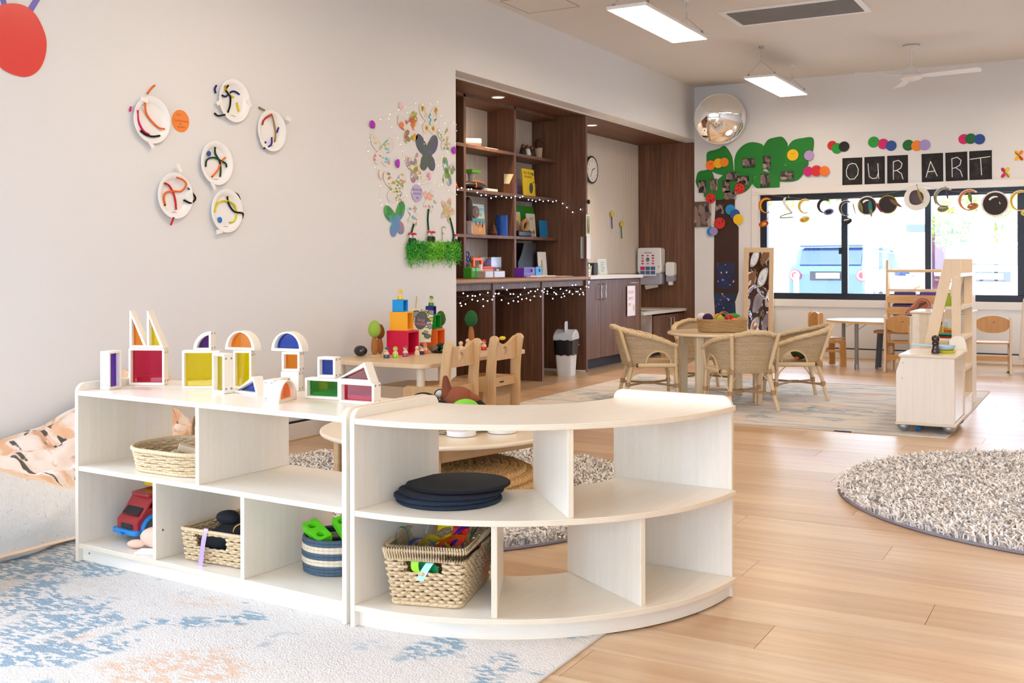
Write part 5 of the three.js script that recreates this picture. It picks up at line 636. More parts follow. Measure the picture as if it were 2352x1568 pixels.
// ================================================================ PLAY KITCHEN
{
  const ply2 = std(0xffffff, 0.4, { map: txPly }), lam = phys(0xf4ecdf, 0.25, { clearcoat: 0.4 }), bb = [ply2, M.edge];
  let o = thing('play_sink_unit', 'low plywood play cooker cabinet on silver ball feet', 'play kitchen', [-0.94, 0.0105, -6.81]);
  const sp = new THREE.Shape(); sp.moveTo(-0.16, 0.055); sp.lineTo(0.16, 0.055); sp.lineTo(0.16, 0.435); sp.lineTo(-0.13, 0.435); sp.lineTo(-0.16, 0.35); sp.closePath();
  const kp = plySheet(sp, 0.015); part('side_panel', kp, bb, o, [0, 0, 0.24]); part('side_panel', kp, bb, o, [0, 0, -0.24]);
  part('back_panel', board(0.012, 0.37, 0.47, 0.001), [lam, M.edge], o, [0.148, 0.245, 0]); part('base_board', board(0.33, 0.015, 0.5, 0.002), bb, o, [0, 0.0475, 0]); part('top_board', board(0.32, 0.016, 0.52, 0.003), [lam, M.edge], o, [0.015, 0.443, 0]);
  const door = part('door', board(0.012, 0.3, 0.44, 0.002), bb, o, [-0.155, 0.21, 0]); part('handle', rod([-0.015, 0.1, -0.1], [-0.015, 0.1, 0.1], 0.008), M.birch, door); for (const z of [0.18, 0.06, -0.06, -0.18]) part('knob', T(cyl(0.016, 0.016, 0.03), -0.155, 0.4, z, 0, 0, PI / 2 - 0.3), M.card, o);
  for (const [x, z] of [[-0.125, 0.2], [0.125, 0.2], [-0.125, -0.2], [0.125, -0.2]]) part('foot', sph(0.036, x, 0.028, z, 1, 0.8, 1, 20), M.steel, o);
  const hp = new THREE.Shape(); hp.moveTo(0, 0); hp.lineTo(0.1, 0); hp.quadraticCurveTo(0.1, 0.085, 0.05, 0.085); hp.quadraticCurveTo(0.01, 0.08, 0, 0.05); hp.closePath(); part('end_upstand', T(plySheet(hp, 0.014), 0, 0, 0, 0, 0), bb, o, [0.07, 0.451, -0.25]);
  for (const [x, y] of [[-0.142, 0.4], [-0.145, 0.31]]) part('screw', screwG, M.screw, o, [x + 0.02, y, 0.2485]);
  // tall leaning shelf
  o = thing('play_shelf_tower', 'tall A frame play shelf with open plywood shelves', 'shelf unit', [0, 0.0045, 0]); const wd = std(0xffffff, 0.45, { map: txPly, color: 0xf3dfc2 });
  for (const z of [-7.13, -7.78]) { const a = new THREE.Shape(); a.moveTo(-1.13, 0.0); a.lineTo(-1.06, 0.0); a.lineTo(-0.863, 0.9); a.lineTo(-0.863, 0); a.lineTo(-0.812, 0); a.lineTo(-0.812, 1.015); a.lineTo(-0.905, 1.015); a.closePath(); part('side_frame', plySheet(a, 0.018), [wd, M.edge], o, [0, 0, z]); for (const [x, y] of [[-0.94, 0.78], [-1.0, 0.55], [-0.835, 0.9], [-0.835, 0.69]]) part('screw', screwG, M.screw, o, [x, y, z + 0.0095]); }
  for (const y of [0.112, 0.306, 0.509, 0.707, 0.914]) { const w = 0.05 + (1.015 - y) * 0.24; part('shelf', board(w, 0.016, 0.63, 0.001), bb, o, [-0.815 - w / 2, y, -7.455]); part('shelf_lip', board(0.008, 0.022, 0.63, 0.001), [lam, M.edge], o, [-0.815, y, -7.455]); }
  part('toe_panel', board(0.012, 0.1, 0.63, 0.001), [lam, M.edge], o, [-0.82, 0.052, -7.455]);
  // fridge unit
  o = thing('play_fridge', 'plywood play fridge cabinet with a raised back behind the A frame shelf', 'play kitchen', [0, 0.0045, 0]);
  part('body', board(0.37, 0.63, 0.43, 0.003), bb, o, [-1.02, 0.325, -8.02]); part('top_board', board(0.39, 0.014, 0.45, 0.002), [lam, M.edge], o, [-1.02, 0.648, -8.02]); part('hutch', board(0.07, 0.32, 0.43, 0.002), [lam, M.edge], o, [-0.875, 0.815, -8.02]); part('hutch_cap', board(0.085, 0.012, 0.445, 0.002), [lam, M.edge], o, [-0.875, 0.979, -8.02]); part('plinth', box(0.34, 0.02, 0.4, -1.02, 0.01, -8.02), lam, o);
  const f = part('door', board(0.012, 0.56, 0.4, 0.002), bb, o, [-1.212, 0.33, -8.02]); part('handle', rod([-0.014, 0.1, 0.16], [-0.014, 0.22, 0.16], 0.007), M.birch, f);
  // playthings on the unit and the shelves
  o = thing('pepper_mill', 'dark brown wooden pepper mill on the play cooker', 'pepper mill', [-0.9, 0.4605, -6.7]); part('body', lathe([[0, 0], [0.023, 0], [0.024, 0.012], [0.019, 0.03], [0.017, 0.05], [0.022, 0.058], [0.019, 0.066]], 20), phys(0x2a120c, 0.2, { clearcoat: 0.6 }), o); part('head', lathe([[0.015, 0.066], [0.021, 0.075], [0.023, 0.09], [0.018, 0.105], [0, 0.109]], 20), phys(0x2a120c, 0.2, { clearcoat: 0.6 }), o);
  o = thing('toy_pan', 'pale blue toy frying pan with long handle on the play cooker', 'toy pan', [-0.86, 0.4605, -6.78], 0.3); part('dish', lathe([[0, 0.018], [0.05, 0.018], [0.062, 0.045], [0.058, 0.045], [0.048, 0.022], [0, 0.022]], 28), phys(0xb9d8e4, 0.35), o); part('handle', T(rod([-0.05, 0.036, 0], [-0.19, 0.05, 0], 0.008, 0.007), 0, 0, 0), phys(0xb9d8e4, 0.35), o);
  solo('toy_dish', 'yellow toy dish under the pale blue pan', 'toy dish', lathe([[0, 0], [0.05, 0], [0.06, 0.014], [0.055, 0.014], [0.046, 0.003], [0, 0.003]], 24), phys(0xeadf1c, 0.4), [-0.855, 0.4605, -6.78]);
  const sh = (n, l, g, m, x, y, z, r) => solo(n, l, 'toy', g, m, [x, y, z], r, 'toys on the A frame shelf'), Y1 = 0.5175, Y2 = 0.7155;
  sh('toy_plate', 'turquoise toy plate on the A frame shelf', lathe([[0, 0], [0.05, 0], [0.075, 0.012], [0.073, 0.014], [0.048, 0.004], [0, 0.004]], 28), phys(0x35b79a, 0.4), -0.9, Y1 + 0.016, -7.24); sh('toy_plate', 'orange toy plate under the turquoise one', lathe([[0, 0], [0.05, 0], [0.075, 0.012], [0.073, 0.014], [0.048, 0.004], [0, 0.004]], 28), phys(0xd84a1c, 0.4), -0.912, Y1, -7.24);
  { const m = thing('toy_jug', 'clear toy jug with orange base on the A frame shelf', 'toy', [-0.9, Y1, -7.4], 0, 'toys on the A frame shelf'); part('base', lathe([[0, 0], [0.045, 0], [0.047, 0.045], [0, 0.045]], 24), phys(0xe0521a, 0.4), m); part('band', cyl(0.0475, 0.0475, 0.014, 0, 0.052, 0, 24), phys(0xe9c61c, 0.4), m); part('cup', lathe([[0.046, 0.059], [0.044, 0.09], [0.036, 0.11], [0, 0.113]], 24), phys(0xdfe4e8, 0.3), m); }
  { const m = thing('toy_tin', 'yellow toy tin with navy lid on the A frame shelf', 'toy', [-0.965, Y1, -7.3], 0, 'toys on the A frame shelf'); part('tin', cyl(0.026, 0.024, 0.085, 0, 0.0425, 0, 20), phys(0xe6ae14, 0.4), m); part('lid', cyl(0.025, 0.025, 0.016, 0, 0.093, 0, 20), phys(0x1f2a5a, 0.4), m); }
  sh('toy_bottle', 'lime green toy bottle on the upper A frame shelf', lathe([[0, 0], [0.02, 0], [0.021, 0.055], [0.014, 0.075], [0.01, 0.09], [0, 0.09]], 18), phys(0xa6c321, 0.35), -0.905, Y2, -7.3); { const m = thing('toy_bottle', 'brown sauce toy bottle with red cap on the upper A frame shelf', 'toy', [-0.878, Y2, -7.36], 0, 'toys on the A frame shelf'); part('body', lathe([[0, 0], [0.016, 0], [0.017, 0.06], [0.008, 0.09], [0.008, 0.105], [0, 0.105]], 18), phys(0xc79a4a, 0.35), m); part('cap', cyl(0.009, 0.007, 0.018, 0, 0.112, 0, 14), paint(0xb02a1c, 0.5), m); } sh('toy_carton', 'tan toy carton on the upper A frame shelf', box(0.04, 0.07, 0.03, 0, 0.035, 0), M.card, -0.86, Y2, -7.45);
  solo('blue_ball', 'small bright blue ball under the play cooker', 'ball', sph(0.014, 0, 0.014, 0), phys(0x0f7fd6, 0.3), [-0.99, 0.0045, -6.66]);
}
// ================================================================ TABLE AND CHAIRS BY THE WINDOW
{
  const brT = std(0xffffff, 0.42, { map: txBirch, color: 0xf2dcb6 });
  const o = thing('white_table', 'white topped kidney table on grey tube legs under the window', 'table', [-1.78, 0, -10.53]); const s = new THREE.Shape(); s.absellipse(0, 0, 0.62, 0.4, 0, 2 * PI); part('top', T(ext(s, 0.022, 0.002, 32), 0, 0.44, 0, PI / 2), phys(0xf2f3f4, 0.25, { clearcoat: 0.3 }), o); part('edge_band', T(ext((() => { const q = new THREE.Shape(); q.absellipse(0, 0, 0.624, 0.404, 0, 2 * PI); const h = new THREE.Path(); h.absellipse(0, 0, 0.619, 0.399, 0, 2 * PI); q.holes.push(h); return q; })(), 0.02, 0, 32), 0, 0.44, 0, PI / 2), M.birch, o);
  for (const [x, z, c] of [[-0.284, 0.3, 0x8d9299], [-0.5, -0.16, 0x8d9299], [0.4, 0.25, 0x8d9299], [0.3, -0.3, 0x8d9299]]) { const l = part('leg', cyl(0.018, 0.018, 0.43, x, 0.215, z, 16), std(0x84898f, 0.45), o); part('foot', join(cyl(0.0145, 0.0145, 0.1, x, 0.09, z, 14), cyl(0.021, 0.021, 0.05, x, 0.025, z, 14)), M.steel, l); part('brace', rod([x, 0.36, z], [x * 0.7, 0.43, z * 0.7], 0.003), M.steel, l); }
  // chairs with oval back panels
  const sp = new THREE.Shape(); sp.moveTo(-0.16, 0.01); sp.quadraticCurveTo(-0.13, 0, -0.105, 0.01); sp.quadraticCurveTo(-0.11, 0.1, -0.1, 0.15); sp.lineTo(-0.085, 0.15); sp.lineTo(0.05, 0.15); sp.quadraticCurveTo(0.07, 0.1, 0.06, 0.01); sp.quadraticCurveTo(0.09, 0, 0.125, 0.01); sp.lineTo(0.12, 0.24); sp.quadraticCurveTo(0.118, 0.265, 0.09, 0.265); sp.lineTo(-0.09, 0.265); sp.quadraticCurveTo(-0.1, 0.4, -0.098, 0.5); sp.absarc(-0.122, 0.5, 0.024, 0, PI, false); sp.quadraticCurveTo(-0.145, 0.3, -0.14, 0.15); sp.closePath(); const hl = new THREE.Path(); hl.moveTo(-0.06, 0.17); hl.lineTo(0.055, 0.17); hl.quadraticCurveTo(0.075, 0.235, 0.04, 0.235); hl.lineTo(-0.05, 0.235); hl.quadraticCurveTo(-0.085, 0.235, -0.06, 0.17); sp.holes.push(hl);
  const sd = T(plySheet(sp, 0.018), 0, 0, 0, 0, -PI / 2); const bp = new THREE.Shape(); bp.moveTo(-0.135, 0.43); bp.quadraticCurveTo(-0.13, 0.385, -0.05, 0.37); bp.quadraticCurveTo(0, 0.365, 0.05, 0.37); bp.quadraticCurveTo(0.13, 0.385, 0.135, 0.43); bp.lineTo(0.135, 0.48); bp.quadraticCurveTo(0.09, 0.52, 0, 0.525); bp.quadraticCurveTo(-0.09, 0.52, -0.135, 0.48); bp.closePath(); const bg = plySheet(bp, 0.014);
  const logo = shapeOf([[-0.016, -0.004], [0.016, 0.004], [0.018, 0.012], [0.004, 0.004]]);
  function chair(label, x, z, fx, fz) { const c = thing('nursery_chair', label, 'chair', [x, 0, z], Math.atan2(fx, fz), 'birch chairs at the white table'); for (const q of [-1, 1]) part('side_frame', sd, [brT, M.edge], c, [q * 0.143, 0, 0]); part('backrest', bg, [brT, M.edge], c, [0, 0, -0.118]); part('seat', T(ext(rrect(0.27, 0.24, 0.02), 0.014, 0.003), 0, 0, 0, PI / 2), brT, c, [0, 0.276, 0.005]); part('rear_rail', board(0.27, 0.045, 0.016, 0.001), [brT, M.edge], c, [0, 0.14, -0.11]); part('emblem', T(ext(logo, 0.0008, 0), 0, 0, 0, 0, PI), M.hookBlack, c, [0, 0.46, -0.1255]); return c; }
  chair('birch nursery chair side on at the left end of the white table', -2.37, -10.42, 0.84, -0.545); chair('birch nursery chair with oval back half hidden by the play kitchen', -1.62, -10.17, 0.12, -1); chair('birch nursery chair with oval back beside the covered trolley', -0.93, -10.47, -0.14, -1);
  const b = thing('low_bench', 'low birch bench on dark tube legs pushed under the white table', 'bench', [-1.7, 0, -10.5]); part('seat', T(ext(rrect(0.5, 0.24, 0.06), 0.024, 0.004), 0, 0.345, 0, PI / 2), brT, b); for (const [x, z] of [[-0.2, -0.08], [-0.2, 0.08], [0.2, -0.08], [0.2, 0.08]]) part('leg', rod([x, 0.335, z], [x - 0.02 * Math.sign(x) * -1, 0, z], 0.014), std(0x4d5563, 0.5), b);
  // ladder rack with trays
  const l = thing('ladder_rack', 'wooden ladder rack with planks and paint trays before the window', 'rack', [-1.6, 0, -11.12]), lw = std(0xdcb98c, 0.5);
  for (const x of [-0.34, 0.34]) { part('post', T(box(0.024, 1.02, 0.03, 0, 0.51, 0, 0.003), x, 0, 0.08, -0.06), lw, l); part('rear_post', T(box(0.02, 0.95, 0.024, 0, 0.475, 0, 0.003), x, 0, -0.1, 0.08), lw, l); }
  part('rail', T(new THREE.CylinderGeometry(0.014, 0.014, 0.7, 12), 0, 0.913, 0.03, 0, 0, PI / 2), lw, l); part('rail', box(0.68, 0.026, 0.024, 0, 0.722, 0.045), lw, l); for (const y of [0.635, 0.52, 0.4]) { part('plank', ext(rrect(0.68, 0.078, 0.035), 0.016, 0.002), brT, l, [0, y, 0.062]); }
  part('tray_shelf', box(0.66, 0.012, 0.14, 0, 0.6, -0.03), lw, l);
  const tub = (lb, x, c, w) => solo('paint_tub', lb, 'tub', box(w, 0.1, 0.09, 0, 0.05, 0, 0.006), phys(c, 0.4), [x, 0.6065, -11.16], null, 'tubs on the ladder rack'); tub('deep purple plastic tub on the ladder rack', -1.78, 0x3a1a66, 0.2); tub('violet plastic tub in the middle of the ladder rack', -1.56, 0x4a2480, 0.16);
  solo('craft_paper', 'orange paper scrap on top of the ladder rack', 'paper', box(0.07, 0.004, 0.05), paint(0xe88a1e, 0.6), [-1.66, 0.75, -11.09], [0.3, 0.3, 0.4]); solo('purple_basin', 'purple plastic basin under the ladder rack', 'basin', box(0.34, 0.12, 0.12, 0, 0.06, 0, 0.01), phys(0x3a1a66, 0.4), [-1.72, 0.468, -11.14]);
  // dotted didgeridoo-shaped wooden figure
  const gtr = thing('dotted_wood_carving', 'curved orange brown wood carving with white dots before the rack', 'carving', [-1.61, 0.5, -10.93], 0); const gs = new THREE.Shape(); gs.moveTo(-0.14, 0); gs.bezierCurveTo(-0.11, 0.06, -0.06, 0.08, -0.04, 0.12); gs.bezierCurveTo(-0.02, 0.17, 0.08, 0.17, 0.1, 0.11); gs.bezierCurveTo(0.12, 0.05, 0.05, 0.03, 0.02, 0.0); gs.closePath(); part('body', ext(gs, 0.02, 0.005), std(0x9a4a1c, 0.5), gtr); const dots = []; for (const k of [1, 0.8]) gs.getSpacedPoints(46).forEach(p => dots.push(sph(0.0028, p.x * k, 0.06 + (p.y - 0.06) * k, 0.0105, 1, 1, 0.4, 6))); part('dots', join(dots), paint(0xf0e6d8, 0.6), gtr); part('inlay', T(ext(shapeOf([[0, 0.1], [0.05, 0.115], [0.06, 0.1], [0.0, 0.06], [-0.03, 0.03]], true), 0.004), 0, 0, 0.0105), paint(0x4a2a18, 0.6), gtr); part('stand', box(0.06, 0.012, 0.05, -0.02, -0.004, 0), lw, gtr);
  // covered trolley
  const t = thing('covered_trolley', 'trolley draped in a beige cloth at the right edge', 'trolley', [-0.42, 0, -10.55]); part('base', box(0.5, 0.06, 0.36, 0, 0.1, 0), std(0xd6b78c, 0.5), t); for (const x of [-0.2, 0.2]) for (const z of [-0.13, 0.13]) { const w = part('caster', T(new THREE.CylinderGeometry(0.03, 0.03, 0.02, 18), x, 0.03, z, 0, 0, PI / 2), M.black, t); part('fork', box(0.03, 0.03, 0.03, x, 0.06, z), M.steel, w); }
  const cg = new THREE.BoxGeometry(0.56, 0.56, 0.42, 24, 20, 18), cp = cg.attributes.position; for (let i = 0; i < cp.count; i++) { let x = cp.getX(i), y = cp.getY(i), z = cp.getZ(i); const d = Math.max(0, (0.28 - y) / 0.56), k = 0.86 + 0.16 * Math.sqrt(d) + 0.02 * d * Math.sin(x * 22 + z * 17); x *= k; z *= k; if (y > 0.27) y += 0.03 * Math.cos(x * 4) - 0.25 * Math.max(0, -x - 0.12) ; cp.setXYZ(i, x, y, z); } const cm = mergeVertices(cg.deleteAttribute('normal').deleteAttribute('uv')); cm.computeVertexNormals(); part('cloth', T(cm, 0, 0.42, 0), std(0xe4dccf, 0.9), t);
  solo('leaf_scrap', 'small green scrap on the floor beside the covered trolley', 'scrap', blob(0.016, 1.2, 0.5, 1, 0.1, 5, 401, 2), paint(0x3c8a2e, 0.8), [-0.80, 0.008, -10.55]);
}
// ================================================================ WAVY MIRROR AND BIN
{
  const o = thing('wavy_mirror', 'tall wood framed wavy play mirror leaning on the back wall', 'mirror', [-3.285, 0, -11.2]); o.rotation.x = -0.06; const fr = rrect(0.325, 1.16, 0.006, THREE.Shape, 0, 0.58); fr.holes.push(rrect(0.225, 1.06, 0.004, THREE.Path, 0, 0.58)); part('frame', ext(fr, 0.026, 0.003), std(0xdcc19c, 0.5), o); part('backing', box(0.28, 1.1, 0.006, 0, 0.58, -0.012), M.card, o);
  const g = new THREE.PlaneGeometry(0.23, 1.064, 30, 120), p = g.attributes.position; for (let i = 0; i < p.count; i++) { const x = p.getX(i), y = p.getY(i); p.setZ(i, 0.006 * Math.sin(y * 7 + 0.6) + 0.003 * Math.sin(x * 20 + y * 9) + 0.002 * Math.sin(x * 31 - y * 17)); } g.computeVertexNormals(); part('mirror_sheet', g, M.mirror, o, [0, 0.58, 0.002]);
  const b = thing('waste_bin', 'white swing lid waste bin with black liner under the desk', 'bin', [-4.235, 0, -8.53], 0.2), bw = phys(0xe2e4e6, 0.35); const loft = (w0, d0, w1, d1, y0, y1, r) => { const rows = 6, n = 40, P = [], I = []; for (let j = 0; j <= rows; j++) { const t = j / rows; for (let i = 0; i < n; i++) { const [x, z] = rrPoint(i / n, mix(w0, w1, t), mix(d0, d1, t), r); P.push(x, mix(y0, y1, t), z); } } for (let j = 0; j < rows; j++) for (let i = 0; i < n; i++) { const a = j * n + i, c = j * n + (i + 1) % n; I.push(a, c, a + n, c, c + n, a + n); } const g = new THREE.BufferGeometry(); g.setAttribute('position', new THREE.Float32BufferAttribute(P, 3)); g.setIndex(I); g.computeVertexNormals(); return g; };
  const ds = std(0xe2e4e6, 0.35, { side: THREE.DoubleSide }); part('body', loft(0.13, 0.18, 0.165, 0.225, 0.0, 0.31, 0.02), ds, b); part('bottom', box(0.12, 0.005, 0.17, 0, 0.004, 0), ds, b);
  const ln = loft(0.166, 0.222, 0.178, 0.238, 0.185, 0.318, 0.02), lp = ln.attributes.position; for (let i = 0; i < lp.count; i++) { const y = lp.getY(i), k = 1 + 0.02 * Math.sin(i * 2.7) * Math.sin(y * 90); lp.setXYZ(i, lp.getX(i) * k, y + 0.006 * Math.sin(i * 1.9), lp.getZ(i) * k); } ln.computeVertexNormals(); part('liner', ln, phys(0x16171a, 0.3, { side: THREE.DoubleSide }), b); part('liner_knot', T(blob(0.025, 1, 0.8, 1.3, 0.2, 7, 411, 3), 0.06, 0.26, -0.125), phys(0x16171a, 0.3), b);
  const ld = new THREE.Shape(); ld.moveTo(-0.118, 0); ld.lineTo(0.118, 0); ld.lineTo(0.118, 0.02); ld.quadraticCurveTo(0.1, 0.075, 0.02, 0.09); ld.quadraticCurveTo(-0.1, 0.07, -0.118, 0.02); ld.closePath(); part('lid', T(ext(ld, 0.182, 0.008), 0, 0.318, 0, 0, PI / 2), phys(0xc9cfd6, 0.35), b); part('flap', T(ext(rrect(0.15, 0.1, 0.03), 0.006, 0.002), 0, 0.43, 0.0, 0, PI / 2 + 0.1, 0), phys(0xd6dade, 0.35), b);
}
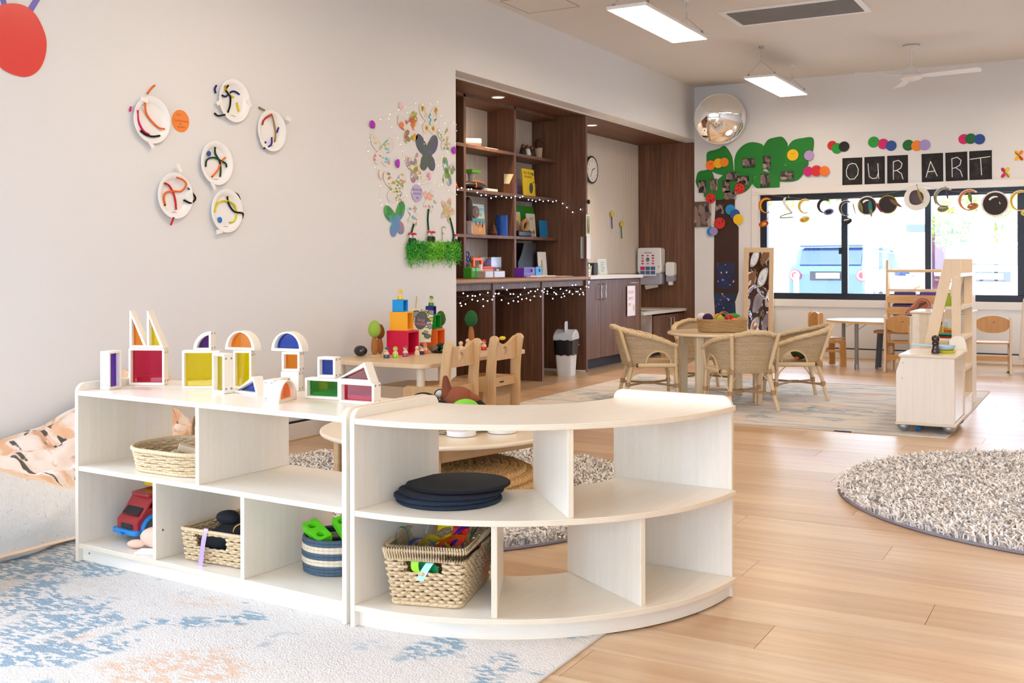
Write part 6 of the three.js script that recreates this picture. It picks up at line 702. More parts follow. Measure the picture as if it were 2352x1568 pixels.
const DW = {"plates":[[-3.639,1.695,0.122,0.115],[-4.195,1.861,0.12,0.113],[-4.483,1.733,0.11,0.111],[-4.067,1.521,0.121,0.111],[-3.785,1.337,0.117,0.109],[-4.138,1.277,0.127,0.114]],"orange":[-3.837,1.713,0.06,0.059],"red":[-2.928,1.952,0.137,0.151],"strips":[[-2.864,2.09],[-2.85,2.134],[-2.983,2.085],[-3.038,2.176]],"pipe":{"orange":[[[-3.666,1.867],[-3.645,1.849],[-3.621,1.82]],[[-3.591,1.77],[-3.609,1.724],[-3.649,1.685],[-3.691,1.662],[-3.714,1.659]]],"pink":[[[-3.521,1.745],[-3.515,1.722]],[[-3.547,1.731],[-3.563,1.679],[-3.593,1.638],[-3.627,1.623]]],"black1":[[[-3.563,1.635],[-3.598,1.619],[-3.639,1.615],[-3.682,1.623]]],"navy":[[[-4.076,1.926],[-4.064,1.904],[-4.071,1.884]],[[-4.095,1.874],[-4.14,1.877],[-4.183,1.908],[-4.213,1.91],[-4.238,1.9]]],"yellow":[[[-4.116,1.926],[-4.14,1.911],[-4.171,1.889],[-4.195,1.879]],[[-4.219,1.855],[-4.235,1.809]]],"black2":[[[-4.146,1.936],[-4.14,1.911],[-4.17,1.88],[-4.17,1.836],[-4.142,1.793]],[[-4.062,1.779],[-4.086,1.769],[-4.116,1.777]]],"tan":[[[-4.393,1.851],[-4.437,1.841]],[[-4.476,1.82],[-4.51,1.768],[-4.52,1.723],[-4.513,1.676]]],"red3":[[[-4.401,1.758],[-4.43,1.791],[-4.476,1.822]]],"violet":[[[-4.544,1.758],[-4.53,1.729]],[[-4.489,1.697],[-4.469,1.654],[-4.427,1.63]],[[-4.425,1.668],[-4.425,1.657]]],"green":[[[-4.048,1.601],[-4.062,1.572],[-4.091,1.535],[-4.1,1.497],[-4.097,1.453]],[[-3.983,1.497],[-4.003,1.532],[-4.05,1.549],[-4.103,1.536],[-4.139,1.522],[-4.141,1.505]]],"orange4":[[[-4.133,1.556],[-4.109,1.537],[-4.079,1.487],[-4.026,1.447]]],"orange5":[[[-3.789,1.428],[-3.829,1.418],[-3.851,1.399],[-3.834,1.365],[-3.774,1.359],[-3.726,1.346],[-3.719,1.313],[-3.726,1.293],[-3.713,1.287]]],"red5":[[[-3.711,1.394],[-3.748,1.388],[-3.774,1.357],[-3.79,1.317],[-3.796,1.269]],[[-3.763,1.229],[-3.765,1.192]]],"black5":[[[-3.862,1.379],[-3.9,1.364],[-3.928,1.332],[-3.911,1.313],[-3.872,1.306],[-3.845,1.319]]],"yellow6":[[[-4.045,1.268],[-4.078,1.314],[-4.138,1.33],[-4.199,1.311],[-4.214,1.267],[-4.199,1.227],[-4.164,1.217]]],"black6":[[[-4.147,1.354],[-4.156,1.318],[-4.199,1.276],[-4.242,1.268],[-4.261,1.244]],[[-4.203,1.377],[-4.23,1.365],[-4.245,1.341]]]},"tape":[[-3.589,1.785],[-3.629,1.578],[-4.08,1.837],[-4.301,1.862],[-4.613,1.813],[-4.403,1.657],[-4.038,1.402],[-3.807,1.475],[-4.078,1.167],[-4.321,1.415],[-3.872,1.338]],"dots6":[-4.092,1.228,0.026,0.019],"flies":{"orange":[-5.828,1.893,0.116,0.096],"pastel":[-6.064,1.974,0.116,0.098],"greensmall":[-6.262,1.862,0.083,0.079],"bluedots":[-5.525,1.713,0.124,0.094],"dark":[-6.04,1.746,0.131,0.122],"yellowpurple":[-5.89,1.633,0.091,0.094],"greenlow":[-6.301,1.634,0.081,0.092],"polka":[-5.664,1.49,0.125,0.096],"greenblue":[-5.673,1.28,0.114,0.106],"coral":[-6.072,1.43,0.089,0.079],"mint":[-5.877,1.316,0.081,0.075],"pinkflower":[-6.295,1.371,0.089,0.088]},"lilac":[-5.914,1.468,0.062,0.058],"gems":[[-5.411,1.871],[-5.683,1.647],[-6.364,1.797]],"pinks":[[-5.722,2.025],[-6.053,1.59],[-5.501,1.564]],"stems":[[[-6.048,1.369],[-6.039,1.296],[-6.048,1.224]],[[-5.872,1.262],[-5.854,1.224],[-5.84,1.182]],[[-6.316,1.319],[-6.351,1.245],[-6.364,1.202],[-6.351,1.144]]],"twig":[[[-6.219,1.157],[-6.216,1.216],[-6.211,1.246],[-6.248,1.253],[-6.262,1.243]],[[-6.216,1.216],[-6.235,1.199]]],"shrooms":[[-5.821,1.169],[-5.864,1.168],[-6.045,1.186],[-6.091,1.185],[-6.385,1.171]],"grass":[[-5.785,1.141],[-6.427,1.15],[-6.426,1.027],[-5.781,1.028]],"wire":[[-6.152,2.109],[-6.067,2.085],[-5.973,2.065],[-5.89,2.064],[-5.775,2.027],[-5.698,2.001],[-5.597,1.958],[-5.496,1.914],[-5.411,1.871],[-5.378,1.77],[-5.365,1.699],[-5.436,1.603],[-5.511,1.58],[-5.494,1.492],[-5.494,1.401],[-5.51,1.37],[-5.568,1.38],[-5.677,1.398],[-5.783,1.444]],"wire2":[[-5.698,2.001],[-5.793,1.992],[-5.887,1.962],[-5.946,1.944],[-5.99,1.831],[-5.99,1.805],[-6.175,1.918],[-6.199,2.02],[-6.25,1.974],[-6.36,1.993],[-6.394,1.981],[-6.401,1.938],[-6.384,1.848],[-6.277,1.781],[-6.217,1.74],[-6.127,1.694],[-6.158,1.671],[-6.027,1.576],[-5.932,1.532],[-5.848,1.472]],"wire3":[[-5.584,1.927],[-5.615,1.878],[-5.682,1.816],[-5.711,1.775],[-5.732,1.734],[-5.756,1.684],[-5.806,1.635],[-5.856,1.589],[-5.932,1.532],[-6.115,1.552],[-6.17,1.534],[-6.208,1.546],[-6.294,1.508],[-6.398,1.486]],"leaves":[[[-3.909,2.135],[-3.9,2.221],[-3.82,2.243],[-3.766,2.257],[-3.704,2.283],[-3.643,2.216],[-3.608,2.12],[-3.617,1.967],[-3.776,1.974],[-3.892,2.048]],[[-4.036,1.899],[-4.009,2.002],[-3.937,2.024],[-3.847,2.012],[-3.812,1.838],[-3.866,1.737],[-3.991,1.81]],[[-3.591,2.12],[-3.564,2.203],[-3.494,2.276],[-3.408,2.305],[-3.305,2.287],[-3.263,2.246],[-3.237,2.119],[-3.306,1.954],[-3.513,1.929],[-3.582,1.966]],[[-3.271,2.247],[-3.22,2.319],[-3.152,2.34],[-3.068,2.344],[-3.018,2.291],[-3.005,2.232],[-3.036,2.042],[-3.17,1.948],[-3.272,2.087]],[[-3.005,2.232],[-2.952,2.295],[-2.853,2.317],[-2.739,2.312],[-2.734,2.192],[-2.788,2.063],[-2.904,1.871],[-3.003,1.974],[-3.036,2.125]],[[-3.17,1.982],[-3.002,2.041],[-2.788,2.063],[-2.854,1.918],[-2.937,1.864],[-3.103,1.87],[-3.17,1.898]],[[-3.392,1.856],[-3.306,1.988],[-3.17,1.948],[-3.095,1.878],[-3.103,1.779],[-3.188,1.773],[-3.323,1.795]],[[-3.865,1.84],[-3.635,2.002],[-3.392,1.958],[-3.375,1.89],[-3.461,1.774],[-3.635,1.729],[-3.741,1.69],[-3.884,1.712],[-3.937,1.757]]],"trunk":[[-3.803,1.701],[-3.583,1.728],[-3.587,1.626],[-3.575,1.421],[-3.545,1.386],[-3.547,0.69],[-3.586,0.57],[-3.578,0.4],[-3.816,0.395],[-3.829,0.669],[-3.822,1.392],[-3.809,1.58]],"posters":[[-3.692,0.853,0.197,0.286],[-3.699,0.53,0.225,0.261]],"photos":[[-3.426,2.082,0.138,0.1],[-3.228,2.077,0.087,0.139],[-3.953,1.845,0.085,0.138],[-3.821,1.86,0.082,0.132],[-3.614,1.938,0.131,0.099],[-3.681,1.835,0.084,0.137],[-3.49,1.892,0.133,0.102],[-3.633,1.738,0.137,0.096],[-3.247,1.885,0.101,0.147],[-3.009,1.925,0.138,0.097],[-3.75,1.59,0.089,0.11],[-3.949,1.536,0.194,0.281]],"bugs":[[-3.527,1.806,0.057,0.051],[-3.857,1.711,0.057,0.048],[-3.754,1.433,0.062,0.058]],"cats5":[["ff7d1e",-3.856,2.076,0.054,0.052],["f5b81a",-3.767,2.094,0.053,0.051],["f08a1c",-3.699,2.101,0.05,0.048],["f2c21a",-2.947,2.142,0.061,0.062],["b79ad0",-2.775,2.129,0.052,0.052],["c81e78",-2.785,1.96,0.052,0.052],["d22a2a",-2.699,1.964,0.057,0.057],["f07a22",-2.613,1.957,0.052,0.052],["1e8fc8",-3.632,1.579,0.056,0.054],["2f55a0",-3.58,1.527,0.056,0.054],["f0c41c",-3.543,1.471,0.057,0.056],["1f86c4",-3.852,1.344,0.05,0.048],["a08cc4",-3.82,1.344,0.046,0.044]],"cats6":[["cf2a26",-2.539,2.221,0.05,0.051],["1f9a34",-2.488,2.188,0.056,0.058],["1c1c20",-2.417,2.203,0.054,0.055],["28a03a",-2.12,2.233,0.057,0.059],["d2246e",-2.026,2.209,0.054,0.056],["2c4f98",-1.949,2.186,0.053,0.056],["1f6a32",-1.783,2.182,0.056,0.059],["f08a26",-1.701,2.172,0.054,0.058],["a795d2",-1.626,2.176,0.054,0.058],["d8246a",-1.262,2.213,0.05,0.054],["1f6a3a",-1.2,2.213,0.052,0.056],["2b4f98",-1.119,2.203,0.051,0.056]],"cards":[[[-2.436,2.083],[-2.235,2.082],[-2.235,1.8],[-2.435,1.8]],[[-2.213,2.083],[-2.011,2.084],[-2.012,1.803],[-2.212,1.801]],[[-1.988,2.085],[-1.786,2.085],[-1.787,1.803],[-1.99,1.802]],[[-1.656,2.086],[-1.454,2.088],[-1.454,1.803],[-1.656,1.801]],[[-1.432,2.087],[-1.23,2.09],[-1.23,1.806],[-1.432,1.804]],[[-1.212,2.09],[-1.008,2.091],[-1.009,1.808],[-1.212,1.806]]],"flutter":[[-0.77,2.025],[-0.889,1.865]],"sp7":[[-3.2,1.602,0.091],[-2.963,1.611,0.079],[-2.79,1.582,0.083],[-2.589,1.581,0.083],[-2.368,1.551,0.087],[-2.163,1.576,0.103],[-1.962,1.582,0.099]],"sp6":[[-1.684,1.636,0.129],[-1.424,1.633,0.11],[-1.196,1.596,0.116],[-0.97,1.56,0.129],[-0.743,1.576,0.11]],"discs":[[-3.225,1.41],[-3.008,1.493],[-2.791,1.449],[-2.543,1.521],[-2.361,1.42]],"dleaves":[[-2.286,1.545],[-2.219,1.559],[-2.126,1.541],[-2.042,1.546],[-1.878,1.586],[-1.651,1.653],[-1.514,1.612],[-1.401,1.663],[-1.19,1.62]],"line":[[-3.358,1.756],[-3.02,1.694],[-2.566,1.647],[-2.216,1.668],[-1.876,1.709],[-1.669,1.767],[-1.506,1.731],[-1.306,1.689],[-0.993,1.674],[-0.719,1.669]]};

// ================================================================ DECORATIONS ON THE LEFT WALL  (z, y on the wall plane)
const LWX = XL + 0.001, wallL = (name, label, cat, zy, off = 0, group) => thing(name, label, cat, [LWX + off, zy[1], zy[0]], PI / 2, group);   // local x runs along -z, local z out of the wall
const wl = (c, p, o = 0) => [c[0] - p[0], p[1] - c[1], o];
{
  const S = rng(77), chen = (c) => std(c, 0.95, { bumpMap: txFuzz, bumpScale: 0.001 });
  const col = { orange: 0xff7a2e, pink: 0xf0208a, black1: 0x0d0d0f, navy: 0x10207a, yellow: 0xf2dc10, black2: 0x0d0d0f, tan: 0xb08a50, red3: 0xd22a22, violet: 0x3a1f9a, green: 0x0c4a2a, orange4: 0xff7d34, orange5: 0xff7d34, red5: 0xe02226, black5: 0x0d0d0f, yellow6: 0xf2e010, black6: 0x0d0d0f };
  const own = [['orange', 'pink', 'black1'], ['navy', 'yellow', 'black2'], ['tan', 'red3', 'violet'], ['green', 'orange4'], ['orange5', 'red5', 'black5'], ['yellow6', 'black6']];
  const lab = ['white paper plate with orange, pink and black pipe cleaners, leftmost', 'white paper plate with navy, yellow and black pipe cleaners, topmost', 'white paper plate with tan, red and violet pipe cleaners, rightmost', 'white paper plate with dark green and orange pipe cleaners', 'white paper plate with curly orange, red and black pipe cleaners', 'white paper plate with yellow and black pipe cleaners and blue dot'];
  const tapes = [[0, 1], [2, 3], [4, 5], [6], [7, 10], [8]];
  const dish = T(lathe([[0, 0.004], [0.07, 0.004], [0.082, 0.01], [0.092, 0.019], [0.112, 0.022], [0.1145, 0.0205], [0.113, 0.0195], [0.094, 0.0165], [0.084, 0.007], [0.07, 0.001], [0, 0.001]], 48), 0, 0, 0, PI / 2);
  DW.plates.forEach((p, i) => {
    const o = wallL('paper_plate', lab[i], 'paper plate', p, 0, 'paper plate spider webs'); part('plate', dish, phys(0xf4f4f2, 0.4), o);
    for (const n of own[i]) for (const l of DW.pipe[n]) { const pts = l.map((q, k) => { const v = wl(p, q), d = Math.hypot(v[0], v[1]); v[2] = d > 0.1 ? (d > 0.116 ? 0.007 : 0.029) : 0.011 + (d > 0.08 ? 0.012 : 0); return v; }); part('pipe_cleaner', tube(pts, 0.0048, pts.length * 6, 7), chen(col[n]), o); }
    for (const t of tapes[i]) { const v = wl(p, DW.tape[t]); part('tape', T(box(0.045, 0.022, 0.0008, 0, 0, 0, 0.0002), v[0], v[1], 0.023, 0, 0, S() * 2 - 1), std(0xf3f2ee, 0.4), o); }
    const nm = []; let x = -0.02; for (let k = 0; k < 5; k++) { nm.push([x, -0.083 + 0.006 * (S() - 0.3), 0.0135]); x += 0.008; } part('name_scribble', tube(nm, 0.0009, 24, 4), M.hookBlack, o);
    if (i === 5) part('sticker', T(cyl(0.016, 0.016, 0.002), ...wl(p, DW.dots6, 0.012), PI / 2), paint(0x1c76c8, 0.6), o); if (i === 3) part('sticker', T(cyl(0.014, 0.014, 0.002), -0.05, 0.045, 0.012, PI / 2), paint(0x2a4a9a, 0.6), o);
  });
  const oval = (rx, ry, cls = THREE.Shape) => { const s = new cls(); s.absellipse(0, 0, rx, ry, 0, 2 * PI); return s; };
  { const t = canvasTex(256, 320, (g, w, h) => { g.fillStyle = '#f58a3a'; g.fillRect(0, 0, w, h); g.fillStyle = '#7a4a2a'; g.font = '40px sans-serif'; g.textAlign = 'center'; g.fillText('Our', 100, 84); g.fillText('Spiderwebs', 134, 170); g.fillText('&', 122, 212); g.fillText('spiders', 140, 256); }); const o = wallL('paper_sign', 'orange oval paper sign among the paper plates', 'sign', DW.orange); part('sheet', paper(oval(0.057, 0.056), 0.0015, 24), std(0xffffff, 0.7, { map: t }), o); }
  { const o = wallL('red_paper_shape', 'large red paper oval with purple strips at the top left corner', 'paper shape', DW.red); const gl = (c) => phys(c, 0.3, { clearcoat: 0.6, clearcoatRoughness: 0.15 }); part('oval', paper(shapeOf([[-0.137, 0.03], [-0.1, 0.12], [0.0, 0.155], [0.08, 0.13], [0.134, 0.04], [0.13, -0.05], [0.09, -0.12], [0.02, -0.152], [-0.08, -0.13], [-0.13, -0.05]], true), 0.002, 20), gl(0xe23a34), o, [0, 0, 0.002]); for (let k = 0; k < 2; k++) { const a = wl(DW.red, DW.strips[2 * k]), b = wl(DW.red, DW.strips[2 * k + 1]), dx = b[0] - a[0], dy = b[1] - a[1]; part('strip', T(box(0.026, Math.hypot(dx, dy) + 0.05, 0.0016, 0, 0, 0, 0.0003), (a[0] + b[0]) / 2, (a[1] + b[1]) / 2, 0.001, 0, 0, -Math.atan2(dx, dy)), gl(0x5a4cb4), o); } }
  // butterflies and flowers
  const fly = (w, h) => { const s = new THREE.Shape(), f = (x, y) => [x * w, y * h]; s.moveTo(...f(0, -0.62)); s.bezierCurveTo(...f(0.25, -1.1), ...f(0.75, -0.9), ...f(0.62, -0.45)); s.bezierCurveTo(...f(0.6, -0.25), ...f(0.4, -0.15), ...f(0.35, -0.08)); s.bezierCurveTo(...f(0.9, 0.1), ...f(1.15, 0.75), ...f(0.8, 0.98)); s.bezierCurveTo(...f(0.5, 1.1), ...f(0.15, 0.6), ...f(0, 0.35)); s.bezierCurveTo(...f(-0.15, 0.6), ...f(-0.5, 1.1), ...f(-0.8, 0.98)); s.bezierCurveTo(...f(-1.15, 0.75), ...f(-0.9, 0.1), ...f(-0.35, -0.08)); s.bezierCurveTo(...f(-0.4, -0.15), ...f(-0.6, -0.25), ...f(-0.62, -0.45)); s.bezierCurveTo(...f(-0.75, -0.9), ...f(-0.25, -1.1), ...f(0, -0.62)); return s; };
  const flower = (w, h) => shapeOf(Array.from({ length: 30 }, (_, k) => { const a = k / 30 * 2 * PI, r = 0.74 + 0.26 * Math.cos(a * 5 + 0.3); return [w * r * Math.cos(a), h * r * Math.sin(a)]; }), true);
  const dabs = (bg, cols, n, r0, r1, seed, fill) => canvasTex(128, 160, (g, w, h) => { const q = rng(seed); g.fillStyle = bg; g.fillRect(0, 0, w, h); for (let i = 0; i < n; i++) { g.fillStyle = cols[Math.floor(q() * cols.length)]; g.globalAlpha = fill ? 0.75 : 0.9; g.beginPath(); g.ellipse(w * (0.08 + 0.84 * q()), h * (0.06 + 0.88 * q()), r0 + q() * (r1 - r0), r0 + q() * (r1 - r0), q() * 3, 0, 6.3); g.fill(); } g.globalAlpha = 1; });
  const pale = '#e3dfd9', spec = {
    orange: ['painted paper butterfly in orange, brown and yellow', dabs(pale, ['#e0632a', '#d8a018', '#8a5a48', '#c25a2a', '#9aa820'], 26, 8, 22, 1, 1), fly, 0.5], pastel: ['pale paper butterfly drawn with red, blue and yellow lines', canvasTex(128, 160, (g, w, h) => { g.fillStyle = pale; g.fillRect(0, 0, w, h); const L = (c, lw, pts) => { g.strokeStyle = c; g.lineWidth = lw; g.beginPath(); pts.forEach(p => g.lineTo(...p)); g.stroke(); }; L('#e88a84', 3, [[36, 22], [30, 40], [40, 52], [30, 74]]); L('#e88a84', 3, [[92, 22], [96, 44], [112, 56], [116, 62]]); L('#34a8cc', 8, [[62, 40], [70, 52], [60, 66], [74, 80], [64, 98], [70, 112]]); L('#e0c440', 4, [[50, 46], [46, 70], [54, 90]]); for (const [x, y] of [[46, 130], [88, 126], [20, 24], [108, 18]]) { g.fillStyle = '#e6cc3a'; g.beginPath(); g.ellipse(x, y, 13, 17, 0, 0, 6.3); g.fill(); g.fillStyle = '#b8687a'; g.beginPath(); g.ellipse(x, y, 7, 10, 0, 0, 6.3); g.fill(); } g.fillStyle = '#4a9a2a'; g.beginPath(); g.ellipse(104, 84, 10, 17, 0.2, 0, 6.3); g.fill(); L('#4a8a2a', 5, [[96, 24], [112, 44]]); L('#4a8a2a', 5, [[24, 22], [16, 44]]); }), fly, 0],
    greensmall: ['small paper butterfly dabbed green and peach', dabs(pale, ['#9ac23a', '#6aa02a', '#e0b070', '#8a9aa0'], 26, 4, 13, 3), fly, 0.3], bluedots: ['pale paper butterfly dotted with blue, red and yellow', dabs(pale, ['#5ab4cc', '#5ab4cc', '#7cc0d0', '#e0807a', '#d8c64a'], 40, 3, 10, 4), fly, -0.1], dark: ['dark slate purple paper butterfly, the darkest on the wall', dabs('#54566a', ['#4a5a5a', '#5a5478', '#4e5e52', '#62607a'], 30, 12, 30, 5, 1), fly, 0.1], yellowpurple: ['paper butterfly blotched yellow, green and mauve', dabs(pale, ['#d8c030', '#7a9a30', '#a07a90', '#8a84a8', '#b08a94'], 30, 9, 20, 6, 1), fly, 0.45], greenlow: ['paper butterfly painted deep green with mauve edges', dabs('#d8dcd0', ['#5a8a2a', '#4a7a26', '#6a9a38', '#9a8ab0', '#48a0b8'], 30, 9, 20, 7, 1), fly, -0.4], polka: ['pale paper butterfly with green, brown and blue polka dots', dabs(pale, ['#8ab04a', '#d09a6a', '#6aa0a8', '#d88a84', '#c8b84a', '#6a8a4a'], 46, 4, 9, 8), fly, 0], greenblue: ['paper butterfly painted green above and blue below', canvasTex(128, 160, (g, w, h) => { const q = rng(9); for (let i = 0; i < 160; i++) { const y = q() * h; g.fillStyle = y < 70 ? ['#3a9a3a', '#4aa84a', '#2f8a3a'][i % 3] : ['#5a8ab8', '#6a8ac0', '#a87a8a', '#4a9ac0'][i % 4]; g.beginPath(); g.ellipse(q() * w, y, 14, 18, 0, 0, 6.3); g.fill(); } }), fly, 0.35],
    coral: ['paper flower dabbed coral and blue above a green stem', dabs(pale, ['#eda88a', '#e89a8a', '#78b0b8', '#f0b49a'], 34, 5, 12, 10), flower, 0], mint: ['paper flower dabbed mint, coral and blue', dabs(pale, ['#d0e0d0', '#c8b870', '#d88a84', '#5ab0d0', '#d8d4c8'], 26, 6, 14, 11), flower, 0], pinkflower: ['paper flower blotched pink, yellow and green', dabs('#d8c4b4', ['#d0a094', '#d8b860', '#a8c060', '#c89aa0', '#9ac070'], 40, 6, 14, 12), flower, 0] };
  for (const [k, [l, t, f, tilt]] of Object.entries(spec)) { const p = DW.flies[k]; const g = paper(f(p[2] * 1.08, p[3] * 1.06), 0.0012, 8); const o = wallL(f === fly ? 'paper_butterfly' : 'paper_flower', l, f === fly ? 'paper butterfly' : 'paper flower', p, 0, 'butterfly garden cut-outs'); part('sheet', g, std(0xffffff, 0.6, { map: t }), o, [0, 0, 0.003], [0, 0, tilt * 0.6]); }
  { const t = canvasTex(160, 220, (g, w, h) => { g.fillStyle = '#bfb0dc'; g.fillRect(0, 0, w, h); g.fillStyle = '#26243a'; g.font = 'italic 36px sans-serif'; g.textAlign = 'center'; g.fillText('Butterfly', 80, 76); g.fillText('Garden', 80, 124); g.lineWidth = 5; g.strokeStyle = '#26243a'; g.beginPath(); g.arc(80, 158, 18, 0.2, 2.9); g.stroke(); g.beginPath(); g.moveTo(80, 150); g.lineTo(80, 180); g.stroke(); }); const o = wallL('paper_sign', 'lilac oval paper sign reading Butterfly Garden', 'sign', DW.lilac); part('sheet', paper(oval(DW.lilac[2], DW.lilac[3]), 0.0015, 24), std(0xffffff, 0.7, { map: t }), o, [0, 0, 0.004]); }
  DW.gems.forEach((p, i) => { solo('tissue_flower', ['violet tissue flower at the left of the butterfly display', 'violet tissue flower below the blue dotted butterfly', 'violet tissue flower at the edge of the alcove'][i], 'tissue flower', blob(0.026, 0.9, 1, 0.4, 0.14, 6, 501 + i, 3), phys(0xb02ac0, 0.6), [LWX + 0.01, p[1], p[0]], [0, PI / 2, 0], 'violet tissue flowers'); });
  DW.pinks.forEach((p, i) => { solo('tissue_bow', ['pale pink tissue bow at the top of the butterfly display', 'pink tissue bow under the dark butterfly', 'peach tissue bow above the polka dot butterfly'][i], 'tissue bow', blob(0.022, 0.7, 1.2, 0.35, 0.16, 5, 511 + i, 3), std([0xf2c4c4, 0xf0a6c4, 0xf2d8cc][i], 0.8), [LWX + 0.008, p[1], p[0]], [0, PI / 2, 0], 'pink tissue bows'); });
  DW.stems.forEach((l, i) => { const o = wallL('pipe_cleaner_stem', ['dark green pipe cleaner stem under the coral flower', 'dark green pipe cleaner stem under the mint flower', 'dark green pipe cleaner stem under the pink flower'][i], 'stem', l[0], 0.006, 'pipe cleaner stems'); part('stem', tube(l.map(q => wl(l[0], q)), 0.006, 18, 7), std(0x0c4a2c, 0.95), o); });
  { const o = wallL('dry_twig', 'thin dry twig with a curled tip above the paper grass', 'twig', DW.twig[0][0], 0.006); for (const l of DW.twig) part('twig', tube(l.map(q => wl(DW.twig[0][0], q)), 0.002, 16, 5), paint(0x7a6a4a, 0.8), o); }
  DW.shrooms.forEach((p, i) => { const o = wallL('felt_mushroom', ['red capped toy mushroom leftmost on the paper grass', 'red capped toy mushroom second from the left on the paper grass', 'red capped toy mushroom left of the middle pair on the paper grass', 'red capped toy mushroom right of the middle pair on the paper grass', 'red capped toy mushroom at the alcove edge of the paper grass'][i], 'toy mushroom', p, 0.014, 'toy mushrooms'); part('acorn_base', T(blob(0.02, 0.85, 1.15, 0.7, 0.03, 3, 521, 3), 0, -0.02, 0), std(0x2f4420, 0.9), o); part('stalk', cyl(0.009, 0.008, 0.025, 0, 0.012, 0, 12), paint(0xeceae6, 0.8), o); part('cap', lathe([[0, 0.036], [0.012, 0.033], [0.0175, 0.024], [0.016, 0.021], [0, 0.021]], 16), paint(0xd0282c, 0.7), o); });
  { // shredded paper grass
    const [a, b, c, d] = DW.grass, o = wallL('paper_grass', 'strip of shredded bright green paper grass on the wall', 'paper grass', [(a[0] + b[0]) / 2, (a[1] + d[1]) / 2]); const W = a[0] - b[0], Hh = a[1] - d[1]; const shred = ribbon([[-0.025, 0, 0], [-0.01, 0.007, 0.006], [0.008, -0.004, 0.008], [0.026, 0.004, 0.002]], 0.0035, [0.1, 1, 0.4], 6), n = 1500, im = new THREE.InstancedMesh(shred, std(0xffffff, 0.6, { side: THREE.DoubleSide }), n), m = new THREE.Matrix4(), q = new THREE.Quaternion(), e = new THREE.Euler(), cc = new THREE.Color();
    for (let i = 0; i < n; i++) { const x = (S() - 0.5) * W, edge = S() < 0.05; e.set((S() - 0.5) * 2, (S() - 0.5) * 2, S() * 6.3); q.setFromEuler(e); const k = 0.7 + S() * 0.7; m.compose(new THREE.Vector3(x, edge ? -Hh * (0.5 + 0.35 * S()) : (S() - 0.5) * Hh * 0.95, 0.006 + S() * 0.022), q, new THREE.Vector3(k, k, k)); im.setMatrixAt(i, m); const g = fbm(x * 7 + 3, 0.5, 64, 64, 9, 2) + (S() - 0.5) * 0.4; cc.set(g > 0.6 ? 0x1c9a2e : g > 0.45 ? 0x63c828 : 0x8fdc3c); im.setColorAt(i, cc); }
    im.name = 'shreds'; im.userData.kind = 'stuff'; shade(im); o.add(im); part('backing', box(W * 0.97, Hh * 0.8, 0.003, 0, 0, 0.002), paint(0x5cb82a, 0.8), o);
  }
  const bulbG = sph(0.0026, 0, 0, 0, 1, 1, 1, 8), bulbM = new THREE.MeshStandardMaterial({ color: 0xffffff, emissive: 0xfff0d8, emissiveIntensity: 1.6 });
  [['wire', 'fine fairy light wire along the left and top of the butterflies'], ['wire2', 'fine fairy light wire between the upper butterflies'], ['wire3', 'fine fairy light wire through the middle of the butterfly display']].forEach(([k, l]) => { const L = DW[k], o = wallL('fairy_lights', l, 'string lights', L[0], 0.008, 'butterfly display fairy lights'); part('wire', tube(L.map(q => wl(L[0], q)), 0.0006, L.length * 4, 4), paint(0xcfc6b8, 0.5), o); for (const q of L) part('light_bulb', bulbG, bulbM, o, wl(L[0], q, 0.003)); });
}
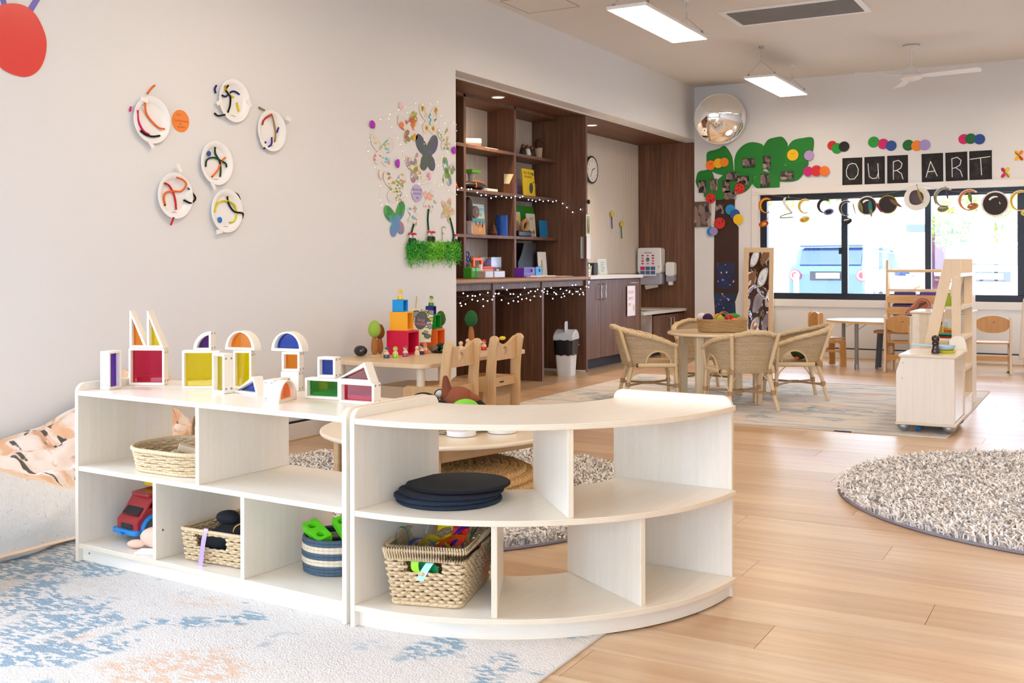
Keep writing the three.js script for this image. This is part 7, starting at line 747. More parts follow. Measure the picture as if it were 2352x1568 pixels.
// ================================================================ DECORATIONS ON THE BACK WALL  (x, y on the wall plane)
{
  const Zw = ZB + 0.001, cut = (n, l, c, pts, h, z, g, smooth = true) => { const cx = pts.reduce((s, p) => s + p[0], 0) / pts.length, cy = pts.reduce((s, p) => s + p[1], 0) / pts.length; return [paper(shapeOf(pts.map(p => [p[0] - cx, p[1] - cy]), smooth), 0.0015, 8), [cx, cy]]; };
  const tr = thing('paper_tree', 'large green and brown paper tree on the back wall', 'paper tree', [-3.7, 0, Zw]); DW.leaves.forEach((l, i) => { const [g, c] = cut(0, 0, 0, l); part('leaf', g, paint(i % 2 ? 0x1d7a2c : 0x21822f, 0.75), tr, [c[0] + 3.7, c[1], 0.0012 + i * 0.0017]); }); { const [g, c] = cut(0, 0, 0, DW.trunk, 0, 0, 0, false); part('trunk', g, paint(0x3f2a22, 0.8), tr, [c[0] + 3.7, c[1], 0.0008]); }
  const night = (seed, big) => canvasTex(128, 192, (g, w, h) => { g.fillStyle = big ? '#16304f' : '#1c2a4e'; g.fillRect(0, 0, w, h); const q = rng(seed); for (let i = 0; i < 60; i++) { g.fillStyle = big ? ['#0f2a48', '#1c4a80', '#12203a'][i % 3] : ['#182446', '#22305a'][i % 2]; g.globalAlpha = 0.4; g.beginPath(); g.ellipse(q() * w, q() * h, 20, 36, q() * 3, 0, 6.3); g.fill(); } g.globalAlpha = 1; for (let i = 0; i < 12; i++) { g.fillStyle = ['#e8a0b8', '#f0b8a0', '#d84a6a', '#c88ad0'][i % 4]; g.beginPath(); g.ellipse(q() * w, q() * h, 2 + q() * 6, 2 + q() * 6, 0, 0, 6.3); g.fill(); } });
  DW.posters.forEach((p, i) => solo('night_poster', ['navy night sky poster with pink petals on the paper trunk', 'blue night sky poster at the foot of the paper trunk'][i], 'poster', unitUV(box(p[2], p[3], 0.002, 0, 0, 0, 0.0003)), std(0xffffff, 0.6, { map: night(30 + i, i) }), [p[0], p[1], Zw + 0.004]));
  const snap = [1, 2, 3, 4].map(s => canvasTex(64, 64, (g, w, h) => { const q = rng(s * 13); g.fillStyle = ['#3a3432', '#4a3f3a', '#2f2c30', '#55483f'][s - 1]; g.fillRect(0, 0, w, h); for (let i = 0; i < 14; i++) { g.fillStyle = ['#8a7468', '#6a5a52', '#1f1c1e', '#a89488', '#7a6a70'][Math.floor(q() * 5)]; g.beginPath(); g.ellipse(q() * w, 14 + q() * 46, 6 + q() * 10, 8 + q() * 12, 0, 0, 6.3); g.fill(); } })).map(t => std(0xffffff, 0.35, { map: t }));
  const pl = ['photo print upper middle of the paper tree, wide', 'photo print at the top of the paper tree, tall', 'photo print at the far left of the paper tree', 'photo print second from the left on the paper tree', 'photo print above the left ladybird, wide', 'photo print left of the ladybird, tall', 'photo print above the ladybird', 'photo print below the ladybird at the top of the trunk', 'photo print on the lowest leaf of the paper tree', 'photo print at the right end of the paper tree', 'small photo print on the upper trunk', 'large wedding style photo print beside the trunk'];
  DW.photos.forEach((p, i) => solo('photo_print', pl[i], 'photo', unitUV(box(p[2], p[3], 0.001, 0, 0, 0, 0.0002)), snap[i % 4], [p[0], p[1], Zw + 0.0165], null, 'photo prints on the paper tree'));
  DW.bugs.forEach((p, i) => { const o = thing('paper_ladybird', ['red spotted paper ladybird in the middle of the paper tree', 'red paper ladybird above the large photo print', 'red spotted paper ladybird on the paper trunk'][i], 'paper ladybird', [p[0], p[1], Zw + 0.0185], 0, 'paper ladybirds'); part('body', T(cyl(p[2], p[2], 0.002, 0, 0, 0, 24), 0, 0, 0, PI / 2), paint(0xd02a1e, 0.6), o); const q = rng(90 + i), d = []; for (let k = 0; k < 7; k++) d.push(T(cyl(0.006, 0.006, 0.001, 0, 0, 0, 10), (q() - 0.5) * p[2] * 1.3, (q() - 0.5) * p[2] * 1.3, 0.0014, PI / 2)); part('spots', join(d), M.hookBlack, o); part('legs', join(box(p[2] * 2.5, 0.004, 0.001, 0, 0.015, -0.001), box(p[2] * 2.5, 0.004, 0.001, 0, -0.012, -0.001)), M.hookBlack, o); });
  const cl5 = [[0, 1, 2, 'orange and yellow paper caterpillar on the upper left leaf'], [3, 4, null, 'yellow and lilac paper caterpillar on the right leaf'], [5, 6, 7, 'magenta, red and orange paper caterpillar beside the paper tree'], [8, 9, 10, 'blue and yellow paper caterpillar beside the trunk'], [11, 12, null, 'blue and lilac paper caterpillar by the large photo print']], cl6 = [[0, 1, 2, 'red, green and black paper caterpillar above the letter O card'], [3, 4, 5, 'green, pink and blue paper caterpillar above the letter R card'], [6, 7, 8, 'dark green, orange and lilac paper caterpillar above the word gap'], [9, 10, 11, 'pink, green and blue paper caterpillar above the last letter card']];
  for (const [set, src] of [[cl5, DW.cats5], [cl6, DW.cats6]]) for (const row of set) { const l = row[3], ids = row.slice(0, 3).filter(v => v !== null), f = src[ids[0]], o = thing('paper_caterpillar', l, 'paper caterpillar', [f[1], f[2], Zw + (set === cl5 ? 0.0185 : 0.002)], 0, 'paper disc caterpillars'); ids.forEach((k, n) => { const d = src[k]; part('disc', T(cyl(d[3], d[3], 0.0016, 0, 0, 0, 26), d[1] - f[1], d[2] - f[2], 0.001 + n * 0.0018, PI / 2), paint(parseInt(d[0], 16), 0.7), o); }); part('face_marks', join(T(cyl(0.004, 0.004, 0.001, 0, 0, 0, 8), -0.01, 0.012, 0.0025, PI / 2), T(cyl(0.004, 0.004, 0.001, 0, 0, 0, 8), 0.012, 0.012, 0.0025, PI / 2)), M.hookBlack, o); }
  // OUR ART cards
  const stroke = { O: [[[0.5, 0.2], [0.3, 0.26], [0.2, 0.45], [0.22, 0.65], [0.36, 0.78], [0.6, 0.78], [0.78, 0.62], [0.8, 0.42], [0.68, 0.24], [0.5, 0.2]]], U: [[[0.18, 0.24], [0.2, 0.5], [0.24, 0.72], [0.4, 0.8], [0.6, 0.78], [0.68, 0.6], [0.66, 0.26]], [[0.66, 0.26], [0.7, 0.8]]], R: [[[0.3, 0.86], [0.3, 0.22]], [[0.3, 0.22], [0.55, 0.18], [0.72, 0.3], [0.66, 0.46], [0.46, 0.54], [0.32, 0.56]], [[0.46, 0.54], [0.68, 0.66], [0.76, 0.86]]], A: [[[0.2, 0.82], [0.42, 0.28]], [[0.42, 0.28], [0.72, 0.8]], [[0.27, 0.64], [0.62, 0.62]]], T: [[[0.04, 0.28], [0.92, 0.22]], [[0.5, 0.26], [0.54, 0.84]]] };
  const word = ['O', 'U', 'R', 'A', 'R', 'T'], cardLab = ['black card with a chalk letter O', 'black card with a chalk letter U', 'black card with a chalk letter R before the gap', 'black card with a chalk letter A', 'black card with a chalk letter R after the gap', 'black card with a chalk letter T'];
  DW.cards.forEach((c, i) => { const q = rng(60 + i), t = canvasTex(192, 256, (g, w, h) => { g.fillStyle = '#1d1c1f'; g.fillRect(0, 0, w, h); for (let k = 0; k < 26; k++) { g.globalAlpha = 0.12; g.fillStyle = ['#6a4a6a', '#4a6a6a', '#6a6a3a', '#4a5a6a', '#7a5a7a'][Math.floor(q() * 5)]; g.beginPath(); g.ellipse(w * (0.2 + 0.6 * q()), h * (0.15 + 0.75 * q()), 8 + q() * 26, 10 + q() * 26, q() * 3, 0, 6.3); g.fill(); } g.globalAlpha = 1; g.strokeStyle = '#f2f1ee'; g.lineWidth = 7; g.lineCap = 'round'; g.lineJoin = 'round'; for (const s of stroke[word[i]]) { g.beginPath(); s.forEach(p => g.lineTo(p[0] * w, p[1] * h)); g.stroke(); } });
    const w = c[1][0] - c[0][0], h = (c[0][1] - c[3][1] + c[1][1] - c[2][1]) / 2, tilt = Math.atan2(c[1][1] - c[0][1], w); solo('letter_card', cardLab[i], 'letter card', unitUV(box(w, h, 0.0016, 0, 0, 0, 0.0002)), std(0xffffff, 0.8, { map: t }), [(c[0][0] + c[2][0]) / 2, (c[0][1] + c[2][1]) / 2, Zw + 0.002], [0, 0, tilt], 'OUR ART letter cards'); });
  DW.flutter.forEach((p, i) => { const o = thing('felt_butterfly', ['orange and yellow felt butterfly upper right of the letter cards', 'red and yellow felt butterfly beside the last letter card'][i], 'felt butterfly', [p[0], p[1], Zw + 0.004], 0, 'felt butterflies'); const pet = lathe([[0, -0.028], [0.012, -0.02], [0.017, 0], [0.013, 0.02], [0, 0.028]], 14).scale(1, 1, 0.25); [0.6, -0.6, 2.5, -2.5].forEach((a, k) => part('wing', pet, paint([[0xf28a1c, 0xf5b81c, 0xf2781c, 0xf5c21c], [0xf2c81c, 0xd8265a, 0xf2b81c, 0xd8265a]][i][k], 0.8), o, [Math.sin(a) * 0.032, Math.cos(a) * 0.032, 0], [0, 0, -a])); part('body', tube([[-0.03, 0.03, 0.006], [0, 0, 0.008], [0.032, -0.045, 0.006]], 0.003, 10, 5), paint([0x3a2030, 0x2a5a9a][i], 0.8), o); });
  // convex safety mirror
  { const o = thing('convex_mirror', 'round convex safety mirror high in the back corner', 'mirror', [-3.68, 2.553, -11.16]); o.lookAt(-3.68 + 0.42, 2.553 - 0.2, -11.16 + 0.9); const R = 0.27, d = 0.085, rad = (R * R + d * d) / (2 * d); part('mirror_dome', T(new THREE.SphereGeometry(rad, 64, 24, 0, 2 * PI, 0, Math.asin(R / rad)), 0, 0, -rad + d, PI / 2), M.mirror, o); part('rim', new THREE.TorusGeometry(R, 0.008, 8, 64), std(0xd8d6d2, 0.4), o); part('bracket', T(cyl(0.02, 0.03, 0.245), 0, 0, -0.122, PI / 2), M.grey, o); part('back_shell', T(lathe([[0, -0.03], [0.2, -0.025], [0.268, 0]], 40), 0, 0, 0, PI / 2), paint(0x8f8a80, 0.7), o); }
  // ---------------------------------------------------------------- plates and leaves hung across the window
  const ZS = -11.27; { const o = thing('hanging_line', 'thin twine strung across the top of the window', 'string', [0, 0, ZS]); part('twine', tube(DW.line.map(p => [p[0], p[1], 0]), 0.0012, 60, 4), M.twine, o); }
  const strip = (R, a0, a1, w, drop) => { const P = [], I = [], n = 40; for (let i = 0; i <= n; i++) { const t = i / n, a = mix(a0, a1, t), r = R * (1 - 0.12 * t), ww = w * (0.35 + 0.65 * Math.sin(PI * Math.min(1, t * 1.15 + 0.05))); for (const s of [-0.5, 0.5]) { const q = r + s * ww; P.push(q * Math.cos(a), q * Math.sin(a) - drop * t, 0.015 * Math.sin(a * 1.3)); } if (i < n) { const b = i * 2; I.push(b, b + 1, b + 2, b + 2, b + 1, b + 3); } } const g = new THREE.BufferGeometry(); g.setAttribute('position', new THREE.Float32BufferAttribute(P, 3)); g.setIndex(I); g.computeVertexNormals(); return g; };
  const two = (c, r = 0.6) => std(c, r, { side: THREE.DoubleSide }); const peg = (o, y, c) => { part('peg', box(0.006, 0.03, 0.008, 0, y, 0.004), paint(c, 0.6), o); };
  const hang = (p, l, outer, inner, end, dc, pegc) => { const o = thing('paper_spiral', l, 'paper spiral', [p[0], p[1], ZS + 0.008], 0, 'painted paper spirals on the line'), R = p[2] * 0.88; part('outer_strip', strip(R, 0.9, 5.2, 0.034, 0.0), two(outer), o); if (inner) part('paint_strip', T(strip(R * 0.97, 1.1, 5.0, 0.02, 0.0), 0, 0, 0.002), two(inner), o); if (end) { const e = [end[0] - p[0], end[1] - p[1]]; part('tail', ribbon([[R * 0.5, -R * 0.85, 0], [(R * 0.4 + e[0] * 0.6), (e[1] - R) * 0.5, 0.02], [e[0] - 0.03, e[1] + 0.012, 0.03]], 0.014, [0.3, 1, 0.2], 12), two(outer), o); part('end_disc', T(lathe([[0, 0], [0.05, 0], [0.052, 0.001], [0, 0.0015]], 24), e[0], e[1], 0.03, 0.75, 0, 0.05), two(dc), o); part('end_paint', T(lathe([[0, 0.0005], [0.032, 0.0006], [0, 0.0025]], 20), e[0], e[1], 0.031, 0.75, 0, 0.05), two(inner || outer), o); } peg(o, R + 0.004, pegc); return o; };
  hang(DW.sp7[0], 'red and yellow painted spiral at the left end of the line', 0xb8381e, 0xe8b01a, DW.discs[0], 0xb03a20, 0xb03020);
  { const p = DW.sp7[1], o = thing('paper_spiral', 'plain white twisted paper spiral second from the left', 'paper spiral', [p[0], p[1], ZS + 0.008], 0, 'painted paper spirals on the line'); part('outer_strip', ribbon([[-0.04, 0.075, 0], [-0.05, 0.03, 0.01], [-0.02, -0.02, 0.02], [0.035, -0.09, 0.01]], 0.03, [1, 0.2, 0.2], 20), two(0xdfe3e8), o); part('tail', ribbon([[0.035, -0.09, 0.01], [-0.04, -0.11, 0.04], [-0.09, -0.135, 0.03], [0.0, -0.14, 0.05], [0.06, -0.135, 0.04]], 0.014, [0.2, 1, 0.5], 24), two(0x8fa05a), o); peg(o, 0.08, 0x9ab02a); }
  hang(DW.sp7[2], 'white spiral painted with yellow splashes', 0xe8e6de, 0xdcb41c, DW.discs[2], 0xd6b430, 0xc8c020); hang(DW.sp7[3], 'dark brown painted spiral with a blue end', 0x4a382e, 0x2e211b, DW.discs[3], 0x6a78b8, 0xa03020); hang(DW.sp7[4], 'white spiral splashed with black over the window bar', 0xe6e6e2, 0x2a2a2c, DW.discs[4], 0x1f1d20, 0x777777);
  const plateH = (p, l, rimC, paintC, kind, pegc) => { const o = thing('painted_plate', l, 'painted plate', [p[0], p[1], ZS + 0.006], 0, 'painted plates on the line'), R = p[2] * 0.96; part('plate', T(lathe([[0, 0.002], [R * 0.75, 0.002], [R * 0.86, 0.008], [R, 0.01], [R, 0.0085], [R * 0.86, 0.0065], [R * 0.75, 0.0005], [0, 0.0005]], 40), 0, 0, 0, PI / 2), two(rimC), o); if (kind === 'blot') part('paint', T(blob(R * 0.66, 1, 0.95, 0.04, 0.22, 5, 601, 4), 0, 0, 0.006), phys(paintC, 0.3), o); else part('paint', T(lathe([[0, 0.0095], [R * 0.86, 0.0095], [R * 0.88, 0.0085], [0, 0.0085]], 36), 0, 0, 0, PI / 2), two(paintC), o); if (kind === 'swirl') for (const [a0, a1, r] of [[1.2, 3.4, 0.55], [-1.9, 0.4, 0.38]]) { const g = strip(R * r, a0, a1, 0.02, 0); part('cut_slot', T(g, 0, 0, 0.0115), two(0xf4f5f4), o); } peg(o, R, pegc); return o; };
  { const p = DW.sp7[5], o = plateH(p, 'white plate ring with black paint behind the teal leaf', 0xe8e4da, 0x26211f, 'swirl', 0x2a7a2a); }
  plateH(DW.sp7[6], 'dark plum painted plate with a yellow edge', 0x9a8a20, 0x241a1e, 'disc', 0x666666); plateH(DW.sp6[0], 'white plate with a maroon paint blot', 0xece9e2, 0x3f1512, 'blot', 0x222222); plateH(DW.sp6[3], 'white plate with a dark brown cut spiral', 0xe9e4dc, 0x2a1a18, 'swirl', 0x2a8a3a);
  hang(DW.sp6[1], 'grey and white twisted spiral near the middle bar', 0xd6d7d2, 0x8a8c7c, [DW.sp6[1][0] - 0.015, DW.sp6[1][1] - 0.11], 0x8a8a40, 0x8a4a30); hang(DW.sp6[2], 'orange and white painted spiral', 0xe4e2de, 0xd8743a, [DW.sp6[2][0] + 0.03, DW.sp6[2][1] - 0.055], 0xb98a4a, 0x8a3a30); hang(DW.sp6[4], 'golden yellow painted spiral at the right end of the line', 0xe8e6d8, 0xdca81c, [DW.sp6[4][0] + 0.05, DW.sp6[4][1] - 0.11], 0xd8c86a, 0x2a5ab0);
  const lf = (w, h) => { const s = new THREE.Shape(); s.moveTo(0, h); s.bezierCurveTo(w, h * 0.7, w * 0.9, -h * 0.2, 0.008, -h); s.bezierCurveTo(-w * 0.8, -h * 0.3, -w, h * 0.6, 0, h); return s; }; const lc = [[0xb08a30, 0.008, 0.075, 'thin curled yellow leaf hanging on the line', 0.15], [0x7d7a3c, 0.026, 0.06, 'olive leaf hanging in front of the plate ring', 0.2], [0x1f7a7c, 0.03, 0.085, 'teal and olive leaf, the largest on the line', 0.02], [0x8a2a44, 0.02, 0.06, 'crimson leaf hanging beside the plum plate', 0.35], [0x7a5a34, 0.026, 0.075, 'brown leaf slanting over the plum plate', 0.9], [0x9a8a3c, 0.02, 0.08, 'mustard leaf over the maroon plate', 0.25], [0x8a744a, 0.012, 0.055, 'narrow tan leaf beside the middle bar', 0.1], [0x5a3a5c, 0.014, 0.055, 'purple leaf over the grey spiral', 0.1], [0x8a7a48, 0.026, 0.06, 'tan leaf with a green spot over the orange spiral', 0.1]];
  DW.dleaves.forEach((p, i) => { const [c, w, h, l, a] = lc[i]; const g = ext(lf(w, h), 0.002, 0.0006, 10), q = g.attributes.position; for (let k = 0; k < q.count; k++) q.setZ(k, q.getZ(k) + 6 * q.getX(k) * q.getX(k) + 0.01 * Math.sin(q.getY(k) * 30)); g.computeVertexNormals(); const o = thing('hanging_leaf', l, 'leaf', [p[0], p[1], ZS + 0.05], 0, 'painted leaves on the line'); o.rotation.z = a; part('blade', g, std(c, 0.6), o); part('stalk', rod([0, h, 0], [-0.004, h + 0.03, -0.035], 0.0016), paint(0x6a4a30, 0.8), o); if (i === 2) part('olive_tip', T(ext(lf(0.02, 0.045), 0.0025, 0.0005), 0.006, -0.045, 0.0035), paint(0x7a7a40, 0.6), o); if (i === 8) part('spot', sph(0.014, 0, 0, 0.006, 1, 1, 0.3, 10), paint(0x3fae2a, 0.6), o); });
}

// ================================================================ THINGS IN THE ALCOVE
{
  const Y1 = 1.2325, Y2 = 1.5955, Y3 = 1.9505, YD = 0.8805, inA = 'things on the cubby shelves';
  // a thing facing the room: local x along -z, local z out towards the room
  const A = (n, l, c, x, y, z, turn = 0, g = inA) => thing(n, l, c, [x, y, z], PI / 2 + turn, g), S1 = (n, l, c, geo, m, x, y, z, turn = 0) => solo(n, l, c, geo, m, [x, y, z], [0, PI / 2 + turn, 0], inA);
  const book = (n, l, w, h, t, map, c, x, y, z, turn = 0, lean = -0.08) => { const o = A(n, l, 'book', x, y, z, turn), g = new THREE.Group(); part('cover', unitUV(T(box(w, h, t, 0, h / 2, 0, 0.001), 0, 0, 0, lean)), std(map ? 0xffffff : c, 0.45, map ? { map } : {}), o); return o; };
  S1('paper_roll', 'white paper roll lying on the top cubby shelf', 'paper roll', T(lathe([[0.03, -0.14], [0.035, -0.14], [0.035, 0.14], [0.03, 0.14], [0.03, -0.14]], 24), 0, 0.035, 0, PI / 2, 0.75), std(0xeeeae4, 0.7), -4.6, Y3, -7.4); S1('paper_sheet', 'flat white sheet at the edge of the top cubby shelf', 'paper', box(0.2, 0.004, 0.1, 0, 0.002, 0), M.paperWhite, -4.53, Y3, -7.65);
  { const o = A('funnel_toy', 'white funnel with a flat lime green lid on the second cubby shelf', 'toy', -4.62, Y2, -7.55); part('stem', lathe([[0, 0], [0.03, 0], [0.026, 0.1], [0.035, 0.15], [0, 0.15]], 20), std(0xb9b4ac, 0.5), o); part('lid', box(0.14, 0.028, 0.1, 0, 0.165, 0, 0.004), phys(0x6ac81c, 0.4), o); }
  { const o = A('black_pouch', 'black zipped pouch with orange trim on the second cubby shelf', 'pouch', -4.58, Y2, -7.5); part('body', T(blob(0.1, 1.9, 0.36, 0.75, 0.05, 3, 701), 0, 0.04, 0), std(0x121113, 0.5), o); part('trim', tube([[-0.1, 0.07, 0.05], [0, 0.078, 0.05], [0.1, 0.068, 0.05]], 0.003, 16, 5), paint(0xe8661c, 0.6), o); part('pull', tube([[-0.06, 0.06, 0.07], [-0.07, 0.04, 0.08], [-0.075, 0.02, 0.08]], 0.005, 10, 6), paint(0xe8661c, 0.6), o); }
  S1('paper_stack', 'pale blue stack of cards in front of the black pouch', 'paper', box(0.17, 0.022, 0.06, 0, 0.011, 0), paint(0xd5dfe0, 0.6), -4.51, Y2, -7.66);
  solo('sticky_note', 'cream sticky note on the upright of the cubby shelves', 'note', T(box(0.09, 0.085, 0.0015, 0, 0, 0, 0.0002), 0, 0, 0, 0.1), paint(0xece8c0, 0.7), [-4.52, 1.725, -8.004], [0, 0.2, -0.05]);
  { const o = A('rainbow_stacker', 'rainbow striped stacking toy at the left of the cubby shelves', 'toy', -4.56, Y2, -7.11); [0xd8262a, 0xf08a1c, 0xf2c81c, 0x3aa83a, 0x2a9ad0, 0x2a5ac0].forEach((c, i) => part('ring', T(lathe([[0, 0], [0.07 - i * 0.006, 0], [0.073 - i * 0.006, 0.008], [0.07 - i * 0.006, 0.016], [0, 0.016]], 24), 0, i * 0.016, 0), phys(c, 0.4), o)); part('figure', T(blob(0.03, 0.7, 1.2, 0.7, 0.1, 5, 711, 3), 0, 0.13, 0), paint(0xc8963a, 0.7), o); }
  const bookT = canvasTex(200, 256, (g, w, h) => { g.fillStyle = '#bfe0ea'; g.fillRect(0, 0, w, 110); g.fillStyle = '#f2d98a'; g.fillRect(0, 96, w, 24); g.fillStyle = '#4aa6b8'; g.fillRect(0, 118, w, 40); g.fillStyle = '#e8a23c'; g.fillRect(0, 156, w, 100); g.fillStyle = '#c85a4a'; g.font = '13px sans-serif'; g.fillText('ADAM GOODES · ELLIE LAING', 14, 20); g.fillStyle = '#16788a'; g.font = 'bold 37px sans-serif'; g.textAlign = 'center'; g.fillText("SOMEBODY'S", 100, 58, 190); g.fillText('LAND', 110, 98); g.fillStyle = '#4a2c22'; for (const [x, y, r] of [[60, 160, 12], [92, 178, 9], [120, 160, 12], [162, 168, 12], [150, 180, 9]]) { g.beginPath(); g.ellipse(x, y, r * 0.7, r * 1.9, 0, 0, 6.3); g.fill(); } g.fillStyle = '#f2c83a'; g.beginPath(); g.ellipse(116, 214, 20, 10, 0, 0, 6.3); g.fill(); });
  book('picture_book', "picture book titled Somebody's Land standing on the third cubby shelf", 0.215, 0.26, 0.01, bookT, 0, -4.58, Y1, -7.6);
  { const o = A('wood_carving', 'dark carved wooden head beside the picture book', 'carving', -4.56, Y1 + 0.115, -7.4); part('body', T(blob(0.05, 0.7, 2.1, 0.7, 0.12, 4, 721), 0, 0.07, 0), std(0x3a271c, 0.5), o); part('ear', T(cyl(0.05, 0.05, 0.018, 0, 0, 0, 24), 0.06, 0.07, 0.03, PI / 2), std(0x6a4a30, 0.5), o); part('ear_centre', T(cyl(0.018, 0.018, 0.022, 0, 0, 0, 16), 0.06, 0.07, 0.032, PI / 2), std(0x8a6a48, 0.5), o); }
  S1('glass_jar', 'glass jar of shells under the dark carving', 'jar', T(lathe([[0, 0], [0.036, 0], [0.038, 0.01], [0.038, 0.1], [0.034, 0.113], [0, 0.113]], 24), 0, 0, 0), phys(0x9a9488, 0.15), -4.56, Y1, -7.4);
  { const o = A('pagoda_ornament', 'small dark carved pagoda ornament beside the blue cylinder', 'ornament', -4.56, Y1, -7.81); part('tiers', lathe([[0, 0.12], [0.006, 0.1], [0.014, 0.085], [0.012, 0.08], [0.024, 0.06], [0.02, 0.056], [0.032, 0.034], [0.028, 0.03], [0.04, 0.0], [0, 0]], 6), std(0x5a3218, 0.5), o); part('gilding', join([0.03, 0.056, 0.08].map((y, i) => T(new THREE.TorusGeometry(0.03 - i * 0.008, 0.002, 5, 6), 0, y, 0, PI / 2))), paint(0xb8782a, 0.4), o); }
  { const o = A('blue_canister', 'plain bright blue cylinder canister on the third cubby shelf', 'canister', -4.56, Y1, -7.955); part('body', cyl(0.052, 0.052, 0.165, 0, 0.0825, 0, 30), phys(0x0f4fb0, 0.45), o); part('lid', cyl(0.054, 0.054, 0.012, 0, 0.171, 0, 30), phys(0x0d469c, 0.45), o); }
  // on the desk, middle bay
  { const o = A('green_boxes', 'lime green plastic pencil box at the left of the desk', 'box', -4.4, YD, -7.155); part('box', box(0.06, 0.085, 0.08, 0, 0.0425, 0, 0.004), phys(0x4ab02c, 0.35), o); } { const o = A('green_boxes', 'lime green plastic pencil box beside the orange caddy', 'box', -4.4, YD, -7.222); part('box', box(0.06, 0.085, 0.08, 0, 0.0425, 0, 0.004), phys(0x4ab02c, 0.35), o); }
  { const o = A('orange_caddy', 'orange plastic tool caddy with a handle on the desk', 'caddy', -4.47, YD, -7.42), m = phys(0xe8601a, 0.4); part('tub', box(0.26, 0.085, 0.12, 0, 0.0425, 0, 0.008), m, o); part('rim', box(0.28, 0.012, 0.14, 0, 0.086, 0, 0.004), m, o); const h = rrect(0.15, 0.085, 0.02, THREE.Shape, -0.03, 0.12); h.holes.push(rrect(0.1, 0.05, 0.01, THREE.Path, -0.03, 0.115)); part('handle', ext(h, 0.02, 0.003), m, o); for (const [x, c, t] of [[-0.08, 0x6a4a2a, 0.1], [-0.06, 0xc8843a, -0.1], [0.06, 0xd8642a, 0.2], [0.075, 0x8a5a3a, 0.3]]) part('pencil', T(cyl(0.004, 0.004, 0.1, 0, 0, 0, 8), x, 0.13, -0.03, 0, 0, t), paint(c, 0.6), o); }
  const clearM = phys(0xe3d6d0, 0.15, { transmission: 0.6, thickness: 0 }); S1('clear_tub', 'clear plastic tub on the desk in front of the caddy', 'tub', box(0.13, 0.06, 0.09, 0, 0.03, 0, 0.006), clearM, -4.33, YD, -7.27); S1('clear_tub', 'clear plastic tub with white lid on the desk', 'tub', box(0.18, 0.058, 0.1, 0, 0.029, 0, 0.006), clearM, -4.35, YD, -7.46); S1('white_bottle', 'tiny white bottle beside the caddy handle', 'bottle', cyl(0.017, 0.017, 0.05, 0, 0.025, 0, 14), M.whitePlastic, -4.4, YD + 0.06, -7.32);
  { const o = A('packaged_ball', 'purple ball in a clear box on the desk', 'ball', -4.56, YD, -7.75); part('ball', sph(0.07, 0, 0.09, 0, 1, 1, 0.8, 20), std(0x8f7cc0, 0.7), o); part('box', box(0.17, 0.17, 0.12, 0, 0.086, 0), phys(0xffffff, 0.08, { transmission: 0.92, thickness: 0 }), o); part('price_label', box(0.045, 0.06, 0.001, 0.02, 0.04, 0.061), M.paperWhite, o); }
  { const o = A('scissors', 'blue handled scissors standing at the left of the desk', 'scissors', -4.5, YD + 0.0, -7.29); part('handle', join(T(new THREE.TorusGeometry(0.022, 0.006, 6, 18), 0, 0.19, 0), T(new THREE.TorusGeometry(0.02, 0.006, 6, 18), 0.01, 0.15, 0)), paint(0x1f4aa0, 0.5), o); part('pot', cyl(0.03, 0.03, 0.12, 0, 0.06, 0, 18), phys(0x4a5060, 0.3), o); }
  // right bay
  [[-8.33, 0x2a2522, 0x3a2a22, 'dark peg penguin leftmost on the top right cubby shelf'], [-8.41, 0xe8e2d8, 0x2a2522, 'white fronted peg penguin on the top right cubby shelf'], [-8.49, 0x2a2522, 0x2a2522, 'dark peg penguin beside the vase on the top right cubby shelf']].forEach(([z, c, h, l]) => { const o = A('peg_penguin', l, 'peg doll', -4.56, Y3, z); part('body', lathe([[0, 0], [0.03, 0], [0.034, 0.03], [0.024, 0.07], [0, 0.078]], 18), paint(c, 0.6), o); part('head', sph(0.021, 0, 0.088, 0), paint(0x6a4434, 0.6), o); });
  { const o = A('woven_vase', 'cream vase of dried flowers on the top right cubby shelf', 'vase', -4.56, Y3, -8.63); part('pot', lathe([[0, 0], [0.032, 0], [0.03, 0.02], [0.036, 0.1], [0.033, 0.1], [0, 0.09]], 18), std(0xb8a488, 0.8), o); part('flowers', T(blob(0.04, 1, 1.2, 1, 0.2, 8, 731, 3), 0, 0.13, 0), paint(0x4a2a20, 0.9), o); }
  const donk = (bg, title) => canvasTex(180, 256, (g, w, h) => { g.fillStyle = bg; g.fillRect(0, 0, w, h); g.fillStyle = title ? '#4a3a1c' : '#6a2a78'; g.font = 'italic bold 30px serif'; if (title) { g.fillText('The Dinky', 12, 48); g.fillText('Donkey', 26, 82); } g.fillStyle = '#3e4a48'; g.beginPath(); g.ellipse(w * 0.66, h * 0.68, w * 0.16, h * 0.2, 0.2, 0, 6.3); g.fill(); g.fillStyle = '#2e7a5a'; g.beginPath(); g.arc(w * 0.88, 44, 14, 0, 6.3); g.fill(); g.fillStyle = '#5a4a6a'; g.beginPath(); g.arc(w * 0.88, 120, 9, 0, 6.3); g.fill(); });
  book('picture_book', 'purple picture book behind the yellow one on the cubby shelf', 0.2, 0.262, 0.01, donk('#a04ab4', false), 0, -4.6, Y2, -8.2); book('picture_book', 'yellow picture book titled The Dinky Donkey on the cubby shelf', 0.225, 0.25, 0.01, donk('#f2cf10', true), 0, -4.555, Y2, -8.44); S1('wicker_pot', 'small brown wicker pot behind the yellow book', 'pot', lathe([[0, 0], [0.04, 0], [0.055, 0.13], [0.05, 0.13], [0, 0.12]], 18), std(0x8a5a38, 0.8), -4.64, Y2, -8.62);
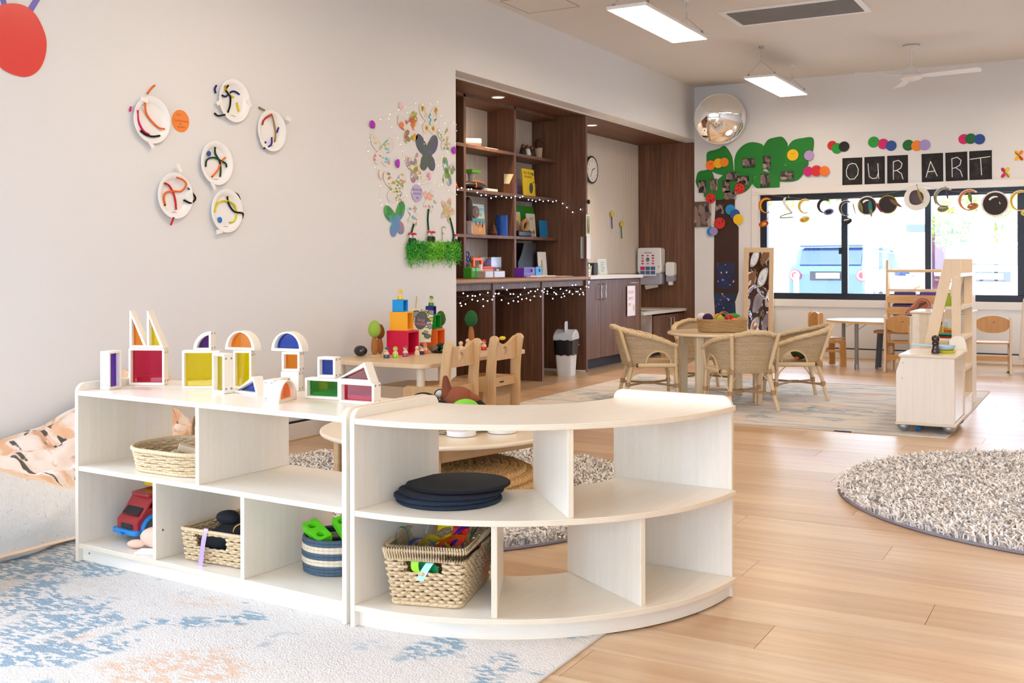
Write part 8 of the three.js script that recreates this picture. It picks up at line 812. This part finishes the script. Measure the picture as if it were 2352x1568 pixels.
  book('folder', 'large green folder at the back of the cubby shelf', 0.42, 0.285, 0.012, null, 0x2f9a22, -4.64, Y1, -8.5); book('folder', 'bright blue folder leaning in front of the green one', 0.14, 0.16, 0.012, null, 0x1a86c8, -4.56, Y1, -8.73); book('picture_book', 'cream covered book behind the black tray', 0.2, 0.225, 0.01, canvasTex(128, 160, (g, w, h) => { g.fillStyle = '#cfc8bc'; g.fillRect(0, 0, w, h); g.fillStyle = '#e8c81c'; g.beginPath(); g.ellipse(104, 40, 16, 20, 0, 0, 6.3); g.fill(); g.fillStyle = '#b08a62'; g.beginPath(); g.ellipse(78, 100, 34, 44, 0, 0, 6.3); g.fill(); }), 0, -4.6, Y1, -8.27); book('picture_book', 'pale green covered book leaning beside the black tray', 0.16, 0.215, 0.01, canvasTex(128, 160, (g, w, h) => { g.fillStyle = '#cdd0bf'; g.fillRect(0, 0, w, h); g.fillStyle = '#5a7a4a'; g.font = '34px serif'; g.fillText('ons', 40, 44); g.fillStyle = '#7a5a4a'; for (let i = 0; i < 14; i++) { g.beginPath(); g.ellipse(20 + hash2(i, 1, 2) * 90, 110 + hash2(i, 2, 2) * 44, 9, 7, 0, 0, 6.3); g.fill(); } }), 0, -4.57, Y1, -8.51);
  S1('black_tray', 'black plastic tray at the front of the cubby shelf', 'tray', T(box(0.24, 0.05, 0.1, 0, 0.025, 0, 0.008), 0, 0, 0), phys(0x141416, 0.35), -4.525, Y1, -8.22); { const o = A('wicker_ball', 'tan woven ring leaning on the cream book', 'craft', -4.555, Y1 + 0.05, -8.35); part('ring', T(new THREE.TorusGeometry(0.05, 0.018, 8, 24), 0, 0.05, 0, 0.2), std(0xb98a5c, 0.7), o); }
  { const o = A('magazine_holder', 'black lattice magazine holder on the desk', 'holder', -4.56, YD, -8.33), s = new THREE.Shape(); s.moveTo(-0.17, 0); s.lineTo(0.17, 0); s.lineTo(0.17, 0.29); s.lineTo(0.16, 0.3); s.lineTo(-0.06, 0.3); s.bezierCurveTo(-0.1, 0.2, -0.14, 0.16, -0.17, 0.13); s.closePath(); part('side', ext(s, 0.006, 0.001), M.black, o, [0, 0, 0.04]); part('side', ext(s, 0.006, 0.001), M.black, o, [0, 0, -0.04]); part('base', box(0.33, 0.006, 0.08, 0, 0.003, 0), M.black, o); }
  { const m = (l, c, w, z, n) => { const o = A('plastic_bin', l, 'bin', -4.36, YD, z), s = rrect(w, 0.085, 0.008, THREE.Shape, 0, 0.0425); s.holes.push(rrect(w * 0.5, 0.024, 0.011, THREE.Path, 0, 0.055)); part('front', ext(s, 0.006, 0.002), phys(c, 0.4), o, [0, 0, 0.05]); part('tub', box(w, 0.08, 0.09, 0, 0.041, 0, 0.004), phys(c, 0.45), o); }; m('purple plastic bin with a handle slot on the desk', 0x5a2aa0, 0.2, -7.98); m('cyan plastic bin beside the purple one on the desk', 0x1a8ad0, 0.11, -8.15); }
  S1('drinking_glass', 'clear drinking glass on the desk', 'glass', lathe([[0, 0], [0.026, 0], [0.03, 0.09], [0.028, 0.09], [0.024, 0.004], [0, 0.004]], 20), phys(0xdfe8ea, 0.05, { transmission: 0.9, thickness: 0 }), -4.36, YD, -8.26);
  book('desk_calendar', 'white spiral desk calendar standing on the desk', 0.15, 0.22, 0.012, canvasTex(96, 140, (g, w, h) => { g.fillStyle = '#dfe2e4'; g.fillRect(0, 0, w, h); g.fillStyle = '#9aa08a'; g.beginPath(); g.ellipse(34, 84, 12, 34, 0.1, 0, 6.3); g.fill(); g.fillStyle = '#b8a04a'; g.beginPath(); g.arc(36, 54, 9, 0, 6.3); g.fill(); }), 0, -4.47, YD, -8.54);
  S1('paper_stack', 'loose papers and magazines on the right of the desk', 'paper', join(box(0.34, 0.006, 0.2, 0, 0.003, 0), T(box(0.3, 0.006, 0.18, 0, 0.009, 0), 0.05, 0, 0, 0, 0.1)), paint(0xdcdcd6, 0.6), -4.3, YD, -8.1); S1('paper_sheet', 'single sheet of paper near the end of the desk', 'paper', box(0.28, 0.003, 0.19, 0, 0.0015, 0), M.paperWhite, -4.3, YD, -8.5, 0.1);
  // on and beside the tall divider
  { const o = A('wall_calendar', 'calendar with a painted animal picture hanging on the divider edge', 'calendar', -4.172, 1.03, -8.86, 0.25, null); part('picture', unitUV(T(box(0.19, 0.2, 0.002, 0, 0.31, 0), 0, 0, 0)), std(0xffffff, 0.6, { map: canvasTex(128, 140, (g, w, h) => { g.fillStyle = '#f2f2ee'; g.fillRect(0, 0, w, h); g.fillStyle = '#9ab87a'; g.fillRect(10, 8, w - 20, h - 26); g.fillStyle = '#6a4a26'; g.beginPath(); g.ellipse(62, 72, 32, 46, 0, 0, 6.3); g.fill(); g.fillStyle = '#c8a468'; g.beginPath(); g.ellipse(68, 66, 12, 36, 0, 0, 6.3); g.fill(); g.fillStyle = '#3a2a1a'; g.beginPath(); g.ellipse(88, 84, 12, 26, 0, 0, 6.3); g.fill(); }) }), o); part('page', box(0.19, 0.2, 0.002, 0.01, 0.108, 0.002), M.paperWhite, o); part('hook', tube([[0, 0.41, 0], [0, 0.44, 0.01], [0, 0.47, -0.004]], 0.003, 8, 5), M.whitePlastic, o); }
  { const o = A('file_pocket', 'clear plastic file pocket behind the hanging calendar', 'holder', -4.21, 1.04, -8.815, 0, null); part('pocket', T(box(0.05, 0.2, 0.012, 0, 0.1, 0), 0, 0, 0), phys(0xb8c4cc, 0.2), o); }
  solo('key_clip', 'black key clip on the divider edge above the calendar', 'clip', blob(0.018, 0.8, 1.2, 0.7, 0.1, 3, 741, 3), M.black, [-4.17, 1.56, -8.87]);
  solo('plant_pot', 'black square plant pot on the pale worktop', 'pot', box(0.1, 0.12, 0.1, 0, 0.06, 0, 0.008), M.black, [-4.44, YD + 0.0005, -9.5]); { const o = thing('green_lid_cup', 'clear cup with green lid at the end of the worktop', 'cup', [-4.3, YD + 0.0005, -9.13]); part('cup', cyl(0.028, 0.034, 0.085, 0, 0.0425, 0, 18), phys(0xd9d2b8, 0.2), o); part('lid', cyl(0.036, 0.036, 0.01, 0, 0.09, 0, 18), phys(0x0f9a5a, 0.4), o); }
  solo('acrylic_notice', 'clear acrylic notice stand on the pale worktop', 'notice', unitUV(T(box(0.2, 0.16, 0.006, 0, 0.08, 0), 0, 0, 0, -0.12)), std(0xffffff, 0.2, { map: canvasTex(96, 80, (g, w, h) => { g.fillStyle = '#cfdede'; g.fillRect(0, 0, w, h); g.fillStyle = '#5a6a70'; for (let i = 0; i < 6; i++) g.fillRect(24, 18 + i * 9, 46 - (i % 3) * 8, 2); }) }), [-4.5, YD + 0.002, -9.92], [0, PI / 2, 0]);
  { const o = thing('wall_clock', 'round white wall clock with black rim behind the divider', 'clock', [-4.735, 1.97, -10.11], PI / 2); part('rim', new THREE.TorusGeometry(0.135, 0.01, 8, 48), M.black, o, [0, 0, 0.02]); part('body', T(cyl(0.135, 0.135, 0.03, 0, 0, 0, 48), 0, 0, 0.01, PI / 2), M.black, o); part('dial', T(new THREE.CircleGeometry(0.13, 48), 0, 0, 0.0255), std(0xffffff, 0.4, { map: canvasTex(256, 256, (g, w, h) => { g.fillStyle = '#f0efec'; g.fillRect(0, 0, w, h); g.fillStyle = '#1c1c1e'; g.font = '30px sans-serif'; g.textAlign = 'center'; for (let i = 1; i <= 12; i++) { const a = i * PI / 6; g.fillText(String(i), 128 + Math.sin(a) * 98, 139 - Math.cos(a) * 98); } }) }), o); part('hands', join(T(box(0.006, 0.075, 0.002, 0, 0.03, 0), 0, 0, 0.03, 0, 0, -1.25), T(box(0.004, 0.1, 0.002, 0, 0.04, 0), 0, 0, 0.031, 0, 0, 2.5)), M.hookBlack, o); }
  [[-10.63, 1.46, 0xd8c83a, 0x1f2f8a, 'yellow and blue pipe cleaner flower on the alcove lining'], [-10.89, 1.36, 0xd8c040, 0x1f6a3a, 'yellow flower with a green pipe cleaner stem on the alcove lining']].forEach(([z, y, c, s, l]) => { const o = thing('craft_flower', l, 'craft flower', [-4.728, y, z], PI / 2, 'craft flowers on the lining'); part('bloom', T(blob(0.034, 1.1, 0.9, 0.4, 0.15, 6, 751, 3), 0, 0.07, 0.01), paint(c, 0.8), o); part('stem', tube([[0, 0.06, 0.006], [-0.004, 0, 0.008], [0.015, -0.09, 0.006]], 0.006, 14, 6), paint(s, 0.9), o); });
  { const o = thing('towel_dispenser', 'white paper towel dispenser with an instruction poster', 'dispenser', [-4.563, 0.955, zA1 + 0.025]); part('cover', T(ext(rrect(0.29, 0.29, 0.03, THREE.Shape, 0, 0.07), 0.13, 0.012), 0, 0, 0.065), M.whitePlastic, o); part('window', T(ext(rrect(0.28, 0.14, 0.03, THREE.Shape, 0, -0.135), 0.11, 0.01), 0, 0, 0.055), phys(0xaeb2c4, 0.2), o); part('poster', unitUV(box(0.2, 0.28, 0.0015, -0.015, 0.035, 0.132)), std(0xffffff, 0.6, { map: canvasTex(160, 220, (g, w, h) => { g.fillStyle = '#eceef2'; g.fillRect(0, 0, w, h); g.fillStyle = '#4a5a7a'; g.fillRect(44, 12, 76, 5); const q = rng(8); for (let r = 0; r < 4; r++) for (let c = 0; c < 3; c++) { g.fillStyle = ['#c84a6a', '#d87a9a', '#c83a5a'][(r + c) % 3]; g.beginPath(); g.ellipse(30 + c * 50, 38 + r * 24, 12, 8, 0, 0, 6.3); g.fill(); } g.fillStyle = '#6a7488'; g.beginPath(); g.arc(80, 74, 18, 0, 6.3); g.fill(); for (let r = 0; r < 2; r++) for (let c = 0; c < 3; c++) { g.fillStyle = r === 0 && c === 0 ? '#d02a6a' : '#4a6a9a'; g.fillRect(8 + c * 50, 136 + r * 38, 44, 32); } }) }), o); part('towel', T(box(0.16, 0.05, 0.003, 0, 0, 0), 0.0, -0.222, 0.06, 0.3, 0, 0.2), M.paperWhite, o); part('lock', T(cyl(0.006, 0.006, 0.004, 0, 0, 0, 10), 0.12, 0.0, 0.131, PI / 2), M.black, o); }
  { const o = thing('soap_dispenser', 'small white soap dispenser beside the towel dispenser', 'dispenser', [-4.332, 0.87, zA1 + 0.025]); part('body', T(ext(rrect(0.105, 0.16, 0.03, THREE.Shape, 0, 0.058), 0.09, 0.01), 0, 0, 0.045), M.whitePlastic, o); part('window', T(ext(rrect(0.1, 0.07, 0.02, THREE.Shape, 0, -0.05), 0.08, 0.008), 0, 0, 0.04), phys(0x9c9fb0, 0.2), o); part('nozzle', T(box(0.05, 0.05, 0.05, 0, -0.1, 0.05, 0.008), 0, 0, 0), M.whitePlastic, o); }
  solo('notice_sheet', 'white notice reading PLEASE EMPTY ME on the drawer front', 'notice', unitUV(box(0.2, 0.3, 0.0012, 0, 0, 0, 0.0002)), std(0xffffff, 0.6, { map: canvasTex(128, 192, (g, w, h) => { g.fillStyle = '#f1eff2'; g.fillRect(0, 0, w, h); g.fillStyle = '#e58a96'; g.font = 'bold 26px sans-serif'; g.fillText('PLEASE', 14, 50); g.fillText('EMPTY', 14, 90); g.fillText('ME!', 14, 128); g.fillStyle = '#d8c07a'; g.beginPath(); g.ellipse(104, 140, 12, 24, 0, 0, 6.3); g.fill(); }) }), [-4.1765, 0.62, -9.875], [0, PI / 2, 0]);
  // string lights
  const bulb = sph(0.0052, 0, 0, 0, 1, 1, 1, 8), bm = new THREE.MeshStandardMaterial({ color: 0xffffff, emissive: 0xdfe6ff, emissiveIntensity: 5 });
  const lights = (l, pts, n, seed, jit) => { const o = thing('string_lights', l, 'string lights', pts[0], 0, 'cool white string lights'), q = rng(seed), c = new THREE.CatmullRomCurve3(pts.map(p => v3([p[0] - pts[0][0], p[1] - pts[0][1], p[2] - pts[0][2]])), false, 'centripetal'); part('wire', new THREE.TubeGeometry(c, pts.length * 6, 0.0016, 4), M.black, o); for (let i = 0; i < n; i++) { const p = c.getPointAt((i + 0.3 + 0.5 * q()) / (n + 1)); part('light_bulb', bulb, bm, o, [p.x + 0.008, p.y + (q() - 0.6) * jit, p.z]); } };
  lights('white string lights drooping along the second cubby shelf edge', [[-4.45, 1.572, -6.46], [-4.45, 1.56, -6.9], [-4.45, 1.585, -7.2], [-4.45, 1.555, -7.4], [-4.45, 1.55, -7.62], [-4.45, 1.565, -7.83], [-4.45, 1.578, -8.03], [-4.45, 1.565, -8.26], [-4.45, 1.56, -8.46], [-4.45, 1.565, -8.65], [-4.42, 1.55, -8.815], [-4.36, 1.49, -8.815], [-4.28, 1.475, -8.815], [-4.21, 1.52, -8.815], [-4.165, 1.585, -8.84]], 34, 801, 0.03);
  const sag = []; for (let i = 0; i <= 30; i++) { const z = mix(-6.45, -8.84, i / 30); sag.push([-4.15, 0.795 - 0.045 * Math.abs(Math.sin(i * 0.62)), z]); } lights('white string lights tangled along the desk front edge', sag, 40, 803, 0.08); lights('second strand of white string lights hanging lower on the desk front', sag.map((p, i) => [p[0] - 0.01, p[1] - 0.035 - 0.015 * Math.sin(i * 1.3), p[2]]), 30, 805, 0.07);
  lights('white string lights climbing the divider edge', [[-4.168, 0.78, -8.84], [-4.165, 0.86, -8.85], [-4.165, 0.95, -8.85], [-4.165, 1.02, -8.85]], 10, 807, 0.02);
}

// ================================================================ OUTSIDE THE WINDOW
{
  const G = -0.36;
  struct('ground_outside', box(120, 0.2, 60, 0, G - 0.1, -42, 0), std(0xb9b7b2, 0.9));
  struct('ground_yard', box(40, 0.1, 24, -24.3, -0.12, -2, 0), std(0xa9a39a, 0.9)); struct('ground_rear', box(30, 0.1, 20, 0, -0.12, 14, 0), std(0xa9a39a, 0.9));
  // white house with weatherboards and a louvred screen
  const h = thing('white_house', 'white weatherboard house across the car park', 'building', [-6, G, -40]); part('wall', box(30, 7, 0.3, 0, 3.5, 0, 0), std(0xd9dde2, 0.8), h); const bg = box(30, 0.28, 0.03, 0, 0, 0.17, 0.004), bm = std(0xe2e5e9, 0.7); for (let i = 0; i < 18; i++) part('weatherboard', bg, bm, h, [0, 0.3 + i * 0.32, 0]); part('roof', T(box(32, 0.3, 6, 0, 0, 0), 0, 7.6, 1.5, 0.35), std(0x9aa0a8, 0.7), h);
  const s = thing('louvre_screen', 'pale louvred screen wall beyond the parked cars', 'screen', [-9.2, G, -33]); const sg = box(0.62, 0.12, 0.06), sm = std(0x7f8896, 0.7), fm = std(0xd8dce0, 0.7); part('panel', box(7, 5.2, 0.08, 0, 2.6, -0.1), fm, s); for (let r = 0; r < 16; r++) for (let c = 0; c < 8; c++) part('slat', sg, sm, s, [-2.9 + c * 0.8, 1.2 + r * 0.24, 0]);
  const p = thing('gate_pier', 'maroon and cream gate pier with a dark flat cap', 'pier', [-4.45, G, -31.5]); part('render_panel', box(0.6, 2.2, 0.4, -0.16, 1.1, 0.05), std(0xd9c2a0, 0.8), p); part('brick_side', box(0.34, 2.2, 0.5, 0.3, 1.1, 0), std(0x4a2030, 0.8), p); part('cap', box(1.05, 0.2, 0.6, 0.02, 2.3, 0), std(0x55606e, 0.7), p);
  const f = thing('steel_fence', 'white steel picket fence at the far right beyond the cars', 'fence', [3.2, G, -34]); part('rail', join(box(12, 0.06, 0.06, 0, 2.7, 0), box(12, 0.06, 0.06, 0, 0.6, 0)), std(0xb0b8c2, 0.6), f); const pk = box(0.04, 2.3, 0.04, 0, 1.6, 0); for (let i = 0; i < 26; i++) part('picket', pk, std(0x9aa4b0, 0.6), f, [-5.9 + i * 0.47, 0, 0]);
  // cars
  function car(label, body, x, z, heading, glassC) {
    const c = thing('parked_car', label, 'car', [x, G, z], heading), bm = phys(body, 0.25, { clearcoat: 1, clearcoatRoughness: 0.05, metalness: 0.2 }), gm = std(glassC, 0.35), blk = std(0x1a1c20, 0.6);   // local +z is the rear
    const lo = new THREE.Shape(); [[-2.25, 0.45], [-2.28, 0.85], [-2.15, 1.05], [-1.1, 1.18], [2.2, 1.28], [2.3, 1.1], [2.32, 0.45], [2.2, 0.3], [-2.1, 0.3]].forEach((q, i) => i ? lo.lineTo(...q) : lo.moveTo(...q)); lo.closePath(); part('body', T(ext(lo, 1.84, 0.09, 8), 0, 0, 0, 0, -PI / 2), bm, c);
    const cabin = (w, k, y0, y1) => { const sh = new THREE.Shape(); [[-1.2, 1.16], [-0.45, 1.66], [0.3, 1.73], [1.75, 1.72], [2.0, 1.66], [2.2, 1.26]].forEach((q, i) => i ? sh.lineTo(...q) : sh.moveTo(...q)); sh.closePath(); return T(ext(sh, w, 0.1, 8), 0, 0, 0, 0, -PI / 2); };
    part('cabin', cabin(1.62), bm, c); part('rear_glass', T(box(1.36, 0.36, 0.03, 0, 0, 0, 0.02), 0, 1.46, 2.125, -0.46), gm, c); for (const q of [-1, 1]) { const sw = new THREE.Shape(); [[-0.95, 1.12], [-0.4, 1.56], [1.7, 1.6], [1.95, 1.14]].forEach((v, i) => i ? sw.lineTo(...v) : sw.moveTo(...v)); sw.closePath(); part('side_glass', T(ext(sw, 0.02, 0.004), q * 0.815, 0, 0, 0, -PI / 2), gm, c); }
    part('spoiler', T(box(1.4, 0.05, 0.3, 0, 0, 0, 0.02), 0, 1.735, 1.95, 0.05), bm, c); part('bumper', box(1.86, 0.34, 0.18, 0, 0.5, 2.3, 0.06), bm, c); part('bumper_sill', box(1.5, 0.1, 0.16, 0, 0.36, 2.36, 0.03), blk, c);
    part('number_plate', box(0.52, 0.12, 0.02, 0, 1.06, 2.37, 0.004), std(0xf2f2ee, 0.5), c); part('plate_recess', box(0.8, 0.2, 0.02, 0, 1.06, 2.345, 0.01), blk, c);
    for (const q of [-1, 1]) { const l = part('tail_light', T(new THREE.CylinderGeometry(0.13, 0.13, 0.06, 24), q * 0.74, 1.07, 2.33, PI / 2), phys(0xb8202a, 0.2), c); part('lamp_ring', T(new THREE.TorusGeometry(0.09, 0.02, 8, 24), q * 0.74, 1.07, 2.365), phys(0xf2f2f2, 0.2), l); part('wing_mirror', box(0.2, 0.14, 0.1, q * 1.0, 1.1, -0.75, 0.03), bm, c); for (const w of [-1.42, 1.42]) { const ww = part('wheel', T(lathe([[0.2, -0.11], [0.33, -0.11], [0.36, -0.07], [0.36, 0.07], [0.33, 0.11], [0.2, 0.11]], 30), q * 0.83, 0.36, w, 0, 0, PI / 2), blk, c); part('hub', T(new THREE.CylinderGeometry(0.21, 0.21, 0.2, 20), q * 0.83, 0.36, w, 0, 0, PI / 2), M.steel, ww); } }
    return c;
  }
  const dirA = Math.atan2(0.2295 + 0.24, 1.0175); car('dark blue four wheel drive parked outside the window, rear view', 0x1c3f7a, -5.35, -26.4, -0.05, 0x2a3f6c); car('white four wheel drive parked outside behind the play kitchen', 0xe9ebee, -2.45, -26.2, 0.12, 0x3c4c74);
  car('white car parked at the far left edge of the window view', 0xe6e9ee, -10.4, -27.5, 0.1, 0x54637e);
  // trees
  const leafG = new THREE.BufferGeometry(); leafG.setAttribute('position', new THREE.Float32BufferAttribute([0, 0.09, 0, 0.035, 0, 0.01, 0, -0.09, 0, -0.035, 0, 0.01], 3)); leafG.setIndex([0, 3, 1, 3, 2, 1]); leafG.computeVertexNormals();
  function tree(label, x, z, trunkPts, r, crowns, n, seed, cols) { const o = thing('street_tree', label, 'tree', [x, G, z]); part('trunk', tube(trunkPts, r, 20, 8), std(0xb9b3a8, 0.8), o); const im = new THREE.InstancedMesh(leafG, std(0xffffff, 0.7, { side: THREE.DoubleSide }), n), q = rng(seed), m = new THREE.Matrix4(), qu = new THREE.Quaternion(), e = new THREE.Euler(), c = new THREE.Color(); for (let i = 0; i < n; i++) { const k = crowns[i % crowns.length], a = q() * 2 * PI, b = Math.acos(2 * q() - 1), d = Math.cbrt(q()); e.set(q() * 6, q() * 6, q() * 6); qu.setFromEuler(e); const s = 0.8 + q(); im.setMatrixAt(i, m.compose(new THREE.Vector3(k[0] + k[3] * d * Math.sin(b) * Math.cos(a), k[1] + k[4] * d * Math.cos(b), k[2] + k[3] * d * Math.sin(b) * Math.sin(a)), qu, new THREE.Vector3(s, s, s))); c.set(cols[Math.floor(q() * cols.length)]); im.setColorAt(i, c); } im.name = 'leaves'; im.userData.kind = 'stuff'; shade(im); o.add(im); }
  tree('slender street tree in front of the dark blue car', -3.72, -19.4, [[0, 0, 0], [0.02, 1.2, 0], [-0.05, 2.0, 0], [-0.3, 2.6, 0.1], [-0.7, 3.2, 0.1]], 0.07, [[-1.6, 2.85, 0.2, 1.0, 0.5], [-0.6, 2.9, 0, 1.0, 0.42], [0.5, 2.85, 0.1, 1.0, 0.42], [-2.4, 2.7, 0.3, 0.8, 0.5], [1.4, 2.9, 0, 0.8, 0.4]], 1500, 901, [0x7f9a3a, 0x9aa84a, 0xb98a4a, 0x6a8a3a]);
  tree('young bushy tree behind the white car', -2.9, -29.5, [[0, 0, 0], [0.1, 1.5, 0], [0, 3, 0]], 0.08, [[0, 2.6, 0, 1.1, 0.9], [0.9, 2.3, 0.2, 0.8, 0.7], [-0.7, 2.2, 0, 0.6, 0.6]], 1100, 903, [0x8aa04a, 0xa88a4a, 0x7a9440]);
  for (const [x, z, l] of [[-5.1, -19.9, 'white bollard post left of the street tree'], [-3.05, -19.5, 'white bollard post right of the street tree']]) solo('bollard', l, 'bollard', cyl(0.05, 0.05, 1.15, 0, 0.575, 0, 16), std(0xe4e6e8, 0.5), [x, G, z], null, 'white bollards');
  solo('sign_post', 'thin grey post in front of the white car', 'post', cyl(0.035, 0.035, 2.1, 0, 1.05, 0, 12), std(0x6f7a88, 0.6), [-1.22, G, -18.5], [0, 0, -0.03]);
}
renderer.render(scene, camera);
